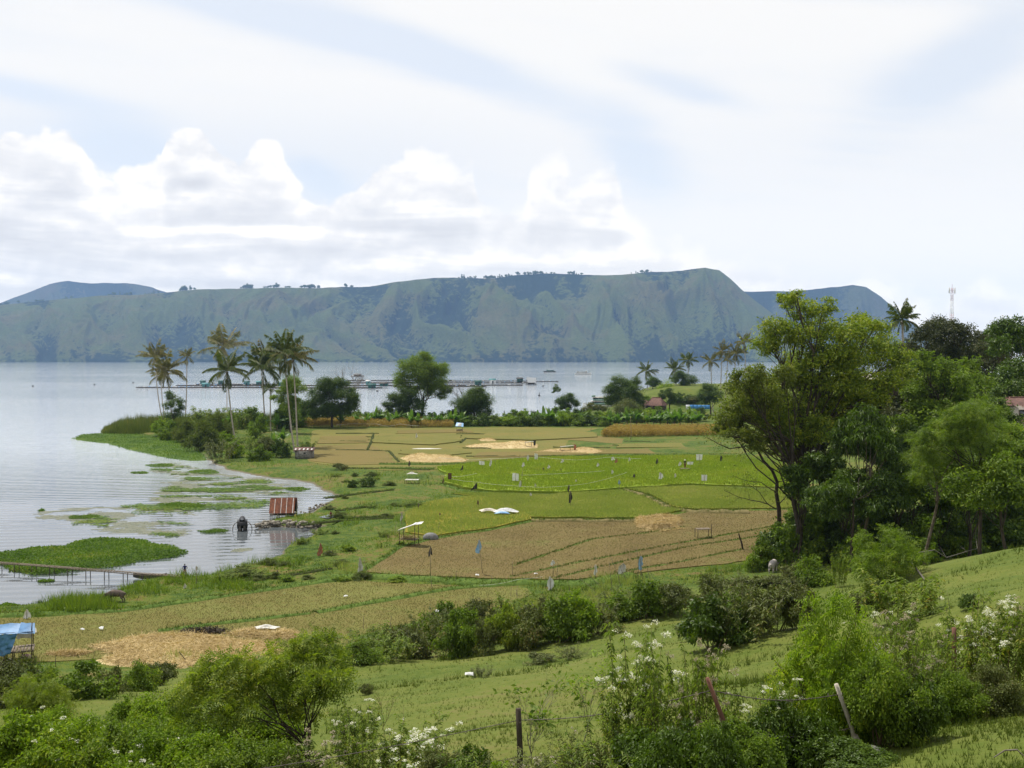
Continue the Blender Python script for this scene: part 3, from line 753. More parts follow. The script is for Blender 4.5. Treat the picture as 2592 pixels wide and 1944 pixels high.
def blades(mb, rng, pts, h, wid, lean=0.5, n=3):
    """grass: n narrow upright blades at each point"""
    m = len(pts)
    if m == 0: return
    h = np.broadcast_to(h, (m,))
    for k in range(n):
        th = rng.uniform(0, 2 * np.pi, m)
        s = np.stack([np.cos(th), np.sin(th), th * 0], -1)
        ph = rng.uniform(0, 2 * np.pi, m)
        hh = h * rng.uniform(0.55, 1.25, m)
        top = np.stack([np.cos(ph) * lean * hh * rng.uniform(0, 1, m), np.sin(ph) * lean * hh * rng.uniform(0, 1, m), hh], -1)
        b = pts + np.stack([rng.normal(size=m), rng.normal(size=m), np.zeros(m)], -1) * wid * 1.2
        v = np.stack([b - s * wid * .5, b + s * wid * .5, b + top], 1).reshape(-1, 3)
        mb.add(v, np.arange(m * 3).reshape(-1, 3))
def crown(rng, lobes, ln, aspect=0.45, cover=2.6, clumps=14, droop=0.1, spray=0, flat=0.65, rc=0.32, mb=None):
    """leaves of a crown made of lobes (centre, radius[, height factor]); each lobe is a set of leaf clumps with air between"""
    mb = mb or MB()
    tips = []
    for lb in lobes:
        c, R = np.array(lb[0], float), lb[1]
        sq = lb[2] if len(lb) > 2 else 0.8
        K = max(5, int(clumps * rng.uniform(0.8, 1.2)))
        u = rvec(rng, K); u[:, 2] = u[:, 2] * 0.85 + 0.12
        cen = c + u * np.array([1, 1, sq]) * R * rng.uniform(0.40, 1.02, K)[:, None]
        tips.append((c, cen))
        area = 0.5 * ln * ln * aspect * (0.62 if not spray else 0.42)
        n = max(20, int(cover * np.pi * R * R * sq / area))
        k = rng.integers(0, K, n)
        szs = rng.uniform(0.6, 1.35, K) * R * rc
        pos = cen[k] + rng.normal(size=(n, 3)) * np.array([1, 1, flat]) * szs[k][:, None] * 0.62
        out = unit(pos - c)
        nr = unit(np.array([0, 0, 0.5]) + out * 0.4 + rng.normal(size=(n, 3)) * 0.6)
        d = unit(np.cross(nr, rvec(rng, n))) + out * 0.35 - np.array([0, 0, droop])
        L = ln * rng.uniform(0.65, 1.25, n)
        if spray: sprays(mb, rng, pos, d, nr, L, spray, 0.10, 0.30)
        else: leaf_quads(mb, pos, d, nr, L, L * aspect, 0.2, droop)
    return mb, tips
def curve(a, b, rng, n=6, wig=0.06, sag=0.0):
    a, b = np.array(a, float), np.array(b, float)
    t = np.linspace(0, 1, n)[:, None]
    L = np.linalg.norm(b - a)
    p = a + (b - a) * t
    off = np.cumsum(rng.normal(size=(n, 3)), 0) * wig * L / n ** 0.5
    off -= off[0] + (off[-1] - off[0]) * t
    p = p + off * np.sin(np.pi * t) ** 0.5
    p[:, 2] += sag * L * np.sin(np.pi * t[:, 0])
    return p
def limbs(rng, base, fork, tips, r0, twig=0.5, mb=None, spread=None):
    """trunk from base to fork, then a limb into every lobe and twigs into its clumps"""
    mb = mb or MB()
    base, fork = np.array(base, float), np.array(fork, float)
    tr = curve(base - np.array([0, 0, 0.3]), fork, rng, 7, 0.05)
    mb.tube(tr, np.linspace(r0 * 1.25, r0 * 0.75, 7), 8)
    for c, cen in tips:
        s = tr[rng.integers(3, 7)] if np.linalg.norm(c - fork) > 0.5 else fork
        ln_ = curve(s, c, rng, 6, 0.10, 0.04)
        r1 = r0 * rng.uniform(0.25, 0.42)
        mb.tube(ln_, np.linspace(r1, r1 * 0.35, 6), 6)
        for q in cen[: max(2, int(len(cen) * twig))]:
            mb.tube(curve(ln_[rng.integers(3, 6)], q, rng, 4, 0.12), np.linspace(r1 * 0.32, r1 * 0.08, 4), 4, cap=False)
    return mb
def tree(name, base, fork, lobes, lm, bm_, r0, ln, label, cat='tree', group=None, seed=0, twig=0.5, trunk_name='trunk', crown_name='crown', **kw):
    """lobes and fork are world points; the tree stands on base"""
    rng = np.random.default_rng(seed)
    base = np.array(base, float)
    root = empty(name, base, 0, label, cat, group)
    cm, tips = crown(rng, [(np.array(l[0]) - base,) + tuple(l[1:]) for l in lobes], ln, **kw)
    limbs(rng, (0, 0, 0), np.array(fork) - base, tips, r0, twig).build(trunk_name, bm_, root, smooth=True)
    cm.build(crown_name, lm, root)
    return root
def auto_lobes(rng, c, rx, rz, n, r):
    out = []
    for k in range(n):
        u = rvec(rng, 1)[0]
        q = np.array(c) + u * np.array([rx, rx, rz]) * rng.uniform(0.35, 0.75)
        out.append((q, r * rng.uniform(0.75, 1.25)))
    return out
def pxlobes(f, lst, dist, rng, deep=0.6):
    """crown lobes given in picture points at a distance; scattered in depth so that the crown is as deep as wide"""
    out = []
    for q in lst:
        x, y = f(q[0], q[1])
        s = f(1, 0)[0] - f(0, 0)[0]
        R = q[2] * s / F_PX * dist
        dd = dist + (q[3] if len(q) > 3 else rng.uniform(-1, 1) * deep * 6.0)
        out.append((at_depth(x, y, dd), R))
    return out

# ---- shrubs: a few kinds, built once, then copied
def make_shrub(seed, lm, h=2.0, rx=1.3, ln=0.2, n=7, aspect=0.5, cover=2.4, spray=0, clumps=10, droop=0.15, stems=6, flowers=0, flat=0.65, name='shrub', ragged=0.0, cat='shrub'):
    rng = np.random.default_rng(seed)
    root = empty(name)
    lobes = []
    for k in range(n):
        a = rng.uniform(0, 2 * np.pi); f = rng.uniform(0, 0.72) ** 0.7
        z = h * rng.uniform(0.18, 0.72) * (1.0 - 0.35 * f)
        lobes.append((np.array([np.cos(a) * rx * f, np.sin(a) * rx * f, z]), rng.uniform(0.24, 0.40) * min(h, rx * 1.5) * (1 + ragged * rng.uniform(-.4, .4)), 0.85))
    lobes.append((np.array([0, 0, h * 0.70]), 0.30 * min(h, rx * 1.6), 0.9))
    cm, tips = crown(rng, lobes, ln, aspect, cover, clumps, droop, spray, flat)
    sm = MB()
    for c, cen in tips[: stems + 2]:
        b = np.array([c[0] * 0.25 + rng.normal() * 0.08, c[1] * 0.25 + rng.normal() * 0.08, -0.1])
        st_ = curve(b, c, rng, 5, 0.08)
        r = 0.012 * h + 0.006
        sm.tube(st_, np.linspace(r, r * 0.45, 5), 5)
        for q in cen[:5]: sm.tube(curve(st_[3], q, rng, 3, 0.1), [r * 0.4, r * 0.25, r * 0.1], 3, cap=False)
        if ragged:
            for q in cen[5:8]: sm.tube(curve(st_[3], q + (q - c) * ragged + np.array([0, 0, ragged * 0.4 * h]), rng, 4, 0.15), [r * 0.4, r * 0.3, r * 0.2, r * 0.08], 3, cap=False)
    sm.build('stem', M_stem, root, smooth=True)
    cm.build('foliage', lm, root)
    if flowers:
        allc = np.concatenate([c for _, c in tips])
        allc = allc[allc[:, 2] > h * 0.45]
        sel = allc[rng.integers(0, len(allc), flowers)] + rng.normal(size=(flowers, 3)) * 0.1 + np.array([0, 0, 0.14 * h])
        for q in sel: heads(MB_ := MB(), rng, [q], 0.085); MB_.build('flower_head', L_flower, root)
    return root
def heads(mb, rng, cen, r):
    """flat-topped clusters of small white flowers"""
    for c in cen:
        n = 26
        a = rng.uniform(0, 2 * np.pi, n); f = np.sqrt(rng.uniform(0, 1, n)) * r * rng.uniform(0.7, 1.3)
        p = np.stack([np.cos(a) * f, np.sin(a) * f, 0.35 * r * (1 - (f / r) ** 2) + rng.normal(size=n) * 0.008], -1) + c
        nr = unit(np.array([0, 0, 1.0]) + rng.normal(size=(n, 3)) * 0.4)
        leaf_quads(mb, p, np.cross(nr, rvec(rng, n)), nr, 0.042 * r / 0.085, 0.038 * r / 0.085, 0.15)
def make_weed(seed, lm, h=2.2, n=14, rx=0.8, ln=0.16, flowers=10, name='shrub', old=False, lean=0.25, pairs=16, fr=0.10):
    """tall weed: upright stems, drooping opposite leaves, pale flower heads on top"""
    rng = np.random.default_rng(seed)
    root = empty(name)
    sm, fm, hm = MB(), MB(), MB()
    for k in range(n):
        a = rng.uniform(0, 2 * np.pi); f = rng.uniform(0, 1) ** 0.6
        b = np.array([np.cos(a) * rx * f * 0.6, np.sin(a) * rx * f * 0.6, -0.1])
        hh = h * rng.uniform(0.62, 1.05)
        tp = b + np.array([np.cos(a) * rx * f * 0.7 + rng.normal() * lean * 0.3, np.sin(a) * rx * f * 0.7 + rng.normal() * lean * 0.3, hh])
        p = curve(b, tp, rng, 8, 0.05)
        sm.tube(p, np.linspace(0.011, 0.004, 8), 4)
        subs = [p]
        for j in range(rng.integers(2, 5)):
            i = rng.integers(3, 7)
            e = p[i] + np.array([rng.normal() * 0.22, rng.normal() * 0.22, rng.uniform(0.2, 0.5)])
            q = curve(p[i], e, rng, 5, 0.06)
            sm.tube(q, np.linspace(0.006, 0.003, 5), 3)
            subs.append(q)
        for q in subs:
            L = np.linalg.norm(q[-1] - q[0])
            m = max(4, int(pairs * L / h * 1.5))
            tpar = rng.uniform(0.22, 1.0, m) * (len(q) - 1)
            i = np.minimum(tpar.astype(int), len(q) - 2)
            pp = q[i] + (q[i + 1] - q[i]) * (tpar - i)[:, None]
            th = rng.uniform(0, 2 * np.pi, m)
            for sg in (0, np.pi):
                d = np.stack([np.cos(th + sg), np.sin(th + sg), rng.uniform(-0.55, 0.15, m)], -1)
                l_ = ln * rng.uniform(0.5, 1.25, m)
                leaf_quads(fm, pp, d, np.array([0, 0, 1.0]) + rng.normal(size=(m, 3)) * 0.2, l_, l_ * 0.30, 0.2, 0.22)
        if k < flowers:
            for q in subs[: rng.integers(1, 4)]:
                cs = q[-1] + rng.normal(size=(rng.integers(1, 4), 3)) * np.array([0.09, 0.09, 0.03]) + np.array([0, 0, 0.03])
                heads(hm, rng, cs, fr)
    sm.build('stem', M_stem, root, smooth=True)
    fm.build('foliage', lm, root)
    if flowers: hm.build('flowers', L_flower_old if old else L_flower, root)['kind'] = 'stuff'
    return root
PROTO_USED = {}
def place(proto, loc, rz, scale, label, cat, group=None, name=None):
    """the first placing moves the plant itself, later ones copy it with its parts"""
    if not PROTO_USED.get(proto.name):
        PROTO_USED[proto.name] = True
        o = proto
        o.location = tuple(float(v) for v in loc); o.rotation_euler = (0, 0, rz)
        o.scale = scale if isinstance(scale, tuple) else (scale,) * 3
    else:
        o = copy_tree(proto, loc, rz, scale)
        if 'group' in o and not group: del o['group']
    return tag(o, label, cat, group)

# ---- coconut palms
def make_frond(seed, L=4.6, droop=0.5, lm=None, leaflets=38, ragged=0.2, up=0.6):
    rng = np.random.default_rng(seed)
    mb = MB()
    n = 12
    t = np.linspace(0, 1, n)
    ang = up - droop * 2.0 * t ** 1.3
    dx_ = np.cos(ang) * L / (n - 1); dz_ = np.sin(ang) * L / (n - 1)
    p = np.stack([np.concatenate([[0], np.cumsum(dx_[:-1])]), np.zeros(n), np.concatenate([[0], np.cumsum(dz_[:-1])])], -1)
    mb.tube(p, np.linspace(0.055, 0.012, n), 4)
    m = leaflets
    s = np.linspace(0.14, 0.99, m) * (n - 1)
    i = np.minimum(s.astype(int), n - 2)
    q = p[i] + (p[i + 1] - p[i]) * (s - i)[:, None]
    tg = unit(p[i + 1] - p[i])
    ll = L * 0.24 * np.sin(np.pi * (0.12 + 0.82 * np.linspace(0, 1, m))) ** 0.7
    for sg in (-1, 1):
        keep = rng.uniform(0, 1, m) > ragged
        d = tg * 0.55 + np.array([0, sg * 1.0, 0]) + np.array([0, 0, -0.35]) + rng.normal(size=(m, 3)) * 0.10
        nr = np.array([0, -sg * 0.4, 1.0]) + rng.normal(size=(m, 3)) * 0.15
        leaf_quads(mb, q[keep], d[keep], nr[keep], ll[keep] * rng.uniform(0.75, 1.1, keep.sum()), L * 0.024, 0.1, 0.45)
    return mb.mesh('frond', lm)
FRONDS = {}
for nm, lm in (('dry', L_palm), ('green', L_palmg)):
    FRONDS[nm] = [make_frond(k, 4.4, dr, lm, 38, 0.24 if nm == 'green' else 0.36, up) for k, (dr, up) in enumerate(((0.22, 1.30), (0.34, 1.05), (0.46, 0.78), (0.58, 0.45), (0.66, 0.0), (0.35, -1.05)))]
def palm(base, top, crown_r, label, seed, kind='dry', nf=17, group='coconut palms', r0=0.20, dead=True, lean=0.0):
    rng = np.random.default_rng(seed)
    base, top = np.array(base, float), np.array(top, float)
    root = empty('coconut_palm', base, 0, label, 'palm tree', group)
    h = top - base
    n = 14
    t = np.linspace(0, 1, n)
    p = h[None, :] * t[:, None]
    bow = rng.normal() * 0.015 * np.linalg.norm(h)
    p[:, 0] = h[0] * (t ** 0.8) + bow * np.sin(np.pi * t)
    MB().tube(np.concatenate([[(0, 0, -0.4)], p]), np.concatenate([[r0 * 1.7, r0 * 1.5], np.linspace(r0 * 1.05, r0 * 0.72, n - 1)]), 8).build('trunk', M_palmtrunk, root, smooth=True)
    sc = crown_r / 3.6
    for k in range(nf):
        f = k / nf
        lev = min(5, int(f * 5.2 + rng.uniform(0, 0.9))) if dead else min(4, int(f * 4.6 + rng.uniform(0, 0.8)))
        o = bpy.data.objects.new('frond', FRONDS[kind][lev])
        link(o, root)
        o.location = tuple(p[-1] + np.array([0, 0, 0.1]))
        s = sc * rng.uniform(0.82, 1.12) * (0.8 if lev == 5 else 1)
        o.scale = (s, s, s)
        o.rotation_euler = (rng.normal() * 0.12, rng.normal() * 0.10, k * 2.399 + rng.normal() * 0.25)
    cb = MB()
    for k in range(7):
        a = k * 0.9
        c = np.array([np.cos(a) * 0.3, np.sin(a) * 0.3, -0.25 - 0.12 * (k % 3)])
        u = np.linspace(0, np.pi, 5); v_ = np.linspace(0, 2 * np.pi, 7)
        g = np.stack([np.stack([np.sin(uu) * np.cos(v_) * 0.13, np.sin(uu) * np.sin(v_) * 0.13, np.cos(uu) * 0.17 + v_ * 0], -1) for uu in u])
        cb.grid(g + c + p[-1])
    cb.build('coconuts', M_coco, root, smooth=True)
    return root
M_coco = mat('coconut_husk', (0.14, 0.13, 0.04), (0.10, 0.06, 0.03), 4, 0.7)

# ---- banana plants
def make_banana(seed, h=3.2, nl=8):
    rng = np.random.default_rng(seed)
    root = empty('banana_plant')
    MB().tube([(0, 0, -0.2), (0.02, 0, h * 0.2), (0.03, 0.02, h * 0.40)], [0.13, 0.11, 0.06], 7).build('stem', M_stem, root, smooth=True)
    for k in range(nl):
        a = k * 2.4 + rng.normal() * 0.3
        L = h * rng.uniform(0.62, 0.9)
        up = rng.uniform(0.75, 1.3) if k < nl - 2 else 1.5
        n = 9
        t = np.linspace(0, 1, n)
        ang = up - rng.uniform(0.6, 1.5) * t ** 1.5
        if k >= nl - 2: ang = up - 0.25 * t
        x = np.concatenate([[0], np.cumsum(np.cos(ang[:-1]) * L / (n - 1))]); z = np.concatenate([[0], np.cumsum(np.sin(ang[:-1]) * L / (n - 1))])
        wd = h * 0.125 * np.sin(np.pi * np.clip(0.10 + 0.88 * t, 0, 1)) ** 0.6
        wd[0] = 0.03
        g = []
        for j, (s, dz_) in enumerate(((-1, 0.0), (-0.5, 0.06), (0, 0), (0.5, 0.06), (1, 0.0))):
            jit = rng.normal(size=n) * 0.025 * h * abs(s)
            g.append(np.stack([x, s * wd, z + dz_ * 0.3 - abs(s) * wd * 0.35 + jit], -1))
        g = np.stack(g, 1) + np.array([0.03, 0.02, h * rng.uniform(0.26, 0.38)])
        c_, s_ = np.cos(a), np.sin(a)
        g = np.stack([g[..., 0] * c_ - g[..., 1] * s_, g[..., 0] * s_ + g[..., 1] * c_, g[..., 2]], -1)
        MB().grid(g).build('leaf', L_banana, root)
    return root
def bare_tree(name, base, top_r, h, label, seed, mt, r0=0.10, levels=4, spread=0.55, leaf=None, cat='tree', lean=(0, 0), split=4):
    rng = np.random.default_rng(seed)
    root = empty(name, base, 0, label, cat)
    mb = MB(); ends = []
    def grow(p, d, L, r, lv):
        e = p + d * L
        q = curve(p, e, rng, 5, 0.09)
        mb.tube(q, np.linspace(r, r * 0.6, 5), 6 if lv > 1 else 3, cap=False)
        if lv == 0: ends.append(e); return
        for k in range(split if lv > 1 else 3):
            nd = unit(d + rvec(rng, 1)[0] * spread + np.array([0, 0, 0.16]))
            grow(q[rng.integers(2, 5)], nd, L * rng.uniform(0.55, 0.85), r * 0.52, lv - 1)
    grow(np.array([0, 0, -0.2]), unit(np.array([lean[0], lean[1], 1.0])), h * 0.38, r0, levels)
    mb.build('trunk', mt, root)
    if leaf:
        ends = np.array(ends)
        fm = MB()
        n = len(ends) * leaf[1]
        pos = ends[rng.integers(0, len(ends), n)] + rng.normal(size=(n, 3)) * leaf[3]
        nr = unit(np.array([0, 0, 0.8]) + rng.normal(size=(n, 3)) * 0.5)
        leaf_quads(fm, pos, np.cross(nr, rvec(rng, n)), nr, leaf[2] * rng.uniform(.6, 1.2, n), leaf[2] * 0.4, 0.2, 0.1)
        fm.build('crown', leaf[0], root)
    return root
# ------------------------------------------------------------------ palms on the spit and along the far shore
PALMS = [  # base, top of trunk, crown radius in picture px, fronds, kind, label
    (Z1(1015, 640), Z1(965, 262), 40, 15, 'dry', 'slim coconut palm with brown drooping crown, farthest left of the palms on the spit'),
    (Z1(1028, 632), Z1(1003, 372), 30, 12, 'dry', 'short coconut palm half hidden between two taller ones at the left of the spit'),
    (Z1(1078, 700), Z1(1040, 345), 46, 16, 'dry', 'coconut palm with full grey green crown beside the dark shrub on the spit'),
    (Z1(1152, 640), Z1(1163, 252), 23, 13, 'dry', 'thin lone coconut palm with a small ragged crown, in the gap of the spit'),
    (Z1(1412, 560), Z1(1392, 205), 56, 16, 'dry', 'tall coconut palm rising straight behind the lower full crowned one'),
    (Z1(1470, 806), Z1(1412, 345), 54, 16, 'green', 'coconut palm whose bare leaning trunk bends at the foot above the waterweed'),
    (Z1(1658, 700), Z1(1628, 330), 60, 17, 'green', 'coconut palm with the widest low crown, left of the twin tall palms'),
    (Z1(1646, 668), Z1(1640, 262), 40, 13, 'dry', 'coconut palm whose trunk stands close against the wide low crowned palm'),
    (Z1(1834, 850), Z1(1770, 235), 58, 18, 'green', 'tallest coconut palm, its trunk foot beside the small stone hut'),
    (Z1(1852, 810), Z1(1822, 270), 52, 16, 'dry', 'coconut palm right behind the tallest one, with hanging dry fronds'),
]
for k, (b, tp, r, nf, kind, lab) in enumerate(PALMS):
    bw = on_plane(b[0], b[1], FLAT - 0.1)
    bw[2] = float(height(np.array([bw[0]]), np.array([bw[1]]))[0])
    palm(bw, at_depth(tp[0], tp[1], bw[1]), 1.0 * r / F_PX * bw[1], lab, 40 + k, kind, nf + 3, 'coconut palms on the spit', 0.21)
def far_palm(px, py, basepx, dist, r, nf, kind, lab, seed, grp='coconut palms by the far shore', r0=0.22):
    bw = on_land(basepx, dist)
    palm(bw, at_depth(px, py, dist), r / F_PX * dist, lab, seed, kind, nf, grp, r0)
far_palm(1636, 940, 1640, 545, 27, 14, 'green', 'lone coconut palm leaning over a round shrub on the grass bank', 61)
far_palm(1707, 936, 1712, 545, 26, 14, 'green', 'left and lower one of the two coconut palms above the dark round tree', 62)
far_palm(1741, 914, 1742, 550, 26, 14, 'green', 'right and higher one of the two coconut palms above the dark round tree', 63)
far_palm(1800, 916, 1806, 440, 27, 13, 'dry', 'leftmost coconut palm of the clump beside the big tree', 64)
far_palm(1829, 890, 1826, 450, 27, 13, 'dry', 'brown crowned coconut palm in the middle of the clump beside the big tree', 65)
far_palm(1862, 898, 1850, 445, 30, 14, 'dry', 'coconut palm of the clump partly behind the left edge of the big tree', 66)
far_palm(1842, 912, 1836, 470, 22, 11, 'dry', 'smallest and hindmost coconut palm of the clump beside the big tree', 67)
far_palm(1884, 868, 1880, 430, 28, 12, 'dry', 'coconut palm with only a few fronds showing past the big tree', 68)
far_palm(2284, 812, 2284, 190, 46, 18, 'green', 'dark coconut palm standing above the trees right of the big tree', 69, r0=0.26)
far_palm(684, 985, 684, 330, 22, 12, 'green', 'short dark shaggy palm in front of the floating cages, between two tall trunks', 70, 'coconut palms on the spit')

# ------------------------------------------------------------------ trees of the middle distance
rg = np.random.default_rng(11)
def mid_tree(f, lst, dist, basepx, lm, bm_, r0, ln, label, seed, name='broadleaf_tree', forkup=0.35, deep=0.4, cat='tree', **kw):
    kw['cover'] = kw.get('cover', 2.6) * 1.5; kw.setdefault('rc', 0.40)
    rng = np.random.default_rng(seed)
    lo = pxlobes(f, lst, dist, rng, deep)
    b = on_land(basepx, dist)
    c = np.mean([l[0] for l in lo], 0)
    fk = b + (c - b) * np.array([0.6, 0.6, forkup * 1.6 if forkup < 0.6 else forkup])
    return tree(name, b, fk, lo, lm, bm_, r0, ln, label, cat, None, seed, **kw)
I = lambda x, y: (x, y)
mid_tree(I, [(1072, 918, 30), (1040, 930, 32), (1105, 932, 30), (1022, 958, 26), (1062, 950, 36), (1108, 965, 34), (1085, 985, 26), (1128, 985, 18), (1045, 985, 22), (1010, 975, 15), (1075, 900, 16), (1118, 1002, 16), (1092, 940, 26)],
         375, 1070, L_mid, M_bark_dark, 0.42, 0.42, 'tall dome crowned green tree standing over the banana plants by the water', 101, cover=2.2, clumps=18, twig=0.35, forkup=0.36)
mid_tree(I, [(1000, 1012, 26), (1030, 1000, 26), (985, 1028, 18), (1045, 1025, 28), (1015, 1035, 24)], 368, 1020, L_dark, M_bark_dark, 0.25, 0.40, 'low dark spreading tree under the left side of the dome crowned tree', 102, cover=3, clumps=14)
mid_tree(I, [(1195, 1008, 30), (1170, 1022, 24), (1222, 1018, 24), (1200, 1035, 30), (1175, 1040, 20), (1224, 1044, 20), (1208, 992, 18)], 362, 1200, L_dark, M_bark_dark, 0.3, 0.36, 'dense dark rounded tree to the left of the gap of open water', 103, cover=3.2, clumps=18, flat=0.8)
mid_tree(I, [(800, 1010, 30), (840, 990, 36), (870, 1000, 30), (820, 975, 24), (860, 970, 22), (885, 1030, 26), (800, 1040, 28), (840, 1035, 34), (780, 1025, 18), (895, 1012, 16)], 345, 840, L_dark, M_bark_dark, 0.4, 0.38, 'broad dark bushy tree to the right of the tall palms', 104, cover=2.8, clumps=18)
mid_tree(I, [(735, 965, 24), (720, 985, 22), (750, 985, 20), (705, 1010, 20), (745, 1015, 20), (730, 1035, 26)], 320, 735, L_mid, M_bark_dark, 0.3, 0.38, 'mid green tree seen behind the twin palm trunks', 105, cover=2.6, clumps=15)
mid_tree(Z1, [(1060, 500, 38), (1100, 540, 42), (1050, 560, 36), (1110, 600, 40), (1060, 620, 40), (1130, 570, 22), (1045, 480, 20)], 318, 436, L_dark, M_bark_dark, 0.18, 0.34, 'dark open leaved small tree among the left palms of the spit', 106, cover=1.8, clumps=12, aspect=0.55)
mid_tree(I, [(1572, 972, 24), (1550, 990, 22), (1598, 985, 26), (1560, 1015, 28), (1598, 1020, 28), (1578, 1000, 28), (1612, 1003, 16), (1608, 965, 14)], 430, 1578, L_dark, M_bark_dark, 0.5, 0.46, 'big dark tree standing in front of the moored ferry', 107, cover=3, clumps=18)
mid_tree(I, [(1590, 1030, 26), (1610, 1040, 22), (1572, 1045, 22)], 405, 1592, L_dull, M_bark_dark, 0.2, 0.40, 'olive feathery tree in front of the big dark one by the ferry', 108, cover=2.2)
mid_tree(I, [(1652, 962, 13), (1644, 970, 10), (1663, 970, 11), (1652, 974, 10)], 535, 1652, L_dark, M_bark_dark, 0.22, 0.42, 'small round dark tree beside the lone palm on the grass bank', 109, cover=2.8, clumps=12)
mid_tree(I, [(1728, 952, 16), (1712, 962, 14), (1748, 962, 15), (1734, 970, 13), (1720, 946, 10)], 535, 1732, L_dark, M_bark_dark, 0.28, 0.42, 'dark round tree under the pair of palms', 110, cover=2.8, clumps=14, forkup=0.4)
mid_tree(I, [(1435, 1008, 18), (1420, 1018, 14), (1450, 1022, 16), (1432, 1030, 16)], 400, 1435, L_dark, M_bark_dark, 0.22, 0.36, 'small dark tree left of the moored ferry', 111, cover=2.8, clumps=14)
mid_tree(I, [(1407, 982, 9), (1402, 990, 6), (1413, 988, 6)], 392, 1407, L_dark, M_bark_dark, 0.08, 0.34, 'spindly sapling with a tuft of leaves on a thin trunk at the water', 112, cover=2.2, clumps=7, forkup=0.62)
mid_tree(I, [(1690, 995, 16), (1710, 1005, 15), (1675, 1005, 12), (1700, 1015, 14)], 440, 1695, L_dark, M_bark_dark, 0.25, 0.4, 'dark tree right behind the red roofed house', 113, cover=2.8)
mid_tree(I, [(1792, 985, 20), (1812, 1000, 22), (1780, 1000, 16), (1800, 1015, 20)], 420, 1800, L_dark, M_bark_dark, 0.3, 0.42, 'dark tree under the clump of palms beside the big tree', 114, cover=2.8)
mid_tree(I, [(1690, 982, 20), (1672, 988, 12)], 520, 1690, L_bright, M_bark, 0.1, 0.4, 'pale green rounded shrub on the grass bank left of the paired palms', 115, name='shrub', cat='shrub', cover=3, clumps=12, flat=0.9)
mid_tree(I, [(1495, 1025, 10), (1515, 1030, 12), (1500, 1035, 12), (1530, 1035, 12), (1478, 1038, 12)], 412, 1505, L_dull, M_bark, 0.1, 0.36, 'scrubby tree with reddish leaves below the ferry hull', 116, cover=2.2)
bare_tree('bare_tree', on_land(886, 420), 1, 24, 'leafless grey tree above the dark bushy tree, floating cages behind', 120, M_twig, 0.30, 4, 0.55)
bare_tree('bare_tree', on_land(1172, 372), 1, 17, 'leafless grey tree between the dome crowned tree and the dark rounded one', 121, M_twig, 0.22, 4, 0.55)

# ------------------------------------------------------------------ the big trees on the right
rb = np.random.default_rng(77)
lo = pxlobes(Z3, [(820, 265, 72), (900, 330, 80), (1020, 300, 75), (730, 430, 95), (690, 520, 90), (870, 460, 110), (1020, 430, 110), (1150, 450, 110), (1280, 440, 100), (1390, 520, 90), (1460, 600, 85), (1330, 580, 120), (1180, 600, 130),
                  (1020, 590, 120), (860, 620, 120), (760, 760, 110), (960, 760, 130), (1130, 760, 120), (1290, 740, 120), (1420, 740, 90), (880, 880, 100), (1040, 890, 100), (1180, 860, 90), (1350, 850, 80), (760, 960, 95), (880, 990, 95), (1000, 1000, 90), (1100, 970, 90), (680, 960, 80), (1220, 940, 85), (820, 1060, 80), (960, 1070, 75), (1080, 1060, 70), (740, 1040, 70), (780, 860, 90), (940, 680, 110), (1080, 660, 110), (1240, 820, 100), (650, 820, 90), (780, 250, 40), (860, 225, 36), (1240, 370, 50), (1330, 410, 45), (1500, 690, 60)], 122, rb, 0.9)
base = on_land(2052, 118)
tree('broadleaf_tree', base, at_depth(*Z3(905, 1010), 120), lo, L_acacia, M_bark_dark, 0.42, 0.40, 'huge light green spreading tree, by far the largest in view', 'tree', None, 201, twig=0.5, cover=3.0, clumps=22, spray=0, aspect=0.40, flat=0.6, rc=0.40)
lo = pxlobes(Z3, [(560, 740, 95), (490, 800, 80), (620, 690, 80), (600, 830, 100), (480, 890, 85), (430, 960, 75), (560, 930, 90), (690, 900, 90), (400, 1020, 50), (510, 1010, 60), (660, 1000, 60), (740, 830, 80), (790, 690, 80), (850, 740, 70), (620, 1120, 55), (720, 1140, 60), (800, 1150, 60), (600, 1080, 55), (700, 1070, 65), (560, 1060, 50), (450, 1050, 45), (660, 780, 85), (540, 860, 85), (480, 960, 70), (640, 950, 80)], 116, rb, 0.7)
tree('broadleaf_tree', on_land(2012, 113), at_depth(*Z3(830, 1100), 115), lo, L_bronze, M_bark_dark, 0.26, 0.36, 'bronze tinged tree spreading left in front of the huge light green one', 'tree', None, 202, twig=0.6, cover=2.7, clumps=22, aspect=0.42, flat=0.55, rc=0.38)
lo = pxlobes(Z3, [(1270, 930, 70), (1190, 985, 70), (1340, 985, 75), (1120, 1050, 60), (1260, 1050, 95), (1370, 1070, 70), (1170, 1130, 80), (1310, 1150, 80), (1390, 1150, 50)], 106, rb, 0.5)
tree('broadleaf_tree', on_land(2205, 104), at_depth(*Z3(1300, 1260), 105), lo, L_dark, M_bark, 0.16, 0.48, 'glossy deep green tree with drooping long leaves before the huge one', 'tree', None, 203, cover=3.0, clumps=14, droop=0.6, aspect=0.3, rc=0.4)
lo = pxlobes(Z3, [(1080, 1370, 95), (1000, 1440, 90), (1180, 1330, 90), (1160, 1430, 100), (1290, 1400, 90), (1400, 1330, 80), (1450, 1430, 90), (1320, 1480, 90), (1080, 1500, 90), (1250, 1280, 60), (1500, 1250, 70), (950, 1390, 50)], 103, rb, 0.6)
tree('broadleaf_tree', on_land(2160, 102), at_depth(*Z3(1200, 1450), 102), lo, L_dark, M_bark_dark, 0.14, 0.42, 'low dark leafy tree filling the shade below the huge one', 'tree', None, 204, cover=3.0, clumps=14, droop=0.4, aspect=0.35)
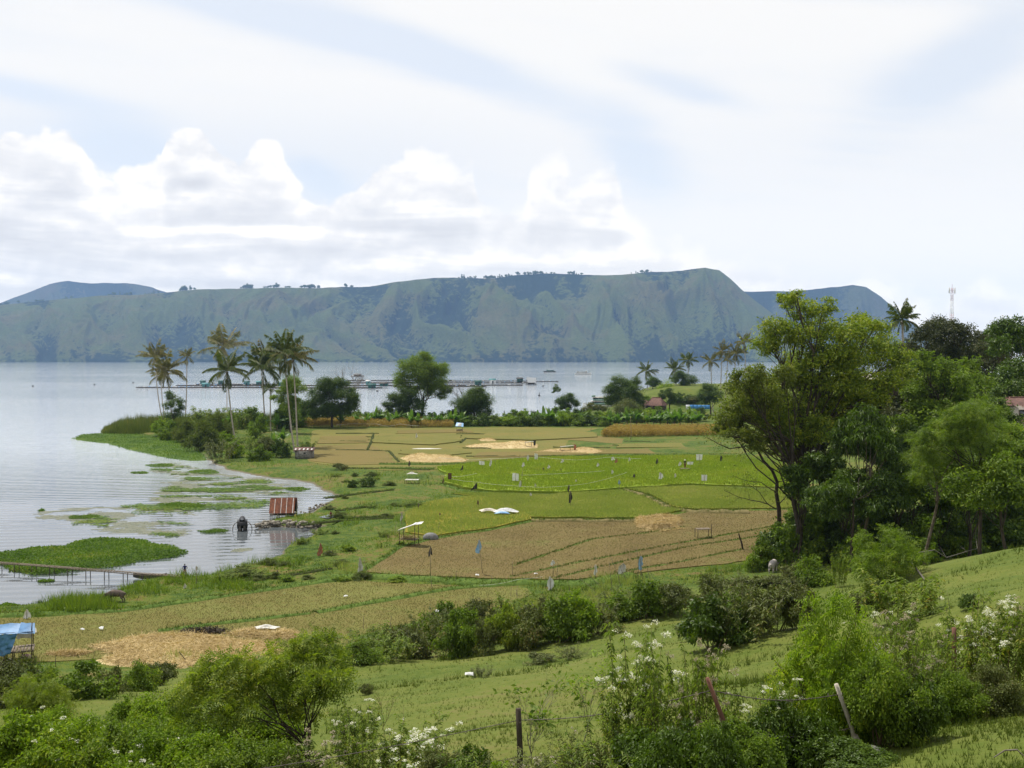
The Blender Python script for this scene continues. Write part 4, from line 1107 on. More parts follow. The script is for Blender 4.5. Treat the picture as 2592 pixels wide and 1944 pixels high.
lo = pxlobes(Z3, [(1930, 880, 75), (1860, 930, 80), (1990, 930, 85), (1780, 980, 80), (1920, 1010, 95), (2040, 1010, 85), (1700, 1000, 55), (1840, 1080, 90), (1960, 1120, 100), (2070, 1110, 80), (1750, 1090, 70), (1650, 1060, 60), (1600, 1110, 60), (1560, 1060, 45)], 96, rb, 0.6)
tree('acacia_tree', on_land(2490, 93), at_depth(*Z3(1960, 1250), 95), lo, L_mid, M_bark_dark, 0.16, 0.55, 'feathery leaved tree with layered sprays at the right of the wood', 'tree', None, 205, spray=5, cover=3.2, clumps=16, flat=0.45, rc=0.42)
lo = pxlobes(Z3, [(1720, 1160, 80), (1640, 1200, 80), (1790, 1220, 80), (1700, 1280, 90), (1600, 1300, 70), (1830, 1150, 60), (1540, 1180, 60)], 99, rb, 0.6)
tree('acacia_tree', on_land(2345, 97), at_depth(*Z3(1690, 1330), 98), lo, L_mid, M_bark, 0.14, 0.5, 'feathery leaved tree on two thin leaning trunks, between the glossy and the layered trees', 'tree', None, 206, spray=5, cover=3.0, clumps=14, flat=0.45, rc=0.42)
lo = pxlobes(Z3, [(2080, 1230, 90), (2000, 1260, 90), (2140, 1150, 80), (2180, 1260, 80), (1950, 1350, 100), (2080, 1370, 110), (2190, 1400, 100), (1850, 1330, 80), (1800, 1400, 80), (2000, 1460, 90)], 92, rb, 0.6)
tree('broadleaf_tree', on_land(2560, 90), at_depth(*Z3(2060, 1420), 91), lo, L_mid, M_bark_dark, 0.14, 0.36, 'thick leafy green tree in the lower right corner of the wood', 'tree', None, 207, cover=3.4, clumps=18, rc=0.40)
lo = pxlobes(Z3, [(1610, 590, 45), (1600, 650, 65), (1660, 650, 50), (1570, 700, 60), (1640, 730, 75), (1740, 640, 55), (1740, 700, 65), (1800, 690, 65), (1850, 740, 60), (1760, 780, 80), (1660, 820, 80), (1840, 820, 70), (1560, 800, 80), (1580, 900, 80)], 140, rb, 0.6)
tree('broadleaf_tree', on_land(2380, 142), at_depth(*Z3(1700, 880), 141), lo, L_mid, M_bark_dark, 0.3, 0.42, 'upright leafy tree with several pointed tops behind the huge tree', 'tree', None, 208, cover=3.4, clumps=18, rc=0.40)
for k, (lst, dist, bx, lm, lab) in enumerate([
    ([(1640, 430, 60), (1700, 390, 50), (1590, 470, 55), (1680, 480, 90), (1560, 540, 70), (1640, 580, 80), (1740, 430, 60)], 205, 2365, L_grey, 'dark thin leaved tree under the mast, beside the dark palm'),
    ([(1800, 420, 60), (1860, 440, 55), (1790, 510, 90), (1880, 520, 80), (1830, 600, 90), (1750, 580, 70), (1920, 590, 70)], 210, 2435, L_grey, 'grey green dull tree right of the mast'),
    ([(1960, 480, 50), (2010, 540, 80), (1950, 590, 80), (2050, 620, 80), (1980, 680, 90), (1900, 690, 70)], 200, 2500, L_grey, 'low point of the dark wood, a dull tree before the tallest dark one'),
    ([(2070, 410, 60), (2130, 400, 60), (2030, 440, 45), (2100, 480, 90), (2190, 450, 80), (2170, 540, 100), (2060, 540, 70), (2230, 520, 80)], 180, 2560, L_dark, 'tall dark green tree at the right edge of the picture'),
    ([(2150, 650, 90), (2080, 720, 80), (2190, 720, 90), (2120, 790, 80), (2000, 770, 80), (2230, 800, 80), (2050, 820, 60)], 165, 2560, L_dark, 'dark leafy tree below the tall one at the right edge'),
    ([(1890, 640, 60), (1870, 720, 80), (1940, 760, 80), (1880, 820, 80), (1960, 840, 60), (1820, 840, 70)], 155, 2450, L_mid, 'green tree behind the layered feathery one'),
    ([(1480, 560, 60), (1510, 640, 70), (1480, 740, 80), (1540, 560, 50), (1450, 680, 70)], 190, 2290, L_grey, 'dull tree mostly hidden by the huge tree, under the dark palm'),
]):
    lo = pxlobes(Z3, lst, dist, rb, 0.9)
    b = on_land(bx, dist)
    c = np.mean([l[0] for l in lo], 0)
    tree('broadleaf_tree', b, b + (c - b) * 0.6, lo, lm, M_bark_dark, 0.3, 0.50, lab, 'tree', None, 220 + k, cover=3.2, clumps=18, twig=0.6, rc=0.42)
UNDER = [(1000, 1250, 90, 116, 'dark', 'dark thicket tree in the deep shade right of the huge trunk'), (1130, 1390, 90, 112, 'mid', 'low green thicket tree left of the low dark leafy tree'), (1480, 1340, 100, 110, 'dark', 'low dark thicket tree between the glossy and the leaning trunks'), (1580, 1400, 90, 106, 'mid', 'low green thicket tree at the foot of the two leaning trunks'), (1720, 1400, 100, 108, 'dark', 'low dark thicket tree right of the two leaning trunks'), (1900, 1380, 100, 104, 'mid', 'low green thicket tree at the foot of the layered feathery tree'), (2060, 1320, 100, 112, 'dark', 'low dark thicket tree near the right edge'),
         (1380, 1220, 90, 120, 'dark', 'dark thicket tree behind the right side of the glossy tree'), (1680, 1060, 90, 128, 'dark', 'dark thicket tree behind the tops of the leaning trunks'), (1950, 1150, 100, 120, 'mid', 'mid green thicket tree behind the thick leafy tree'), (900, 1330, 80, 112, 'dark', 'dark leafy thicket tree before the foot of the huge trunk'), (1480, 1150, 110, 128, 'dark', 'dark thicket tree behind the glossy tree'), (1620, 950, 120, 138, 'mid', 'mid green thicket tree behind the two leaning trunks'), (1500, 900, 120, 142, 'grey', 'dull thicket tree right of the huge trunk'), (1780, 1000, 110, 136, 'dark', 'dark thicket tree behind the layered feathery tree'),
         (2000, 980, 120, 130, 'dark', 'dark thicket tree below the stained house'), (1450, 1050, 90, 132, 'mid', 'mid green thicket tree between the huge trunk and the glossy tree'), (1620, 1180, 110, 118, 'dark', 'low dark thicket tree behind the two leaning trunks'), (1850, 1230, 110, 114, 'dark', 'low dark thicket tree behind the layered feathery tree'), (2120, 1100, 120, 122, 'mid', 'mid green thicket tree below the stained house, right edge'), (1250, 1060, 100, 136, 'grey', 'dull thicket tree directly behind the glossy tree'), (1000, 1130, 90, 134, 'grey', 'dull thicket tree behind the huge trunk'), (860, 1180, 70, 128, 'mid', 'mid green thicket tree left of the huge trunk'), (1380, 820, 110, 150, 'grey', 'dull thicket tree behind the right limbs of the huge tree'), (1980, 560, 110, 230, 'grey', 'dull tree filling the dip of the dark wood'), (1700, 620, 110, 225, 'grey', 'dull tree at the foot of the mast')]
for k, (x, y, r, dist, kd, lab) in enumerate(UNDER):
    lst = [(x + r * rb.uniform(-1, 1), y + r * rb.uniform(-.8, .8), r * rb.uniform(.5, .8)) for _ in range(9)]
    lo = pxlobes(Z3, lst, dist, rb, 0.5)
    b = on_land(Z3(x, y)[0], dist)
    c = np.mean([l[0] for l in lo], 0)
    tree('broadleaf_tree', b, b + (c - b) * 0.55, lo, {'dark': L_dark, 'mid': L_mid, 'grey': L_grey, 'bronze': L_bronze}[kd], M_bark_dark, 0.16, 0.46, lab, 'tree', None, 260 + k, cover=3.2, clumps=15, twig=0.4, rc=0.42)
# the leaning dark tree at the field's corner, nearly bare below
def leaning_tree():
    rng = np.random.default_rng(5)
    d = 112
    b = ground(*Z6(726, 392))
    d = b[1]
    root = empty('leaning_tree', b, 0, 'thin dark leaning tree with bare lower branches at the corner of the brown field', 'tree')
    mb, fm = MB(), MB()
    W = lambda x, y, dz=0.0: at_depth(*Z3(x, y), d + dz) - b
    tr = np.array([(0, 0, -.4), W(755, 1500), W(738, 1400), W(745, 1340), W(715, 1270), W(660, 1210), W(630, 1150), W(600, 1120)])
    mb.tube(tr, np.linspace(0.30, 0.12, 8), 7)
    ends = []
    def br(pts, r0, r1):
        p = np.array(pts)
        q = np.concatenate([curve(a, c, rng, 4, 0.05)[(0 if i == 0 else 1):] for i, (a, c) in enumerate(zip(p[:-1], p[1:]))])
        mb.tube(q, np.linspace(r0, r1, len(q)), 5)
        for i in range(2, len(q)):
            for _ in range(2):
                e = q[i] + rvec(rng, 1)[0] * rng.uniform(0.7, 1.9) + np.array([0, 0, 0.35])
                mb.tube(curve(q[i], e, rng, 4, 0.12), np.linspace(r1 * 0.6, 0.008, 4), 3, cap=False)
                ends.append(e)
        return q
    br([W(600, 1120), W(540, 1130), W(460, 1140), W(390, 1110), W(330, 1075)], 0.10, 0.03)
    br([W(600, 1120), W(570, 1080), W(520, 1060), W(440, 1050)], 0.09, 0.03)
    br([W(630, 1150), W(640, 1060), W(620, 990), W(600, 930)], 0.10, 0.03)
    up = list(ends)
    br([W(740, 1500), W(690, 1470), W(610, 1450), W(520, 1430), W(430, 1390)], 0.09, 0.025)
    br([W(690, 1470), W(640, 1400), W(600, 1370), W(560, 1350)], 0.06, 0.02)
    br([W(738, 1400), W(650, 1340), W(560, 1330), W(480, 1300)], 0.07, 0.02)
    br([W(740, 1340), W(830, 1325), W(900, 1330)], 0.07, 0.02)
    br([W(745, 1480), W(800, 1420), W(850, 1380)], 0.08, 0.03)
    for src, n, s in ((up, 26, 0.6), (ends[len(up):], 7, 0.3)):
        e = np.array(src)
        m = len(e) * n
        pos = e[rng.integers(0, len(e), m)] + rng.normal(size=(m, 3)) * s * np.array([1, 1, .5])
        nr = unit(np.array([0, 0, 0.8]) + rng.normal(size=(m, 3)) * 0.5)
        leaf_quads(fm, pos, np.cross(nr, rvec(rng, m)), nr, 0.34 * rng.uniform(.6, 1.2, m), 0.12, 0.2, 0.1)
    mb.build('trunk', M_bark_dark, root, smooth=True)
    fm.build('crown', L_bronze, root)
leaning_tree()

# ------------------------------------------------------------------ banana plants behind the fields
bproto = [make_banana(300 + k, 3.2 + 0.3 * (k % 3), 8 + k % 3) for k in range(5)]
rgb = random.Random(9)
BAN = [(x, 1064, 352) for x in (795, 862, 905, 928, 948, 962)] + [(x, 1066, 350) for x in (985, 1002, 1040, 1058, 1085, 1102, 1118, 1138, 1152, 1168)] + \
      [(x, 1060, 358) for x in (1335, 1348, 1362, 1378, 1395, 1410, 1452, 1470)] + [(x, 1062, 352) for x in (1545, 1565, 1588, 1612, 1640, 1655, 1672, 1690, 1708, 1722, 1752, 1768)]
BAN += [(560, 1062, 345), (582, 1064, 340), (602, 1060, 345), (625, 1063, 350), (648, 1064, 345), (668, 1066, 340), (700, 1068, 330)]
BAN.sort()
areas = [(480, 720, 'behind the spit palms'), (760, 970, 'behind the left dry maize strip'), (975, 1180, 'at the foot of the dome crowned tree'), (1300, 1500, 'right of the gap of open water'), (1520, 1800, 'below the red roofed house')]
words_ = ['leftmost', 'second from the left', 'third from the left', 'fourth from the left', 'fifth from the left', 'sixth from the left', 'seventh from the left', 'eighth from the left', 'ninth from the left', 'tenth from the left', 'eleventh from the left', 'twelfth from the left']
cnt = {}
for k, (x, y, d) in enumerate(BAN):
    ar = [a for a in areas if a[0] <= x <= a[1]][0][2]
    i = cnt[ar] = cnt.get(ar, -1) + 1
    place(bproto[k % 5], on_land(x, d + rgb.uniform(-6, 8)), rgb.uniform(0, 6.28), rgb.uniform(1.25, 1.8), 'banana plant, %s of those %s' % (words_[i], ar), 'banana plant', 'banana plants behind the fields')
place(bproto[0], on_plane(*Z1(1700, 830), FLAT), 1.0, 1.25, 'dark banana plant growing left of the small stone hut', 'banana plant', 'banana plants behind the fields')
place(bproto[1], on_plane(*Z1(1760, 800), FLAT), 2.0, 1.35, 'banana plant behind the small stone hut with wide dark leaves', 'banana plant', 'banana plants behind the fields')

# ------------------------------------------------------------------ shrubs
F = {}  # prototypes for the middle distance
F['mid'] = make_shrub(401, L_mid, 2.2, 1.6, 0.20, 8); F['mid2'] = make_shrub(402, L_mid, 2.0, 1.5, 0.17, 7, ragged=0.7)
F['dull'] = make_shrub(403, L_dull, 2.1, 1.5, 0.17, 8, cover=2.0, ragged=0.9); F['dull2'] = make_shrub(404, L_dull, 2.0, 1.7, 0.15, 8, cover=1.7, ragged=1.1)
F['weed'] = make_weed(405, L_weed, 2.2, 26, 1.5, 0.24, 0, pairs=18); F['weed2'] = make_weed(406, L_dull, 2.2, 26, 1.5, 0.22, 0, pairs=16)
F['dark'] = make_shrub(407, L_dark, 2.2, 1.6, 0.20, 8); F['dark2'] = make_shrub(411, L_dark, 2.2, 1.7, 0.22, 9)
F['lime'] = make_shrub(408, L_lime, 2.2, 1.3, 0.20, 8, droop=0.5, aspect=0.35); F['bright'] = make_shrub(409, L_bright, 2.2, 1.5, 0.20, 8)
F['dome'] = make_shrub(410, L_mid, 3.0, 2.6, 0.50, 12, spray=5, cover=1.7, flat=0.45)
F['tall'] = make_shrub(412, L_reed, 2.6, 1.7, 0.5, 9, aspect=0.10, cover=2.0, droop=0.1, name='grass_clump', cat='grass')
HT = {'mid': 2.2, 'mid2': 2.0, 'dull': 2.1, 'dull2': 2.0, 'weed': 2.2, 'weed2': 2.2, 'dark': 2.2, 'dark2': 2.2, 'lime': 2.2, 'bright': 2.2, 'dome': 3.0, 'tall': 2.6}
WD = {'mid': 3.4, 'mid2': 3.2, 'dull': 3.2, 'dull2': 3.6, 'weed': 3.0, 'weed2': 3.0, 'dark': 3.4, 'dark2': 3.6, 'lime': 2.9, 'bright': 3.2, 'dome': 5.6, 'tall': 3.6}
rs = random.Random(21)
def shrub(f, x, bot, wpx, hpx, kind, label, cat='shrub', lib=None, group=None, dist=None):
    lib = lib or F
    px, py = f(x, bot)
    s = f(1, 0)[0] - f(0, 0)[0]
    q = ground(px, py) if dist is None else on_land(px, dist)
    hw = hpx * s / F_PX * q[1] / HT[kind]; ww = wpx * s / F_PX * q[1] / WD[kind]
    return place(lib[kind], q, rs.uniform(0, 6.28), (ww * 1.05, ww * 1.05, hw * 1.05), label, cat, group)
HEDGE = [(775, 1434, 80, 48, 'mid2', 'low green shrub at the left end of the hedge under the stubble field'), (832, 1428, 85, 58, 'weed', 'weedy green shrub second from the left in the hedge under the stubble field'),
    (892, 1421, 85, 62, 'dull', 'brownish shrub in the hedge left of the tall dark weeds'), (948, 1418, 75, 80, 'weed2', 'tall dark weed clump above the hedge left of the lime green shrub'),
    (990, 1415, 75, 92, 'mid', 'high green shrub in the hedge just left of the brown one by the lime shrub'), (1042, 1413, 65, 78, 'dull2', 'brown leaved shrub touching the left side of the lime green shrub'),
    (1098, 1403, 74, 88, 'lime', 'vivid lime green rounded shrub in the middle of the hedge'), (1150, 1396, 85, 85, 'dull', 'olive shrub touching the right side of the lime green shrub'),
    (1200, 1389, 95, 92, 'mid', 'wide green shrub in the hedge two places right of the lime one'), (1248, 1381, 75, 96, 'bright', 'yellow green shrub rising at the right of the main hedge'),
    (1292, 1371, 85, 58, 'dull2', 'low brown shrub closing the right end of the main hedge'), (1335, 1347, 85, 62, 'mid2', 'green shrub where the hedge breaks, left of the pair on the grass lip'),
    (1388, 1338, 95, 78, 'mid', 'dense green shrub on the grass lip above the break of the hedge'), (1445, 1326, 75, 68, 'dull', 'dark brownish shrub on the grass lip, right of the dense green one'),
    (1530, 1296, 70, 62, 'dull2', 'thin brown shrub standing alone on the middle grass'), (1592, 1298, 75, 45, 'weed2', 'low brown weed clump left of the bush row before the pale buffalo'),
    (1645, 1286, 85, 60, 'dull', 'brown shrub in the row before the pale buffalo'), (1700, 1279, 75, 48, 'dull2', 'low brown shrub in the row right of the pale buffalo'),
    (1750, 1266, 75, 62, 'mid2', 'green shrub at the right end of the row before the pale buffalo'), (1812, 1268, 30, 66, 'weed', 'slender upright plant standing alone left of the feathery dome bush'),
    (1925, 1254, 165, 118, 'dome', 'large feathery light green dome bush on the grass slope'), (1775, 1216, 90, 60, 'dull', 'dull shrub behind and left of the feathery dome bush'),
    (1725, 1204, 100, 88, 'mid', 'green shrub right behind the pale buffalo'), (1652, 1232, 70, 62, 'mid2', 'green shrub left of the pale buffalo'), (1850, 1225, 90, 70, 'mid', 'green shrub touching the left side of the feathery dome bush'),
    (1800, 1190, 110, 90, 'dark', 'dark shrub below the big trees, left of the feathery dome bush'), (1890, 1180, 110, 80, 'dark2', 'dark shrub behind the top of the feathery dome bush'), (1985, 1190, 120, 90, 'dark', 'dark shrub under the trees right of the feathery dome bush'),
    (2060, 1192, 120, 90, 'dark2', 'dark shrub along the top of the right grass slope, middle one'), (2140, 1178, 120, 85, 'dark', 'dark shrub along the top of the right grass slope, nearest the edge of view'), (2200, 1170, 110, 85, 'mid', 'green shrub cut by the right edge at the top of the grass slope'),
    (2100, 1195, 60, 40, 'dull2', 'low dry shrub at the lip of the right grass slope'), (2180, 1182, 90, 38, 'dull', 'brown low shrub at the right edge of the grass lip'), (2097, 1315, 44, 34, 'dark', 'small dark bush alone on the right grass slope'),
    (1542, 1402, 125, 112, 'dark', 'dark weedy bush below the middle grass strip'), (1618, 1384, 115, 118, 'weed2', 'tall dull weeds in the middle of the second bush row'), (1678, 1364, 105, 105, 'dull', 'brown shrub at the right of the second bush row'),
    (1500, 1385, 80, 65, 'dull2', 'thin brownish shrub at the left of the second bush row'), (1580, 1360, 80, 80, 'mid2', 'green shrub in the back of the second bush row'), (1740, 1345, 90, 75, 'dull2', 'dry brown shrub behind the yellow topped bush'),
    (1945, 1345, 135, 105, 'weed', 'tall leafy weeds with one white head on the right slope'), (1880, 1330, 80, 60, 'dull', 'reddish dry shrub left of the tall leafy weeds on the right slope'),
    (790, 1500, 30, 26, 'dull', 'tiny bush alone on the lower grass beside the near tree'), (1040, 1462, 45, 22, 'weed2', 'low dark weeds on the grass under the hedge'), (1160, 1430, 90, 26, 'dull2', 'strip of low brown weeds on the grass below the lime shrub'), (1235, 1420, 60, 24, 'weed2', 'little weed clump on the grass below the end of the hedge'),
    (20, 1522, 130, 100, 'dull', 'dull bush at the left edge below the tarpaulin shelter'), (95, 1510, 110, 75, 'mid2', 'green bush below the tarpaulin shelter'), (192, 1508, 110, 82, 'mid', 'green bush below the left end of the straw'), (250, 1500, 90, 70, 'dull2', 'olive bush below the middle of the straw, left one'),
    (297, 1492, 80, 66, 'mid2', 'olive bush below the middle of the straw, right one'), (340, 1483, 70, 60, 'dull', 'bush below the straw, last before the near tree'), (272, 1562, 66, 58, 'bright', 'small light bush alone on the lower left grass'), (378, 1572, 90, 76, 'bright', 'small bright bush between the lower left grass and the near tree')]
for h_ in HEDGE:
    row = 760 < h_[0] < 1460 and h_[3] > 40 or 1490 < h_[0] < 1760 and h_[3] > 40
    shrub(OV, h_[0], h_[1], h_[2] * (1.3 if row else 1.1), h_[3] * ((0.8 if 1600 < h_[0] < 1730 and h_[1] > 1270 and h_[1] < 1300 else 1.08) if row else 1.0), h_[4], h_[5])
FILL = [(800, 1418, 70), (860, 1412, 85), (920, 1404, 95), (965, 1398, 90), (1015, 1398, 95), (1070, 1390, 90), (1125, 1384, 90), (1175, 1378, 95), (1225, 1372, 90), (1270, 1362, 80), (960, 1375, 90), (1030, 1368, 90), (1110, 1358, 85), (1180, 1350, 85), (1240, 1342, 80), (1360, 1330, 70), (1415, 1322, 75), (1470, 1312, 60), (1560, 1285, 50), (1725, 1256, 55), (1565, 1370, 80), (1640, 1352, 80), (1700, 1340, 75)]
for k, (x, y, hh) in enumerate(FILL):
    shrub(OV, x, y, 95, hh * 0.85, ('weed', 'dull2', 'mid2', 'weed2', 'mid', 'dull')[k % 6], 'shrub crowded into the scrubby hedges across the slope', group='shrubs crowded into the scrubby hedges across the slope')
WOODEDGE = [(1725, 1190, 105, 100, 'mid', 'mid green bush at the wood edge, just right of the leaning tree foot'), (1768, 1186, 120, 100, 'mid2', 'bushy growth at the wood edge between the leaning tree and the wide dome'), (1828, 1192, 120, 105, 'mid', 'broad mid green bush at the wood edge, left of the feathery dome'), (1875, 1212, 100, 85, 'weed', 'weedy bush at the left foot of the feathery dome bush'),
            (1998, 1214, 150, 100, 'mid', 'broad bush at the wood edge, right of the feathery dome'), (2062, 1202, 140, 95, 'mid2', 'bush at the wood edge above the right grass slope, second right of the dome'), (2130, 1190, 130, 85, 'weed', 'weedy bush at the wood edge above the right grass slope'), (2195, 1182, 120, 80, 'mid', 'bush at the wood edge cut by the right side of the picture')]
for h_ in WOODEDGE: shrub(OV, *h_[:5], h_[5])
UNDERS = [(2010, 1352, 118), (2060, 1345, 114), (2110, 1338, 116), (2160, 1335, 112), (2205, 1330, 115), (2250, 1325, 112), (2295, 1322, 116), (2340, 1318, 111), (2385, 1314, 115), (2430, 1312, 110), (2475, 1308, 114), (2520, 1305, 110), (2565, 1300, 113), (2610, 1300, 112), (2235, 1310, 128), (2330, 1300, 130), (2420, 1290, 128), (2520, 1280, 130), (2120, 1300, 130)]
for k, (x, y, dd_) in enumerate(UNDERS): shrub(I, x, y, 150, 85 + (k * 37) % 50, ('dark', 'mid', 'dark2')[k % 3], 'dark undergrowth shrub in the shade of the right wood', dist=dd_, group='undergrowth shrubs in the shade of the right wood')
for s_ in [(1640, 996, 50, 22, 'mid', 'green bush on the grass bank above the steep reddish roof'), (1722, 1000, 60, 26, 'dark', 'dark bush on the face of the grass bank under the paired palms'), (1760, 1006, 50, 20, 'dull', 'brown bush on the face of the grass bank left of the blue fence'), (1668, 1022, 46, 26, 'mid', 'green bush before the wall of the steep roofed house'), (1640, 1030, 50, 24, 'bright', 'light green bush left of the steep roofed house'), (1605, 1012, 60, 30, 'dark2', 'dark bush at the water left of the grass bank')]:
    shrub(I, *s_[:5], s_[5], dist=(1000 - s_[1]) * 1.5 + 440 if s_[1] > 1008 else 470)
SPIT = [(1060, 770, 150, 120, 'mid', 'green shrub at the foot of the left palms'), (1000, 740, 130, 110, 'bright', 'green shrub behind the waterweed at the left palms'), (1170, 775, 170, 130, 'tall', 'grassy clump right of the dark shrub on the spit'), (1270, 830, 220, 180, 'tall', 'large pale reedy clump left of the bent palm foot'),
    (1350, 760, 190, 160, 'tall', 'reedy clump behind the bent palm foot'), (1370, 900, 190, 135, 'weed2', 'dull weedy bush at the water under the bent palm foot'), (1460, 880, 150, 110, 'bright', 'low green bush right of the bent palm foot'), (1560, 850, 170, 110, 'weed', 'weedy bush between the palm feet'),
    (1660, 870, 160, 130, 'dull', 'bush with dry drooping leaves left of the stone hut'), (1740, 880, 130, 120, 'dark', 'dark bush beside the wall of the stone hut'), (1620, 760, 160, 140, 'mid', 'green bush between the double trunk and the tall palm'), (1760, 700, 180, 150, 'dark2', 'dark bush behind the tall palm trunks'),
    (1880, 690, 150, 120, 'mid', 'green bush behind the right palm trunk'), (1500, 700, 190, 130, 'weed', 'green bush in front of the reeds'), (1910, 830, 90, 50, 'weed', 'weeds right behind the stone hut'),
    (1560, 700, 180, 130, 'mid', 'green bush behind the wide low palm crown foot'), (1300, 690, 190, 120, 'weed', 'weedy bush before the reeds, left of the bent palm'), (1620, 900, 160, 100, 'mid2', 'low green bush at the water left of the dry drooping bush'), (1840, 640, 150, 130, 'mid', 'green bush at the end of the maize behind the twin trunks'), (1400, 820, 150, 100, 'bright', 'light green bush before the bent palm foot')]
for s_ in SPIT: shrub(Z1, *s_[:5], s_[5])
for s_ in [(205, 322, 110, 62, 'dark', 'round dark bush on the lakeside meadow'), (110, 330, 70, 48, 'dark2', 'smaller dark bush left of the round one on the lakeside meadow'), (30, 220, 90, 46, 'dull', 'bush at the far left corner of the far stubble plots')]: shrub(Z5, *s_[:5], s_[5])
HB = [(x, 1078, 60, 26 + (k * 7) % 10, ('mid', 'dark', 'mid2', 'bright')[k % 4]) for k, x in enumerate(range(1185, 1545, 34))]
for k, x in enumerate(list(range(770, 1180, 27)) + list(range(1300, 1520, 27)) + list(range(1540, 1800, 26))):
    lab_ = 'green undergrowth bush among the banana plants, %s' % ('left of the water gap' if x < 1200 else 'right of the water gap')
    shrub(I, x, 1066, 52, 26 + (k * 11) % 13, ('mid', 'bright', 'dark', 'mid2')[k % 4], lab_, dist=366 + (k * 7) % 12, group='undergrowth bushes among the banana plants')
for k, h_ in enumerate(HB): shrub(I, *h_, 'green bush, %s in the low row behind the far stubble plots' % words_[k])

rm = random.Random(77)
k = 0
while k < 40:
    x, y = rm.uniform(560, 1130), rm.uniform(1185, 1480)
    q = on_plane(x, y, FLAT)
    if any(inside(xy, np.array([q[0]]), np.array([q[1]]))[0] for xy, _ in FIELDS.values()) or not inside(shore, np.array([q[0]]), np.array([q[1]]))[0] or poly_dist(shore, np.array([q[0]]), np.array([q[1]]))[0] < 3: continue
    kd = rm.choice(('tall', 'weed', 'bright', 'tall', 'tall', 'weed', 'dull2'))
    hh = rm.uniform(0.4, 0.9)
    wpx = hh * rm.uniform(2.0, 4.0) * F_PX / q[1]
    shrub(I, x, y, wpx, hh * F_PX / q[1], kd, 'low clump of coarse grass or weeds in the shore meadow', group='low clumps of weeds in the shore meadow')
    k += 1
# ------------------------------------------------------------------ near shrubs along the fence
N = {}
N['bright'] = make_shrub(501, L_bright, 2.0, 1.3, 0.11, 12, cover=3.0, clumps=12); N['bright2'] = make_shrub(502, L_bright, 2.0, 1.4, 0.095, 12, cover=2.8, clumps=14, flowers=14, ragged=0.4)
N['mid'] = make_shrub(503, L_mid, 2.0, 1.4, 0.10, 12, cover=2.8, clumps=13, ragged=0.4); N['dark'] = make_shrub(504, L_dark, 2.0, 1.4, 0.13, 12, cover=3.0, clumps=12)
N['lime'] = make_shrub(505, L_lime, 2.0, 1.2, 0.20, 12, cover=1.8, clumps=13, spray=6, flat=0.5); N['dull'] = make_shrub(506, L_dull, 2.0, 1.4, 0.085, 11, cover=2.0, clumps=14, ragged=0.9)
N['flower'] = make_weed(507, L_weed, 2.2, 24, 1.0, 0.15, 15, pairs=26, fr=0.085); N['flower2'] = make_weed(508, L_weed, 2.2, 22, 1.1, 0.14, 10, pairs=24, old=False, fr=0.07)
N['faded'] = make_weed(509, L_weed, 2.0, 26, 1.1, 0.13, 16, pairs=22, old=True, fr=0.08); N['weed'] = make_weed(510, L_weed, 2.0, 26, 1.2, 0.14, 0, pairs=22); N['dry'] = make_weed(511, L_dull, 1.8, 26, 1.2, 0.11, 5, pairs=18, old=True, fr=0.05)
N['yellow'] = make_shrub(512, L_bright, 2.2, 1.3, 0.30, 13, cover=1.5, clumps=13, spray=6, flat=0.5, ragged=0.3)
HT.update({'bright': 2.0, 'bright2': 2.0, 'mid': 2.0, 'dark': 2.0, 'lime': 2.0, 'dull': 2.0, 'flower': 2.2, 'flower2': 2.2, 'faded': 2.0, 'weed': 2.0, 'dry': 1.8, 'yellow': 2.2})
WD.update({'bright': 2.7, 'bright2': 2.8, 'mid': 2.8, 'dark': 2.8, 'lime': 2.4, 'dull': 2.8, 'flower': 2.0, 'flower2': 2.2, 'faded': 2.2, 'weed': 2.4, 'dry': 2.4, 'yellow': 2.6})
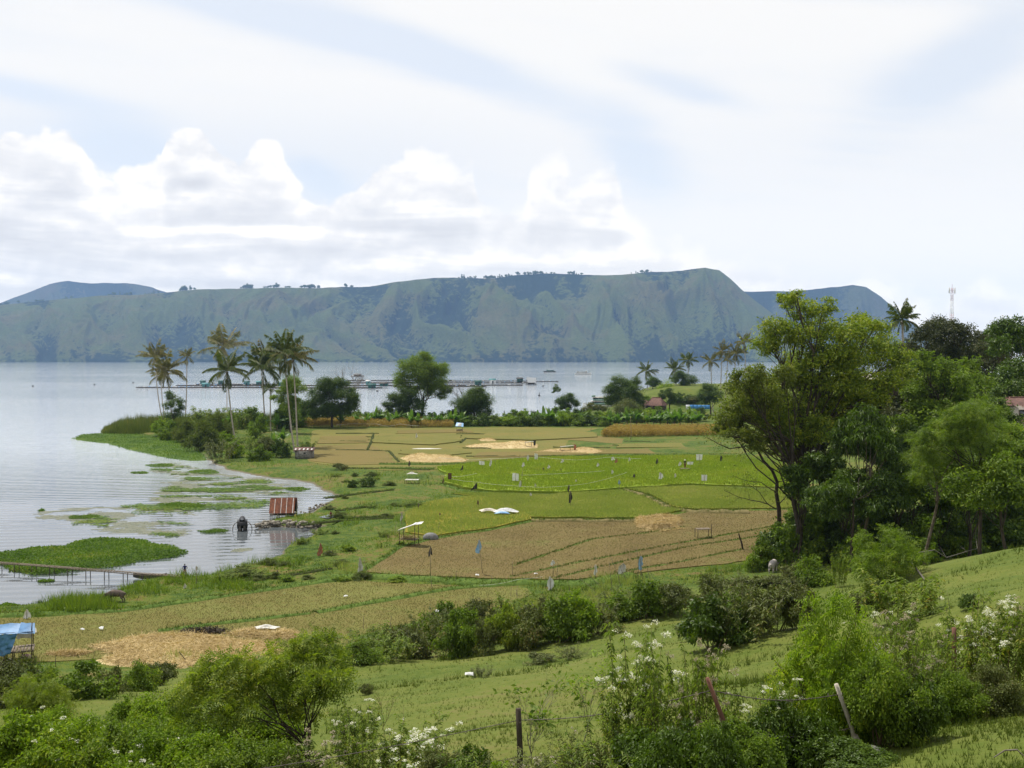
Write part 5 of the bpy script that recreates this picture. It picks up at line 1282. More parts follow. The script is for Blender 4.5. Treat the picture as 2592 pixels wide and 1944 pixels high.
NEAR = [(320, 1650, 150, 140, 'bright', 'light leafy bush at the lower edge of the small lower left lawn'), (450, 1670, 170, 150, 'mid', 'green bush under the left boughs of the near tree'), (110, 1660, 150, 120, 'bright2', 'light green bush in front of the pale yellow green one'), (560, 1680, 170, 130, 'bright', 'light bush in front of the near tree stems'), (765, 1640, 90, 110, 'weed', 'thin weeds on the grass right of the near tree'), (85, 1612, 135, 150, 'lime', 'pale yellow green bush rising at the left above the near thicket'), (40, 1740, 190, 190, 'bright', 'leafy bush in the bottom left corner'), (165, 1730, 190, 165, 'bright2', 'leafy green bush beside the bottom left corner one'), (270, 1735, 190, 170, 'mid', 'green bush with a few white heads below the small light bush'),
    (350, 1745, 190, 165, 'bright2', 'light leafy bush with white flower tufts left of the near tree'), (450, 1750, 190, 160, 'bright', 'leafy bush under the left side of the near tree'), (545, 1755, 190, 150, 'mid', 'green bush under the middle of the near tree'), (630, 1770, 150, 130, 'dull', 'brown twiggy bush at the foot of the near tree'), (210, 1640, 110, 90, 'mid', 'green bush below the lower left grass'),
    (720, 1750, 150, 150, 'faded', 'weed clump with faded heads right of the near tree foot'), (800, 1725, 130, 175, 'flower2', 'flowering weeds with small white heads right of the near tree'), (868, 1735, 150, 165, 'flower', 'white flowering weeds at the bottom, left of the black fence post'), (950, 1760, 150, 140, 'dull', 'low twiggy bush below the open shrub'), (1020, 1775, 150, 150, 'dark', 'dark leafy bush left of the black fence post foot'),
    (1110, 1790, 140, 150, 'dry', 'dry brown weeds at the foot of the black fence post'), (1200, 1765, 150, 150, 'dry', 'tangle of dry weeds right of the black fence post'), (1280, 1760, 140, 150, 'dull', 'brown twiggy bush left of the tall cream flowered weeds'), (1385, 1705, 150, 310, 'flower', 'tall weeds topped with cream flower heads in the middle of the thicket'),
    (1465, 1720, 120, 270, 'weed', 'tall leafy weeds right of the cream flowered ones'), (1520, 1720, 130, 290, 'faded', 'tall weeds with faded heads by the red leaning post'), (1340, 1730, 110, 200, 'weed', 'leafy weeds under the cream flower heads'), (1440, 1760, 150, 170, 'dark', 'dark leafy bush under the tall weeds'), (1555, 1740, 140, 170, 'dark', 'dark broad leaved bush at the foot of the red leaning post'),
    (1650, 1665, 140, 170, 'flower2', 'white flowered weeds left of the yellow topped bush'), (1640, 1690, 150, 150, 'dark', 'dark bush below the white flowered weeds'), (1700, 1670, 150, 150, 'dark', 'dark bush left of the white leaning post'), (1790, 1610, 215, 330, 'yellow', 'large yellow topped feathery bush behind the white leaning post'),
    (1830, 1655, 150, 50, 'dark', 'dark bush around the white leaning post'), (1905, 1615, 150, 190, 'mid', 'green bush right of the white leaning post'), (1955, 1580, 130, 220, 'faded', 'weeds with dusty pink heads behind the green bush by the white post'), (1890, 1560, 120, 215, 'flower2', 'white flowered weeds close right of the yellow topped bush'),
    (2015, 1555, 120, 190, 'weed', 'leafy weeds left of the rusty upright post'), (2085, 1535, 130, 225, 'flower', 'tall weeds with white heads around the rusty upright post'), (2155, 1520, 130, 200, 'flower2', 'white flowered weeds near the right edge'), (2215, 1500, 110, 175, 'faded', 'faded flowering weeds cut by the right edge'), (1980, 1600, 120, 130, 'dark', 'dark bush below the leafy weeds by the rusty post'), (2060, 1565, 120, 110, 'mid', 'low green bush under the white heads by the rusty post'), (2140, 1545, 120, 110, 'dull', 'low brownish bush under the right flowering weeds')]
for n_ in NEAR:
    shrub(OV, n_[0], n_[1], n_[2] * 1.1, n_[3] * (1.08 if n_[0] < 1300 else 1.08), n_[4], n_[5], lib=N)
LOWN = [(30, 13.5, 230, 190, 'bright', 'leafy bush cut by the bottom edge, leftmost'), (150, 13.0, 220, 150, 'mid', 'green bush cut by the bottom edge, second from the left'), (290, 13.2, 230, 170, 'bright2', 'light bush with white tufts cut by the bottom edge, left'), (430, 13.0, 230, 150, 'weed', 'weeds cut by the bottom edge below the near tree'), (560, 12.6, 220, 140, 'dull', 'brown twigs cut by the bottom edge below the near tree'),
        (700, 12.6, 220, 130, 'weed', 'leafy weeds cut by the bottom edge right of the near tree'), (830, 12.4, 220, 140, 'mid', 'green bush cut by the bottom edge under the white flowering weeds'), (960, 12.2, 220, 135, 'weed', 'leafy weeds cut by the bottom edge left of the black post'), (1080, 12.0, 200, 125, 'bright', 'light leaves cut by the bottom edge left of the black post'), (1200, 11.6, 220, 135, 'dry', 'dry weeds cut by the bottom edge right of the black post'), (1330, 11.5, 220, 140, 'weed', 'leafy weeds cut by the bottom edge under the cream heads'), (1470, 11.4, 220, 150, 'dark', 'dark leaves cut by the bottom edge by the red post'), (1600, 11.4, 200, 130, 'mid', 'green leaves cut by the bottom edge right of the red post')]
for x, dd_, w_, h__, kd, lab in LOWN: shrub(OV, x, 1650, w_, h__ + 40, kd, lab, lib=N, dist=dd_)
# the near spreading tree with feathery leaves (lower left) and the open shrub in the middle
dN = 19.5
lo = pxlobes(OV, [(470, 1450, 45), (420, 1480, 40), (530, 1440, 45), (600, 1430, 50), (690, 1400, 45), (655, 1385, 30), (720, 1430, 38), (640, 1460, 50), (560, 1480, 50), (480, 1510, 45), (690, 1480, 45), (600, 1520, 45), (520, 1540, 40), (420, 1530, 35), (390, 1500, 25), (660, 1530, 38), (725, 1470, 26)], dN, np.random.default_rng(6), 0.12)
tree('acacia_tree', on_land(785, dN), at_depth(*OV(655, 1590), dN), lo, L_acacia, M_bark_dark, 0.045, 0.28, 'near spreading small tree with feathery leaves and dark forked stems, lower left', 'tree', None, 601, spray=6, cover=3.4, clumps=16, flat=0.36, rc=0.40, twig=0.6)
bare_tree('shrub', ground(1345, 1935), 1, 2.3, 'open sparse shrub with few broad leaves around the black fence post', 602, M_twig, 0.016, 4, 0.62, (L_mid, 1, 0.16, 0.05), 'shrub', lean=(-0.1, 0))
bare_tree('shrub', ground(1475, 1900), 1, 2.1, 'thin sparse twiggy shrub between the black post and the cream flowered weeds', 603, M_twig, 0.013, 4, 0.5, (L_bright, 1, 0.14, 0.05), 'shrub', lean=(0.15, 0))
bare_tree('shrub', ground(960, 1850), 1, 2.0, 'bare twiggy shrub on the grass left of the open sparse shrub', 604, M_stem, 0.012, 3, 0.5, (L_mid, 1, 0.07, 0.05), 'shrub', lean=(0.1, 0))
def reset_unused():
    for p in list(F.values()) + list(N.values()) + bproto:
        if not PROTO_USED.get(p.name):
            for c in KIDS.get(p.name, []): bpy.data.objects.remove(c)
            bpy.data.objects.remove(p)
reset_unused()

# ------------------------------------------------------------------ ground cover nobody could count
gr = np.random.default_rng(31)
def uv_scatter(n, d0, d1, u0=-0.66, u1=0.66):
    d = np.exp(gr.uniform(np.log(d0), np.log(d1), n)); u = gr.uniform(u0, u1, n)
    x, y = u * d, d
    return x, y, height(x, y)
def in_fields(x, y):
    r = np.zeros(len(x), bool)
    for xy, _ in FIELDS.values(): r |= inside(xy, x, y)
    return r
mb = MB()
x, y, z = uv_scatter(90000, 7.5, 120)
k = z > 1.3
dens = fbm(x * 0.25, y * 0.25, 3, 71)
k &= gr.uniform(0, 1, len(x)) < np.clip((dens - 0.25) * 2.2, 0.15, 1)
x, y, z, dens = x[k], y[k], z[k], dens[k]
blades(mb, gr, np.stack([x, y, z - 0.01], -1), 0.05 + 0.07 * np.clip(dens, 0, 1) * (1 + y * 0.012), 0.012 + 0.0, 0.8, 4)
x, y, z = uv_scatter(16000, 7.5, 34)
k = fbm(x * 0.35, y * 0.5, 3, 72) > 0.57
blades(mb, gr, np.stack([x[k], y[k], z[k]], -1), 0.08 + 0.2 * gr.uniform(0, 1, k.sum()) ** 2, 0.011, 0.9, 6)
x, y, z = uv_scatter(30000, 20, 100)
k = (z > 1.5) & (fbm(x * 0.10, y * 0.22, 4, 73) > 0.63)
blades(mb, gr, np.stack([x[k], y[k], z[k]], -1), 0.15 + 0.3 * gr.uniform(0, 1, k.sum()) ** 2, 0.025, 0.8, 5)
tag(mb.build('grass', L_grass), 'short pasture grass on the slope', 'grass', kind='stuff')
mb = MB()
px = gr.uniform(-250, 2050, 130000); py = gr.uniform(1096, 1700, 130000)
dd = np.array([EYE - FLAT]) / ((py - HOR) / F_PX)
x, y = (px - CX) / F_PX * dd, dd
z = height(x, y)
k = (z > 0.25) & (z < 1.6) & ~in_fields(x, y)
x, y, z = x[k], y[k], z[k]
clm = fbm(x * 0.12, y * 0.12, 3, 81)
kind_ = fbm(x * 0.07 + 5, y * 0.13, 4, 82) + gr.normal(size=len(x)) * 0.035
h_ = (0.10 + 0.75 * np.clip((fbm(x * 0.3, y * 0.4, 3, 85) * .6 + clm * .4 - 0.46) * 5, 0, 1) ** 1.3)
for nm, lab, mt, sel in (('meadow_grass', 'rank green grass and weeds along the lake shore', L_shore, (kind_ > 0.465) & (kind_ < 0.55)), ('dark_sedge', 'dark green sedge in patches of the shore meadow', L_mid, kind_ <= 0.465), ('dry_grass', 'yellow brown dry grass in patches of the shore meadow', L_ripe, kind_ >= 0.55)):
    mb = MB()
    xx, yy, zz__, hh = x[sel], y[sel], z[sel], h_[sel]
    blades(mb, gr, np.stack([xx, yy, zz__ - 0.02], -1), hh * (1.5 if nm == 'dark_sedge' else 1), 0.05, 0.7, 3)
    if nm != 'dry_grass':
        q = np.nonzero(gr.uniform(0, 1, len(xx)) < 0.5 * np.clip((fbm(xx * .2, yy * .3, 3, 84) - 0.42) * 6, 0, 1))[0]
        pos = np.stack([xx[q], yy[q], zz__[q] + hh[q] * gr.uniform(0.1, 0.8, len(q))], -1)
        nr = unit(np.array([0, 0, 1.0]) + gr.normal(size=pos.shape) * 0.5)
        leaf_quads(mb, pos, np.cross(nr, rvec(gr, len(q))), nr, 0.20 * gr.uniform(.5, 1.2, len(q)), 0.13, 0.2, 0.1)
    tag(mb.build(nm, mt), lab, 'grass', kind='stuff')
def crop(keys, n, h, wid, mt, name, label, lean=0.4, nb=3, keep=1.0, z0=0.0, sc=0.3):
    mb = MB()
    for key in keys:
        xy, zt = FIELDS[key]
        a, b = xy.min(0), xy.max(0)
        m = n
        x = gr.uniform(a[0], b[0], m); y = gr.uniform(a[1], b[1], m)
        k = inside(xy, x, y) & (poly_dist(xy, x, y) > 0.15)
        k &= gr.uniform(0, 1, m) < np.clip(0.2 + 1.5 * fbm(x * sc, y * sc, 3, 91), 0, 1) * keep
        x, y = x[k], y[k]
        blades(mb, gr, np.stack([x, y, x * 0 + zt + z0], -1), h * gr.uniform(0.7, 1.2, len(x)), wid, lean, nb)
    return tag(mb.build(name, mt), label, 'crop', kind='stuff')
crop(['F'], 70000, 0.42, 0.09, L_rice, 'rice_crop', 'bright green young rice plants', 0.5, 3)
crop(['E', 'G', 'E2'], 30000, 0.30, 0.07, L_ripe, 'ripening_rice_crop', 'olive ripening rice plants', 0.6, 3)
crop(['D'], 20000, 0.30, 0.07, L_ripe, 'yellow_rice_crop', 'yellowing rice plants', 0.6, 3)
crop(['A', 'C'], 90000, 0.13, 0.022, L_stub, 'rice_stubble', 'short cut rice stubble', 0.6, 3, 0.65)
mb = MB()
for xy, wid, hh, tf, dry in BUNDS:
    seg = np.concatenate([[0], np.cumsum(np.hypot(*np.diff(xy, axis=0).T))])
    m = int(seg[-1] * 16 * tf)
    s = gr.uniform(0, seg[-1], m)
    x = np.interp(s, seg, xy[:, 0]) + gr.normal(size=m) * wid * 0.28; y = np.interp(s, seg, xy[:, 1]) + gr.normal(size=m) * wid * 0.28
    blades(mb, gr, np.stack([x, y, x * 0 + FLAT + hh * 0.55], -1), 0.18 + 0.28 * hh * gr.uniform(0.4, 1.3, m), 0.05, 0.6, 3)
tag(mb.build('bund_grass', L_shore), 'grass growing on the banks between the fields', 'grass', kind='stuff')
# reeds at the tip of the spit
mb = MB()
rp = to_xy([(256, 1097), (330, 1099), (420, 1100), (470, 1092), (560, 1086), (680, 1086), (750, 1078), (750, 1065), (560, 1063), (420, 1067), (300, 1073), (262, 1085)], 0.3)
a, b = rp.min(0), rp.max(0)
x = gr.uniform(a[0], b[0], 15000); y = gr.uniform(a[1], b[1], 15000)
k = inside(rp, x, y); x, y = x[k], y[k]
hh = 3.9 * (0.35 + 0.95 * fbm(x * 0.22, y * 0.22, 4, 14)) * gr.uniform(0.6, 1.25, len(x)) * np.clip(0.35 + poly_dist(rp, x, y) / 6, 0.35, 1) * np.where(x > -60, 0.75, 1)
blades(mb, gr, np.stack([x, y, x * 0 + 0.1], -1), hh, 0.16, 0.40, 4)
tag(mb.build('reed_bed', L_reed), 'tall green reeds at the tip of the spit', 'reeds', kind='stuff')
# dry maize strips
def maize(pts, n, h, label):
    mb = MB()
    q = to_xy(pts); a, b = q.min(0), q.max(0)
    x = gr.uniform(a[0], b[0], n); y = gr.uniform(a[1], b[1], n)
    k = inside(q, x, y); x, y = x[k], y[k]
    m = len(x)
    hs = h * gr.uniform(0.75, 1.15, m)
    base = np.stack([x, y, x * 0 + FLAT], -1)
    blades(mb, gr, base, hs, 0.06, 0.12, 1)
    for _ in range(6):
        th = gr.uniform(0, 6.28, m)
        d = np.stack([np.cos(th), np.sin(th), gr.uniform(-0.2, 0.8, m)], -1)
        leaf_quads(mb, base + np.array([0, 0, 1.0]) * (hs * gr.uniform(0.25, 0.95, m))[:, None], d, np.array([0, 0, 1.0]) + gr.normal(size=(m, 3)) * 0.3, 0.75 * gr.uniform(0.6, 1.2, m), 0.11, 0.2, 0.35)
    return tag(mb.build('maize_crop', L_corn), label, 'crop', kind='stuff')
maize([(758, 1082), (1145, 1083), (1150, 1072), (760, 1070)], 4200, 2.5, 'strip of dry brown maize below the dark bushy tree')
maize([(1520, 1108), (1830, 1106), (1840, 1092), (1560, 1092)], 5200, 2.6, 'strip of dry brown maize left of the big trees')
# waterweed mats: low mounds of broad leaves floating on the shallows
def weed_mat(pts, n, label, ln=0.34, h=0.35, mt=L_hya):
    n, ln = int(n * 1.8), ln * 0.66
    mb = MB()
    q = to_xy(pts, 0.0); a, b = q.min(0), q.max(0)
    nx = max(6, int((b[0] - a[0]) / 0.8)); ny = max(6, int((b[1] - a[1]) / 0.8))
    X, Y = np.meshgrid(np.linspace(a[0], b[0], nx), np.linspace(a[1], b[1], ny))
    S = np.where(inside(q, X, Y), 1, -1) * poly_dist(q, X, Y) + (fbm(X * .5, Y * .5, 3, 51) - 0.5) * 1.6
    Z = -0.12 + h * smooth01(S / 2.2) * (0.5 + 0.8 * fbm(X * .35, Y * .35, 3, 52))
    mb.grid(np.stack([X, Y, Z], -1))
    x = gr.uniform(a[0], b[0], n); y = gr.uniform(a[1], b[1], n)
    s = np.where(inside(q, x, y), 1, -1) * poly_dist(q, x, y) + (fbm(x * .5, y * .5, 3, 51) - 0.5) * 1.6
    k = s > 0.05
    x, y, s = x[k], y[k], s[k]
    z = -0.08 + h * smooth01(s / 2.2) * (0.5 + 0.8 * fbm(x * .35, y * .35, 3, 52)) + gr.uniform(0.02, 0.22, len(x))
    nr = unit(np.array([0, 0, 1.0]) + gr.normal(size=(len(x), 3)) * 0.55)
    leaf_quads(mb, np.stack([x, y, z], -1), np.cross(nr, rvec(gr, len(x))), nr, ln * gr.uniform(.6, 1.3, len(x)), ln * 0.75, 0.25, -0.15)
    return tag(mb.build('waterweed', mt), label, 'waterweed', kind='stuff')
z4 = lambda L: [Z4(*p) for p in L]
z1 = lambda L: [Z1(*p) for p in L]
weed_mat(z4([(-300, 520), (0, 490), (200, 462), (400, 450), (500, 415), (640, 402), (780, 405), (900, 415), (1000, 440), (1110, 455), (1165, 490), (1080, 520), (880, 545), (760, 580), (560, 595), (400, 620), (200, 635), (60, 610), (0, 570), (-300, 600)]), 26000, 'large mat of bright green waterweed in the near shallows')
weed_mat(z1([(440, 765), (500, 738), (640, 733), (800, 735), (920, 740), (1060, 755), (1180, 790), (1280, 850), (1310, 900), (1180, 905), (1040, 888), (900, 858), (780, 830), (660, 795), (520, 780)]), 30000, 'apron of bright green waterweed along the foot of the spit', 0.4)
weed_mat(z1([(1740, 975), (1860, 965), (2010, 970), (2030, 1000), (1900, 1020), (1750, 1010)]), 8000, 'bank of darker waterweed at the head of the inlet', 0.4, 0.5, L_mid)
weed_mat(z4([(-60, 830), (40, 812), (120, 822), (150, 835), (20, 850)]), 3000, 'small weed clump at the left water edge', 0.3, 0.4)
SM = [(1000, 932, 95, 12), (1270, 970, 115, 15), (1850, 1078, 75, 14), (260, 1206, 28, 11), (1140, 1180, 155, 22), (870, 975, 60, 8)]
for i, (cx_, cy_, rw, rh) in enumerate(SM):
    weed_mat(z1([(cx_ + rw * math.cos(t_) * gr.uniform(.7, 1.2), cy_ + rh * math.sin(t_) * gr.uniform(.6, 1.2)) for t_ in np.linspace(0, 6.28, 12)[:-1]]), int(rw * rh * 1.4) + 300, 'little floating patch of waterweed', 0.26, 0.10)
for i, (cx_, cy_, rw, rh) in enumerate([(520, 268, 105, 15), (1310, 358, 110, 14), (1090, 200, 130, 20), (290, 668, 55, 9)]):
    weed_mat(z4([(cx_ + rw * math.cos(t_) * gr.uniform(.7, 1.2), cy_ + rh * math.sin(t_) * gr.uniform(.6, 1.2)) for t_ in np.linspace(0, 6.28, 12)[:-1]]), int(rw * rh * 1.2) + 200, 'little floating patch of waterweed', 0.22, 0.09)
# pale film of algae on the still water
m_scum = mat('algae_film', (0.19, 0.19, 0.11), (0.12, 0.13, 0.06), 0.8, 0.6, 0.3, space='W')
m_scum.node_tree.nodes['Principled BSDF'].inputs['Alpha'].default_value = 0.62
def film(pts, cell, thr, label, z=0.012, seed=61, mt=None, name='algae_film', rough=0.0):
    q = to_xy(pts, 0.0); a, b = q.min(0), q.max(0)
    X, Y = np.meshgrid(np.arange(a[0], b[0], cell), np.arange(a[1], b[1], cell))
    S = inside(q, X, Y)
    d = np.clip(poly_dist(q, X, Y) / 5.0, 0, 1)
    n = fbm(X * .14, Y * .30, 5, seed) * 0.75 + fbm(X * 0.9, Y * 1.4, 3, seed + 4) * 0.25
    k = S & (n * (0.55 + 0.45 * d) > thr)
    x, y = X[k], Y[k]
    h = cell * 0.53
    v = np.stack([np.stack([x + sx * h + gr.normal(size=len(x)) * cell * .12, y + sy * h + gr.normal(size=len(x)) * cell * .12, x * 0 + z], -1) for sx, sy in ((-1, -1), (1, -1), (1, 1), (-1, 1))], 1)
    v[..., 2] += gr.uniform(0, 0.004 + rough, len(x))[:, None] + (gr.uniform(0, rough, v.shape[:2]) if rough else 0)
    mb = MB().add(v.reshape(-1, 3), np.arange(len(x) * 4).reshape(-1, 4))
    return tag(mb.build(name, mt or m_scum), label, 'algae', kind='stuff')
film(z1([(700, 1215), (830, 1120), (1000, 1000), (860, 960), (900, 900), (1150, 905), (1400, 950), (1660, 1000), (1930, 1060), (1900, 1110), (1640, 1150), (1400, 1180), (1200, 1229), (560, 1229)]), 0.24, 0.47, 'pale algae film spread over the sheltered shallows')
film(z4([(0, 250), (300, 210), (600, 195), (900, 150), (1300, 190), (1420, 290), (1300, 400), (1000, 430), (700, 420), (400, 350), (100, 300)]), 0.2, 0.50, 'thin torn algae film before the large waterweed mat')
film(z4([(1330, 470), (1700, 420), (1680, 500), (1450, 590), (1350, 600)]), 0.2, 0.50, 'specks of algae by the near bank')
shallows = z1([(600, 1225), (830, 1120), (1000, 1010), (840, 970), (900, 905), (1150, 908), (1400, 950), (1660, 1000), (1930, 1060), (1900, 1110), (1700, 1229)])
film(shallows, 0.30, 0.545, 'ragged streaks of waterweed on the sheltered shallows', 0.03, 161, L_hya, 'weed_streaks', 0.10)
film(z4([(60, 290), (300, 230), (600, 200), (900, 160), (1250, 190), (1350, 290), (1300, 400), (1000, 430), (700, 410), (450, 350)]), 0.24, 0.575, 'ragged streaks of waterweed before the large mat', 0.03, 171, L_hya, 'weed_streaks', 0.08)
film(z4([(100, 660), (400, 640), (700, 690), (500, 740), (200, 750)]), 0.16, 0.62, 'specks of weed on the water below the jetty', 0.03, 181, L_hya, 'weed_streaks', 0.06)
film(z4([(1400, 480), (1700, 430), (1690, 500), (1460, 590), (1320, 560)]), 0.16, 0.56, 'specks of weed by the near bank', 0.03, 191, L_hya, 'weed_streaks', 0.06)
# ------------------------------------------------------------------ materials of made things
M_wood = mat('weathered_wood', (0.24, 0.20, 0.15), (0.13, 0.10, 0.075), 6, 0.9, 0.1, stretch=(1, 1, .25), bump=0.3)
M_wood_dark = mat('dark_wood', (0.085, 0.068, 0.052), (0.04, 0.032, 0.026), 6, 0.9, 0.1, stretch=(1, 1, .25))
M_bamboo = mat('pole_wood', (0.30, 0.25, 0.16), (0.17, 0.14, 0.09), 5, 0.85, 0.15, stretch=(1, 1, .25))
M_rust = mat('rusty_iron', (0.23, 0.085, 0.045), (0.12, 0.05, 0.032), 2.5, 0.85, 0.2, stretch=(2, .6, 1), bump=0.2)
M_rust2 = mat('faded_rusty_iron', (0.16, 0.085, 0.066), (0.08, 0.045, 0.036), 2.0, 0.85, 0.2)
M_zinc = mat('bare_iron_sheet', (0.62, 0.60, 0.58), (0.42, 0.36, 0.31), 2.0, 0.6, 0.4)
M_stone = mat('stone', (0.26, 0.25, 0.23), (0.13, 0.125, 0.115), 3, 0.95, 0.1, bump=0.6)
M_earthstone = mat('earthy_stone', (0.30, 0.27, 0.22), (0.12, 0.105, 0.08), 1.8, 0.95, 0.1, bump=0.6)
M_blue = mat('blue_tarpaulin', (0.10, 0.24, 0.44), (0.06, 0.16, 0.32), 2.2, 0.55, 0.4, bump=0.3)
M_white = mat('white_plastic', (0.62, 0.62, 0.60), (0.45, 0.44, 0.42), 3, 0.6, 0.3)
M_cloth = mat('pale_cloth', (0.62, 0.60, 0.55), (0.45, 0.43, 0.38), 3, 0.85, 0.1)
M_black = mat('black_plastic_and_shade', (0.012, 0.012, 0.012), (0.02, 0.02, 0.018), 3, 0.5, 0.4)
M_brownrag = mat('brown_rag', (0.12, 0.05, 0.035), (0.08, 0.035, 0.025), 3, 0.9, 0.1)
M_orangerag = mat('orange_rag', (0.42, 0.17, 0.09), (0.30, 0.12, 0.07), 3, 0.9, 0.1)
M_bluebag = mat('blue_plastic', (0.16, 0.32, 0.55), (0.30, 0.46, 0.62), 3, 0.5, 0.3)
M_pink = mat('pink_sack', (0.55, 0.36, 0.36), (0.45, 0.28, 0.29), 3, 0.8)
M_grey = mat('grey_tarpaulin', (0.20, 0.20, 0.19), (0.13, 0.125, 0.12), 2, 0.7, bump=0.4)
M_green = mat('green_paint', (0.03, 0.10, 0.085), (0.02, 0.06, 0.05), 2, 0.7)
M_teal = mat('teal_paint', (0.09, 0.24, 0.24), (0.06, 0.17, 0.18), 2, 0.7)
M_hullw = mat('boat_white', (0.62, 0.62, 0.58), (0.45, 0.44, 0.40), 1.0, 0.6)
M_hulld = mat('boat_dark', (0.10, 0.09, 0.075), (0.05, 0.045, 0.04), 1.0, 0.7)
M_hullg = mat('boat_green', (0.16, 0.25, 0.20), (0.10, 0.17, 0.14), 1.0, 0.7)
M_cream = mat('cream_roof', (0.72, 0.66, 0.56), (0.58, 0.52, 0.43), 0.8, 0.7)
M_glass = mat('dark_window', (0.02, 0.025, 0.03), (0.03, 0.035, 0.04), 2, 0.15, 0.6)
M_redw = mat('red_mast_paint', (0.36, 0.12, 0.10), (0.30, 0.10, 0.08), 1, 0.6)
M_skin = mat('skin', (0.20, 0.115, 0.075), (0.17, 0.095, 0.06), 8, 0.6)
M_hair = mat('hair', (0.012, 0.011, 0.010), (0.02, 0.018, 0.016), 8, 0.6)
M_navy = mat('navy_shirt', (0.02, 0.022, 0.12), (0.015, 0.016, 0.08), 6, 0.9, 0.1)
M_darkcl = mat('dark_clothes', (0.022, 0.018, 0.022), (0.035, 0.022, 0.026), 6, 0.9, 0.1)
M_maroon = mat('maroon_cloth', (0.17, 0.04, 0.035), (0.10, 0.03, 0.03), 6, 0.9, 0.1)
M_short = mat('pale_shorts', (0.45, 0.36, 0.26), (0.35, 0.28, 0.2), 6, 0.9, 0.1)
M_hat = mat('pale_hat', (0.66, 0.60, 0.50), (0.52, 0.46, 0.38), 6, 0.9, 0.1)
M_buff = mat('buffalo_hide', (0.16, 0.125, 0.10), (0.09, 0.07, 0.058), 2.0, 0.9, 0.1, bump=0.2)
M_buffp = mat('pale_buffalo_hide', (0.42, 0.38, 0.34), (0.27, 0.24, 0.22), 1.6, 0.9, 0.1, bump=0.2)
M_horn = mat('horn', (0.10, 0.09, 0.08), (0.06, 0.055, 0.05), 5, 0.5)

# ------------------------------------------------------------------ bodies grown from a skeleton
def skin_body(name, nodes, edges, mt, parent, sub=2):
    me = bpy.data.meshes.new(name)
    me.from_pydata([n[0] for n in nodes], edges, [])
    o = bpy.data.objects.new(name, me)
    COL.objects.link(o)
    sk = o.modifiers.new('s', 'SKIN')
    for i, n in enumerate(nodes):
        r = n[1] if isinstance(n[1], tuple) else (n[1], n[1])
        me.skin_vertices[0].data[i].radius = r
        me.skin_vertices[0].data[i].use_root = (i == 0)
    ss = o.modifiers.new('u', 'SUBSURF'); ss.levels = ss.render_levels = sub
    bpy.context.view_layer.update()
    dg = bpy.context.evaluated_depsgraph_get()
    new = bpy.data.meshes.new_from_object(o.evaluated_get(dg))
    o.modifiers.clear()
    o.data = new
    bpy.data.meshes.remove(me)
    new.name = name
    new.materials.clear(); new.materials.append(mt)
    new.polygons.foreach_set('use_smooth', np.ones(len(new.polygons), bool))
    COL.objects.unlink(o)
    return link(o, parent)
def ball(mb, c, r, n=8):
    u = np.linspace(0, np.pi, n); v = np.linspace(0, 2 * np.pi, n * 2 - 1)
    r = np.array(r if hasattr(r, '__len__') else (r, r, r), float)
    g = np.stack([np.stack([np.sin(a) * np.cos(v) * r[0], np.sin(a) * np.sin(v) * r[1], np.cos(a) * r[2] + v * 0], -1) for a in u])
    mb.grid(g + np.array(c))
    return mb
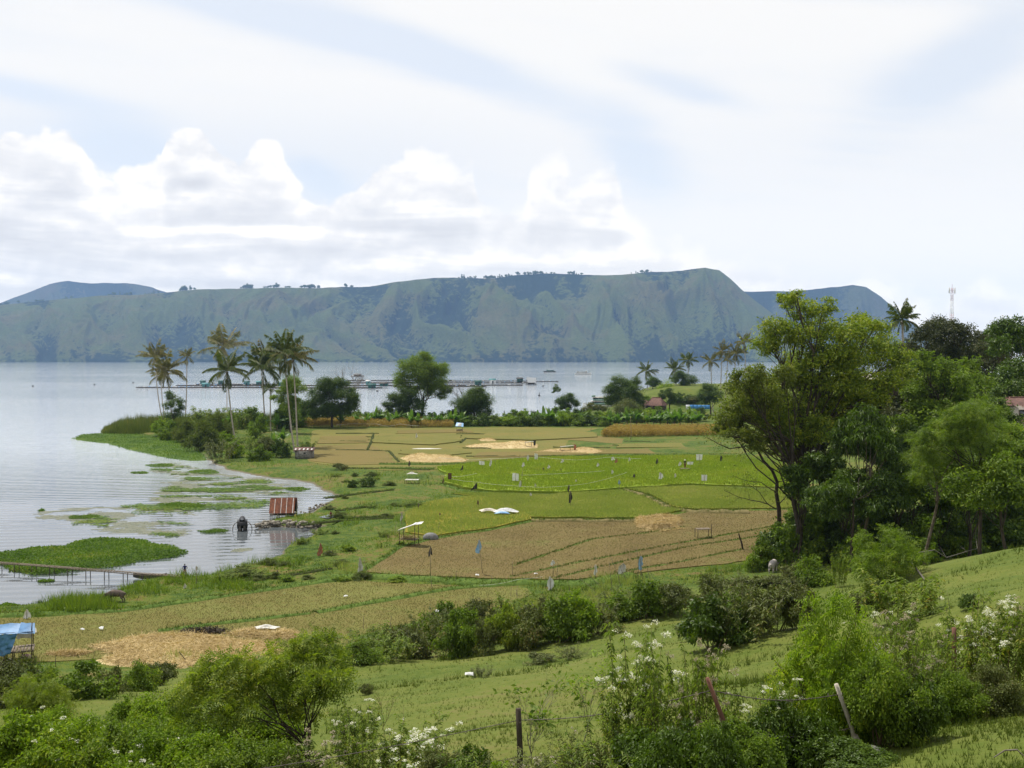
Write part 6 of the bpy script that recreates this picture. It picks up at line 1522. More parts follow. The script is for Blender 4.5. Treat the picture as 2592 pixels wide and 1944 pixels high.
def person(loc, rz, h, label, top, bottom, pose='stand', hat=False, long=False):
    """about 1.65 m of person, scaled to h; faces +Y before turning"""
    root = empty('person', loc, rz, label, 'person')
    s = h / 1.65
    root.scale = (s, s, s)
    arm = {'stand': ((0.24, 0.02, 1.10), (0.25, 0.10, 0.86)), 'reach': ((0.26, 0.16, 1.18), (0.22, 0.38, 1.15)), 'hip': ((0.32, -0.02, 1.12), (0.20, 0.12, 0.98))}[pose]
    n = [((0, 0, 0.88), (0.14, 0.10)), ((0, 0, 1.05), (0.125, 0.09)), ((0, 0, 1.25), (0.15, 0.10)), ((0, 0, 1.36), (0.10, 0.08)), ((0, 0.01, 1.43), 0.05), ((0, 0.02, 1.50), (0.072, 0.085)), ((0, 0.015, 1.58), (0.075, 0.09))]
    e = [(0, 1), (1, 2), (2, 3), (3, 4), (4, 5), (5, 6)]
    n.append(((0, 0.115, 1.515), 0.016)); e.append((5, len(n) - 1))
    for sg in (-1, 1):
        i = len(n)
        n += [((sg * 0.17, 0, 1.33), 0.055), ((sg * arm[0][0], arm[0][1], arm[0][2]), 0.040), ((sg * arm[1][0], arm[1][1], arm[1][2]), 0.028)]
        e += [(3, i), (i, i + 1), (i + 1, i + 2)]
        d = unit(np.array(arm[1]) - np.array(arm[0])) * np.array([sg, 1, 1])
        w_ = np.array(n[i + 2][0]); pl = w_ + d * 0.075
        n.append((tuple(pl), 0.030)); e.append((i + 2, i + 3))
        for k, ln in enumerate((0.062, 0.074, 0.078, 0.070)):
            off = np.array([0.012 * sg, (k - 1.5) * 0.019, 0.0])
            a = pl + off + d * ln * 0.55; b = a + d * ln * 0.4 + np.array([-0.014 * sg, 0.006, 0])
            j = len(n); n += [(tuple(a), 0.009), (tuple(b), 0.008)]; e += [(i + 3, j), (j, j + 1)]
        j = len(n); n += [(tuple(pl + np.array([0, 0.042, -0.01]) + d * 0.01), 0.010), (tuple(pl + np.array([-0.005 * sg, 0.058, 0]) + d * 0.04), 0.009)]; e += [(i + 3, j), (j, j + 1)]
        j = len(n)
        n += [((sg * 0.09, 0.0, 0.80), 0.082), ((sg * 0.10, 0.015, 0.46), 0.055), ((sg * 0.105, -0.01, 0.08), 0.036), ((sg * 0.11, 0.06, 0.035), 0.038), ((sg * 0.115, 0.15, 0.025), 0.03)]
        e += [(0, j), (j, j + 1), (j + 1, j + 2), (j + 2, j + 3), (j + 3, j + 4)]
    skin_body('body', n, e, M_skin, root, 1)
    sn = [((0, 0, 0.90), (0.155, 0.115)), ((0, 0, 1.08), (0.142, 0.105)), ((0, 0, 1.26), (0.165, 0.115)), ((0, 0, 1.365), (0.115, 0.09))]
    se = [(0, 1), (1, 2), (2, 3)]
    for sg in (-1, 1):
        i = len(sn); sn += [((sg * 0.175, 0, 1.335), 0.068), ((sg * (0.175 + arm[0][0]) / 2, arm[0][1] * .6, (1.335 + arm[0][2]) / 2), 0.058)]; se += [(3, i), (i, i + 1)]
    skin_body('shirt', sn, se, top, root, 1)
    bn = [((0, 0, 0.90), (0.155, 0.12))]; be = []
    for sg in (-1, 1):
        i = len(bn); bn += [((sg * 0.09, 0, 0.80), 0.098), ((sg * 0.10, 0.012, 0.52 if not long else 0.46), 0.078)]; be += [(0, i), (i, i + 1)]
        if long: bn.append(((sg * 0.105, -0.005, 0.12), 0.062)); be.append((i + 1, i + 2))
    skin_body('trousers' if long else 'shorts', bn, be, bottom, root, 1)
    hb = ball(MB(), (0, -0.01, 1.575), (0.088, 0.102, 0.095), 8)
    hb.build('hair', M_hair, root, smooth=True)
    fb = MB()
    for sg in (-1, 1):
        ball(fb, (sg * 0.030, 0.098, 1.545), 0.011, 5)
    fb.build('eyes', M_hair, root)
    if hat:
        a = np.linspace(0, 2 * np.pi, 15)
        MB().grid(np.stack([np.stack([np.cos(a) * r, np.sin(a) * r, z + a * 0], -1) for r, z in ((0.001, 1.74), (0.06, 1.735), (0.105, 1.69), (0.115, 1.62), (0.24, 1.585), (0.24, 1.575), (0.11, 1.60))])).build('hat', M_hat, root, smooth=True)
    return root
def buffalo(loc, rz, label, mt, graze=True, s=1.0):
    root = empty('water_buffalo', loc, rz, label, 'buffalo', None)
    root.scale = (s, s, s)
    hz_ = 0.55 if graze else 1.05
    n = [((0.0, 0, 0.92), (0.40, 0.42)), ((-0.55, 0, 0.95), (0.37, 0.39)), ((-0.92, 0, 1.02), (0.27, 0.30)), ((0.5, 0, 0.95), (0.36, 0.42)), ((0.80, 0, 1.02), (0.27, 0.33)), ((1.12, 0, 0.5 * (1.0 + hz_)), (0.17, 0.22)), ((1.36, 0, hz_ + 0.10), (0.14, 0.16)), ((1.62, 0, hz_ - 0.10), (0.10, 0.11)), ((1.74, 0, hz_ - 0.20), (0.085, 0.08))]
    e = [(0, 1), (1, 2), (0, 3), (3, 4), (4, 5), (5, 6), (6, 7), (7, 8)]
    for sg in (-1, 1):
        i = len(n)
        n += [((0.66, sg * 0.20, 0.66), 0.14), ((0.68, sg * 0.21, 0.38), 0.085), ((0.67, sg * 0.21, 0.10), 0.065), ((0.72, sg * 0.21, 0.03), 0.075)]
        e += [(4, i), (i, i + 1), (i + 1, i + 2), (i + 2, i + 3)]
        i = len(n)
        n += [((-0.76, sg * 0.20, 0.68), 0.17), ((-0.68, sg * 0.21, 0.52), 0.12), ((-0.92, sg * 0.21, 0.34), 0.075), ((-0.88, sg * 0.21, 0.10), 0.06), ((-0.82, sg * 0.21, 0.03), 0.07)]
        e += [(2, i), (i, i + 1), (i + 1, i + 2), (i + 2, i + 3), (i + 3, i + 4)]
        i = len(n)
        n += [((1.28, sg * 0.20, hz_ + 0.16), 0.045), ((1.24, sg * 0.34, hz_ + 0.10), 0.03)]
        e += [(6, i), (i, i + 1)]
    i = len(n); n += [((-1.16, 0, 1.00), 0.045), ((-1.22, 0, 0.72), 0.028), ((-1.20, 0, 0.45), 0.035)]; e += [(2, i), (i, i + 1), (i + 1, i + 2)]
    skin_body('body', n, e, mt, root, 2)
    for sg in (-1, 1):
        p = np.array([(1.34, sg * 0.12, hz_ + 0.22), (1.26, sg * 0.30, hz_ + 0.27), (1.12, sg * 0.42, hz_ + 0.33), (0.98, sg * 0.40, hz_ + 0.42)])
        MB().tube(p, [0.05, 0.045, 0.03, 0.008], 6).build('horn', M_horn, root, smooth=True)
    return root

bl = ground(*Z4(722, 793)); buffalo(bl, R_(180 - 8), 'brown water buffalo grazing with lowered head at the water edge', M_buff, True, 0.88)
bl = ground(1957, 1448); buffalo(bl, R_(62), 'pale grey water buffalo seen from behind among the shrubs', M_buffp, True, 1.0)
person(ground(*Z4(1150, 640)), R_(15), 1.45, 'person in a navy shirt and pale shorts standing at the shore end of the jetty', M_navy, M_short, 'hip')

# ------------------------------------------------------------------ shelters and huts
def sheet(pts, n=10, sag=0.08, wave=0.05, seed=0, thick=0.0):
    """a slack cloth between four corners"""
    a, b, c, d = [np.array(p, float) for p in pts]
    u = np.linspace(0, 1, n)[:, None, None]; v = np.linspace(0, 1, n)[None, :, None]
    g = (a * (1 - u) + b * u) * (1 - v) + (d * (1 - u) + c * u) * v
    U, V = np.meshgrid(np.arange(n), np.arange(n), indexing='ij')
    g[..., 2] -= sag * np.sin(np.pi * u[..., 0]) * np.sin(np.pi * v[..., 0])
    nz = (fbm(U * 0.45 + seed * 3.1, V * 0.45, 3, seed) - 0.5) * 2 * wave
    g[..., 1] += nz; g[..., 2] += nz * 0.6
    return g
def cloth(mb, pts, **k):
    g = sheet(pts, **k)
    mb.grid(g)
    mb.grid(g + np.array([0, 0.012, 0.006]), flip=True)
    return mb
def shelter_blue():
    b = ground(*Z7(90, 425))
    root = empty('field_shelter', b, R_(22), 'stilted field shelter draped with blue tarpaulin at the left edge', 'shelter')
    W, D, Hp, Hr = 2.7, 1.9, 0.95, 2.55
    for x in (-1.35, -0.7, -0.1, 0.5, 1.28):
        for y in (-0.9, 0.9):
            tall = abs(x) > 1.2
            MB().bar((x, y, -0.3), (x + 0.06, y, Hr if tall else Hp + 0.05), 0.045, 0.035).build('post', M_wood_dark, root)
    f = MB()
    for k in range(12): f.box((-1.35 + k * 0.245, 0, Hp), (0.2, D, 0.05), rz=0.02 * (k % 3 - 1))
    f.bar((-1.45, -0.9, Hp - 0.06), (1.45, -0.9, Hp - 0.06), 0.04); f.bar((-1.45, 0.9, Hp - 0.06), (1.45, 0.9, Hp - 0.06), 0.04)
    f.build('platform', M_wood, root)
    r = MB()
    for y in (-0.9, 0.9): r.bar((-1.5, y, Hr), (1.45, y, Hr - 0.12), 0.035)
    r.bar((-1.5, 0, Hr + 0.42), (1.45, 0, Hr + 0.30), 0.035)
    for x in (-1.35, 1.3): r.bar((x, -0.9, Hr), (x, 0, Hr + 0.4), 0.03); r.bar((x, 0.9, Hr), (x, 0, Hr + 0.4), 0.03)
    r.build('roof_frame', M_wood_dark, root)
    t_ = MB()
    cloth(t_, [(-1.6, 0.05, Hr + 0.52), (0.55, 0.05, Hr + 0.45), (0.35, -1.05, Hr - 0.1), (-1.65, -1.05, Hr - 0.05)], n=14, sag=0.10, wave=0.10, seed=2)
    cloth(t_, [(-1.65, -1.05, Hr - 0.05), (0.35, -1.05, Hr - 0.1), (-0.25, -1.12, 0.85), (-1.75, -1.15, 0.75)], n=16, sag=0.0, wave=0.20, seed=3)
    cloth(t_, [(0.5, 0.02, Hr + 0.45), (1.5, 0.02, Hr + 0.36), (1.55, -0.95, Hr - 0.25), (0.35, -1.05, Hr - 0.1)], n=10, sag=0.06, wave=0.08, seed=4)
    t_.build('tarpaulin', M_blue, root, smooth=True)
    c_ = MB()
    cloth(c_, [(0.1, 0.85, Hr - 0.1), (1.25, 0.85, Hr - 0.15), (1.2, 0.88, 1.45), (0.15, 0.88, 1.55)], n=10, sag=0, wave=0.10, seed=6)
    cloth(c_, [(1.1, -0.5, Hr - 0.05), (1.6, -0.3, Hr + 0.0), (1.65, -0.6, Hr - 0.25), (1.2, -0.9, Hr - 0.2)], n=6, sag=0.05, wave=0.06, seed=7)
    c_.build('cloth', M_cloth, root, smooth=True)
    s_ = ground(*Z7(165, 418))
    m = MB(); ball(m, (0, 0, 0.22), (0.42, 0.3, 0.24), 8)
    tag(m.build('sack', M_pink, smooth=True, loc=s_), 'pale pink sack lying under the blue tarpaulin shelter', 'sack')
shelter_blue()
def rusty_hut():
    b = on_plane(*Z4(1765, 268), 0.55)
    root = empty('lakeside_hut', b, R_(6), 'small lakeside hut with a steep roof of red rusty iron sheets', 'hut')
    W = 4.0; h0, h1 = 0.75, 2.9
    for x in (-1.9, -0.8, 0.5, 1.9):
        for y in (-1.0, 1.0): MB().bar((x, y, -0.5), (x, y, h0 + 0.25), 0.06).build('post', M_wood, root)
    MB().box((0, 0, h0 - 0.28), (3.9, 2.1, 0.1)).build('floor', M_wood_dark, root)
    MB().box((0, 0.75, 1.35), (3.7, 0.06, 1.2)).build('wall', M_wood_dark, root)
    g = MB(); g.add([(1.86, -0.95, h0), (1.86, 1.0, h0), (1.86, 0.35, h1 - 0.15), (1.92, -0.95, h0), (1.92, 1.0, h0), (1.92, 0.35, h1 - 0.15)], [(0, 2, 1), (3, 4, 5)]); g.add([(1.86, -0.95, h0), (1.86, 1.0, h0), (1.92, 1.0, h0), (1.92, -0.95, h0)], [(0, 1, 2, 3)])
    g.build('gable_wall', M_black, root)  # black colour paints in the shade on this side of the hut
    rf = MB(); x = -2.05
    widths = [(0.72, 'r', -0.14), (0.10, 'w', -0.12), (0.50, 'r', -0.10), (0.35, 'r', -0.04), (0.09, 'w', 0.0), (0.72, 'r', 0.02), (0.09, 'w', 0.04), (0.85, 'r', 0.04), (0.12, 'w', 0.02), (0.20, 'r', 0.03)]
    for wd, kd, dz_ in widths:
        n = 9
        xs = np.linspace(x, x + wd, n)
        rp = np.cos(np.arange(n) * np.pi) * 0.018
        g_ = np.stack([np.stack([xs, xs * 0 - 1.25 + rp, xs * 0 + h0 + 0.05 + rp], -1), np.stack([xs, xs * 0 + 0.35 + rp, xs * 0 + h1 + dz_ + rp], -1)])
        m = MB().grid(g_); m.grid(g_ + np.array([0, 0.03, -0.02]), flip=True)
        m.build('roof_sheet', M_rust if kd == 'r' else M_zinc, root)
        x += wd + 0.003
    bk = MB(); bk.box((0, 0.72, (h0 + h1) / 2 + 0.2), (4.0, 0.03, 1.9), rx=R_(20)); bk.build('back_roof', M_rust, root)
    yb = MB(); ball(yb, (0, 0, 0.2), (0.16, 0.14, 0.3), 7)
    tag(yb.build('jerrycan', mat('yellow_plastic', (0.6, 0.5, 0.12), None, 3, .5), smooth=True, loc=b + np.array([2.0, -1.1, 0.1])), 'yellowish canister beside the rusty roofed hut', 'canister')
rusty_hut()
rr = np.random.default_rng(8)
def stones(pts, n, label, zt=0.75, smin=0.15, smax=0.45, mt=None):
    mb = MB()
    q = np.array([on_plane(x, y, 0.0)[:2] for x, y in pts])
    seg = np.concatenate([[0], np.cumsum(np.hypot(*np.diff(q, axis=0).T))])
    for k in range(n):
        s = rr.uniform(0, seg[-1]); r = rr.uniform(smin, smax)
        c = np.array([np.interp(s, seg, q[:, 0]) + rr.normal() * 0.35, np.interp(s, seg, q[:, 1]) + rr.normal() * 0.45, rr.uniform(-0.1, zt)])
        u = np.linspace(0, np.pi, 5); v = np.linspace(0, 2 * np.pi, 7)
        g = np.stack([np.stack([np.sin(a) * np.cos(v) * r, np.sin(a) * np.sin(v) * r * 0.8, np.cos(a) * r * 0.6 + v * 0], -1) for a in u])
        j = 1 + (rr.uniform(-0.25, 0.25, g.shape[:2]))[..., None]
        j[:, -1] = j[:, 0]; j[0] = j[0, 0]; j[-1] = j[-1, 0]
        mb.grid(g * j + c)
    return tag(mb.build('stones', mt or M_earthstone), label, 'stones', kind='stuff')
stones(z4([(1610, 338), (1680, 325), (1800, 322), (1900, 330), (1980, 335)]), 260, 'rough stone edge of the little bank under the rusty hut')
stones(z4([(1900, 250), (1960, 215), (2040, 195), (2150, 200), (2200, 205)]), 90, 'stones along the small pool', 0.5, 0.1, 0.3)
stones(z4([(1880, 335), (2000, 345), (2080, 330)]), 25, 'loose stones by the foot of the bank', 0.4, 0.1, 0.25)
def stone_hut():
    b = on_plane(*Z1(1895, 885), FLAT)
    root = empty('stone_hut', b, R_(4), 'small stone hut with a flat rusty iron roof at the foot of the tallest palm', 'hut')
    wl = MB()
    for x in (-1.95, 1.95): wl.box((x, 0, 0.9), (0.25, 2.6, 2.1))
    wl.box((0, -1.3, 0.9), (3.65, 0.25, 2.1)); wl.box((0, 1.3, 0.9), (3.65, 0.25, 2.1))
    wl.build('wall', M_stone, root)
    MB().box((0.2, -1.435, 1.35), (0.5, 0.03, 0.4)).build('window', M_glass, root)
    r = MB(); x = -2.45
    for k in range(7):
        r.box((x + 0.35, 0, 2.25 + 0.02 * (k % 2)), (0.69, 3.4, 0.04), rx=R_(9), rz=R_(rr.uniform(-1, 1))); x += 0.7
    r.build('roof', M_rust2, root)
    p = MB()
    for k in range(5): p.box((-2.0 + k * 0.95, -0.6 - 0.3 * (k % 2), 2.24 + 0.02 * (k % 2)), (0.4, 1.4, 0.03), rx=R_(9))
    p.build('roof_patch', M_zinc, root)
stone_hut()
def field_shelter():
    b = ground(*Z5(455, 690))
    root = empty('field_shelter', b, R_(-12), 'open field watch shelter on thin posts with a tilted white roof', 'shelter')
    for x, y, h_ in ((-1.05, -0.7, 2.0), (1.0, -0.7, 2.75), (-0.95, 0.7, 2.1), (1.05, 0.7, 2.85)): MB().bar((x, y, -0.3), (x, y, h_), 0.05, 0.04).build('post', M_wood_dark, root)
    r = MB(); r.box((-0.1, 0, 2.45), (2.5, 1.7, 0.07), ry=R_(-20)); r.build('roof', M_cloth, root)
    c = MB(); cloth(c, [(0.6, -0.95, 2.80), (1.9, -0.8, 2.98), (1.75, 0.9, 3.02), (0.6, 0.9, 2.84)], n=8, sag=0.06, wave=0.05, seed=3); c.build('roof_cover', M_white, root, smooth=True)
    f = MB()
    for k in range(8): f.box((-0.95 + k * 0.28, 0, 0.88 - 0.01 * k), (0.22, 1.5, 0.05), rz=R_(rr.uniform(-6, 6)))
    f.build('platform', M_wood, root)
    s_ = MB(); n = 260
    pos = np.stack([rr.uniform(-1.0, 0.9, n), rr.uniform(-0.7, 0.7, n), rr.uniform(0.95, 1.18, n)], -1)
    leaf_quads(s_, pos, rr.normal(size=(n, 3)) * np.array([1, 1, .35]), np.array([0, 0, 1.0]) + rr.normal(size=(n, 3)) * .3, 0.5, 0.06)
    tag(s_.build('straw', L_straw), 'dry straw heaped on the platform of the white roofed field shelter', 'straw', kind='stuff').location = tuple(b)
    h = MB(); ball(h, (0, 0, 0.25), (1.05, 0.7, 0.72), 10)
    tag(h.build('covered_heap', M_grey, smooth=True, loc=ground(*Z5(590, 655))), 'low heap under a grey tarpaulin right of the white roofed field shelter', 'heap')
field_shelter()
def table(loc, rz, w_, d_, h_, label, name='bamboo_table', top=None, cat='table', tall=0):
    root = empty(name, loc, rz, label, cat)
    for i, (x, y) in enumerate(((-1, -1), (1, -1), (-1, 1), (1, 1))):
        MB().bar((x * w_ / 2, y * d_ / 2, -0.2), (x * w_ / 2, y * d_ / 2, h_ + (tall if i == 1 else 0)), 0.045).build('leg', M_wood_dark, root)
    t_ = MB()
    for k in range(7): t_.box((-w_ / 2 + (k + 0.5) * w_ / 7, 0, h_ + 0.03), (w_ / 7 * 0.85, d_ * 1.1, 0.05), rz=R_(rr.uniform(-2, 2)))
    t_.build('table_top', top or M_wood, root)
    return root
table(ground(*Z6(290, 362)), R_(10), 1.9, 1.1, 1.25, 'rough wooden field table with one taller leg on the brown field', tall=0.7)
table(ground(*Z2(475, 918)), R_(-6), 2.6, 1.4, 0.7, 'low wooden platform with white cloth over it beside the lakeside meadow', 'field_platform', M_cloth)
def drape(loc, label, mt, w_=2.6, h_=0.6, name='tarpaulin', seed=1, cat='tarpaulin', lift=0.5):
    n = 14
    U, V = np.meshgrid(np.linspace(-1, 1, n), np.linspace(-1, 1, n))
    z = h_ * np.exp(-(U ** 2 + V ** 2) * 1.2) * (0.3 + 1.1 * fbm(U * 1.6 + seed, V * 1.6, 3, seed)) + 0.03
    m = MB().grid(np.stack([U * w_ * (1 + .15 * np.sin(V * 3 + seed)), V * w_ * 0.35, z], -1))
    return tag(m.build(name, mt, smooth=True, loc=loc), label, cat)
drape(on_plane(*Z2(1060, 1098), FLAT + 0.35), 'crumpled white tarpaulin lying on the yellowing rice plot', M_white, 1.7, 0.7, seed=3)
drape(on_plane(*Z2(1035, 1106), FLAT + 0.36), 'blue cloth edge at the front of the crumpled white tarpaulin', M_bluebag, 1.1, 0.4, seed=5)
drape(on_plane(*Z2(950, 1095), FLAT + 0.35), 'small heap of cut rice left of the crumpled white tarpaulin', M_hat, 1.3, 0.8, 'rice_heap', seed=7, cat='heap')
drape(on_plane(*Z2(565, 703), FLAT + 0.2), 'long flat white plastic sheet on the far stubble plots', M_cloth, 3.6, 0.12, seed=9)
drape(on_plane(*Z2(475, 862), FLAT + 0.8), 'white cloth flapping on the low wooden platform', M_cloth, 1.0, 0.5, 'cloth', seed=11, cat='cloth')
def parasol_stand():
    b = on_plane(*Z2(770, 600), FLAT)
    root = empty('field_stall', b, 0, 'tiny stand under a blue and white cloth at the end of the dry maize', 'stall')
    for x in (-0.9, 0.9): MB().bar((x, 0, -0.2), (x, 0, 2.0), 0.05).build('post', M_wood, root)
    MB().box((0, 0, 0.75), (2.0, 1.0, 0.5)).build('bench', M_bamboo, root)
    c = MB(); cloth(c, [(-1.3, -1, 2.0), (1.3, -1, 1.9), (1.2, 1, 2.9), (-1.0, 1, 3.1)], n=10, sag=-0.4, wave=0.15, seed=4); c.build('cloth', M_bluebag, root, smooth=True)
    c = MB(); cloth(c, [(-0.6, -1.06, 2.1), (0.5, -1.06, 2.0), (0.7, 0.2, 2.9), (-0.4, 0.2, 3.0)], n=8, sag=-0.4, wave=0.12, seed=5); c.build('white_patch', M_white, root, smooth=True)
parasol_stand()
def frame(loc, w_, label, rag=None):
    root = empty('drying_frame', loc, R_(5), label, 'frame')
    for x in (-w_ / 2, w_ / 2 * 0.4, w_ / 2): MB().bar((x, 0, -0.2), (x + 0.1, 0, 1.5), 0.06).build('post', M_wood, root)
    MB().box((0, 0, 1.3), (w_, 0.7, 0.08), ry=R_(-5)).build('top', M_cloth, root)
    if rag:
        c = MB(); cloth(c, [(w_ / 2 - .2, -.1, 1.7), (w_ / 2 + .5, -.1, 1.7), (w_ / 2 + .4, -.1, 0.4), (w_ / 2 - .1, -.1, 0.3)], n=6, sag=0, wave=.1, seed=4)
        c.build('rag', rag, root)
frame(on_plane(*Z2(1205, 690), FLAT + 0.3), 2.4, 'small drying frame with a black rag on the middle straw heap', M_black)
frame(on_plane(*Z2(1440, 718), FLAT + 0.3), 3.6, 'long low drying frame with a red and white rag on the right straw heap', M_orangerag)

# person on the little stand in the bright rice
pb = on_plane(*Z2(2172, 842), FLAT + 0.4)
table(pb, 0, 1.8, 0.9, 0.55, 'low wooden stand in the bright green rice with a person on it', 'watch_stand')
person(pb + np.array([0, 0, 0.62]), R_(170), 1.75, 'person in dark clothes and a pale hat standing on the low stand in the rice', M_darkcl, M_maroon, 'hip', hat=True, long=True)
# pool and bather by the hut
pool = to_xy(z4([(1985, 268), (2040, 252), (2110, 252), (2105, 266), (2040, 276)]), 0.85)
pm = MB(); pm.add([(x, y, 0.86) for x, y in pool], [tuple(range(len(pool)))][:1]); tag(pm.build('pool', m_water), 'small pool of water behind the stone bank', kind='structure')
person(np.append(on_plane(*Z4(2058, 268), 0.85)[:2], 0.30), R_(200), 1.5, 'person in maroon standing waist deep in the small pool', M_maroon, M_maroon, 'reach')

# ------------------------------------------------------------------ jetty, boats at the shore
def jetty():
    a = on_plane(-170, 1412, 0.75); b = on_plane(*Z4(1140, 640), 0.95)
    root = empty('jetty', (0, 0, 0), 0, 'long narrow pole jetty crossing the waterweed to the shore', 'jetty')
    n = 15
    P = np.linspace(a, b, n)
    P[:, 2] += rr.normal(size=n) * 0.04
    d = unit(b - a); s = np.array([-d[1], d[0], 0])
    k_ = MB()
    for sg in (-0.32, 0.32): k_.tube(P + s * sg, 0.055, 5)
    for i in range(90):
        c = a + (b - a) * (i + 0.5) / 90
        k_.box((c[0], c[1], c[2] + 0.075), (0.16, 0.8, 0.03), rz=math.atan2(d[1], d[0]) + rr.normal() * 0.04)
    k_.build('deck', M_wood, root)
    for p in P[1:]:
        for sg in (-0.36, 0.36):
            q = p + s * sg
            MB().bar((q[0], q[1], -0.8), (q[0], q[1], p[2] + 0.05), 0.05).build('post', M_wood_dark, root)
jetty()
def hull(L, B, Hh, n=11, rise=0.5, taper=0.75, shear=0.0):
    t = np.linspace(-1, 1, n)
    wd = B / 2 * (1 - np.abs(t) ** 2.6 * taper)
    wd[-1] *= 0.25
    zk = rise * np.abs(t) ** 3 * 0.4
    zs = Hh + rise * np.where(t > 0, t ** 2, 0.5 * t ** 2)
    prof = [(-1, 1), (-0.93, 0.5), (-0.6, 0.08), (0, 0), (0.6, 0.08), (0.93, 0.5), (1, 1)]
    g = np.stack([np.stack([t * L / 2, a * wd, zk + (zs - zk) * b], -1) for a, b in prof], 1)
    inn = g[:, ::-1] * np.array([0.97, 0.86, 1.0]) + np.array([0, 0, 0.06])
    return g, inn, wd, zs
def canoe():
    b = on_plane(*Z4(935, 655), 0.05)
    root = empty('canoe', b, R_(-12), 'small wooden canoe drawn up under the shore end of the jetty', 'canoe')
    g, inn, wd, zs = hull(4.2, 0.8, 0.42, rise=0.35)
    m = MB().grid(g); m.grid(inn); m.build('hull', M_hulld, root, smooth=True)
    for x in (-0.9, 0.5): MB().box((x, 0, 0.36), (0.18, 0.62, 0.04)).build('seat', M_wood, root)
canoe()
M_grey2 = mat('dark_canvas', (0.05, 0.05, 0.055), (0.025, 0.025, 0.03), 2, 0.8, bump=0.3)
def net_boat():
    b = on_plane(*Z4(1508, 342), 0.0)
    root = empty('moored_boat', b, R_(104), 'black covered boat moored end on before the rusty hut, hoops at its sides', 'boat')
    g, inn, wd, zs = hull(4.6, 1.55, 0.75, rise=0.5)
    m = MB().grid(g - np.array([0, 0, 0.2])); m.grid(inn - np.array([0, 0, 0.2])); m.build('hull', M_hulld, root, smooth=True)
    cb = MB(); cb.box((-0.5, 0, 0.85), (2.4, 1.42, 0.95)); cb.build('cabin', M_black, root)
    a = np.linspace(0, np.pi, 9)
    gg = np.stack([np.stack([a * 0 + x, np.cos(a) * 0.48 * k, 1.33 + np.sin(a) * 0.62 * k], -1) for x, k in ((-1.75, 0.75), (-1.2, 1.0), (-0.4, 1.0), (0.4, 0.9), (0.8, 0.6))])
    c = MB().grid(gg); c.build('hood', M_grey2, root, smooth=True)
    for sg in (-1, 1):
        t = np.linspace(0, np.pi, 9)
        p = np.stack([t * 0 - 1.5 + t * 0.3, sg * (0.7 + 0.65 * np.sin(t * 0.5) ** 1), 1.25 - 1.25 * (t / np.pi) ** 1.5], -1)
        MB().tube(p, 0.055, 5).build('hoop', M_wood, root)
    q = on_plane(*Z4(1640, 320), 0.5)
    MB().tube(np.linspace(np.array([0.9, -0.7, 0.55]), np.array([1.3, -5.6, 0.5]), 8) - np.array([0, 0, 1]) * np.sin(np.linspace(0, np.pi, 8))[:, None] * 0.25, 0.03, 4).build('mooring_rope', M_wood, root)
net_boat()

# ------------------------------------------------------------------ boats and cages out on the lake
def ferry(loc, rz, L, label, hullm, cabm, roofm, decks=1, name='passenger_boat'):
    root = empty(name, loc, rz, label, 'boat')
    B = L * 0.22; Hh = L * 0.085
    g, inn, wd, zs = hull(L, B, Hh, 13, L * 0.05)
    m = MB().grid(g - np.array([0, 0, L * 0.015])); m.grid(inn - np.array([0, 0, L * 0.015])); m.build('hull', hullm, root, smooth=True)
    z = Hh * 0.9; cl = L * 0.62
    MB().box((-L * 0.02, 0, z - 0.1), (L * 0.86, B * 0.86, 0.08)).build('deck', M_wood, root)
    for k in range(decks):
        hgt = L * 0.105
        c_ = MB(); l_ = cl * (1 - 0.12 * k)
        c_.box((-L * 0.06, 0, z + hgt * 0.24), (l_, B * 0.80, hgt * 0.46))
        for x in np.linspace(-l_ / 2, l_ / 2, 8):
            for sg in (-1, 1): c_.box((-L * 0.06 + x, sg * B * 0.37, z + hgt * 0.7), (0.14, 0.12, hgt * 0.5))
        c_.build('cabin', cabm, root)
        MB().box((-L * 0.06, 0, z + hgt * 0.68), (l_ * 0.97, B * 0.66, hgt * 0.42)).build('window_band', M_glass, root)
        MB().box((-L * 0.06, 0, z + hgt * 0.98), (l_ * 1.08, B * 0.94, hgt * 0.08)).build('roof', roofm, root)
        z += hgt * 1.04
    MB().box((L * 0.20, 0, z + 0.35), (L * 0.10, B * 0.5, 0.9)).build('wheelhouse', cabm, root)
    MB().bar((L * 0.40, 0, Hh), (L * 0.40, 0, Hh + L * 0.18), 0.06).build('mast', M_wood, root)
    rl = MB()
    for sg in (-1, 1):
        rl.bar((-L * 0.36, sg * B * 0.42, z + 0.5), (L * 0.14, sg * B * 0.42, z + 0.5), 0.04)
        for x in np.linspace(-L * 0.36, L * 0.14, 7): rl.bar((x, sg * B * 0.42, z), (x, sg * B * 0.42, z + 0.5), 0.03)
    rl.build('railing', M_hullw, root)
    return root
ferry(on_plane(1391, 942), R_(186), 20, 'dark green passenger boat out on the open lake, left one of two', M_hulld, M_hullg, M_hullg, 1)
ferry(on_plane(1476, 948), R_(4), 24, 'pale long passenger boat out on the open lake, right one of two', M_hullw, M_hullw, M_hullw, 1)
ferry(on_plane(1655, 939), R_(190), 20, 'distant dark boat half hidden behind the crown of the lone palm', M_hulld, M_hullg, M_hulld, 1)
ferry(on_plane(1520, 1031), R_(176), 17.5, 'big moored ferry with a cream roof partly hidden by the big dark tree', M_hullw, M_hullg, M_cream, 2, 'ferry')
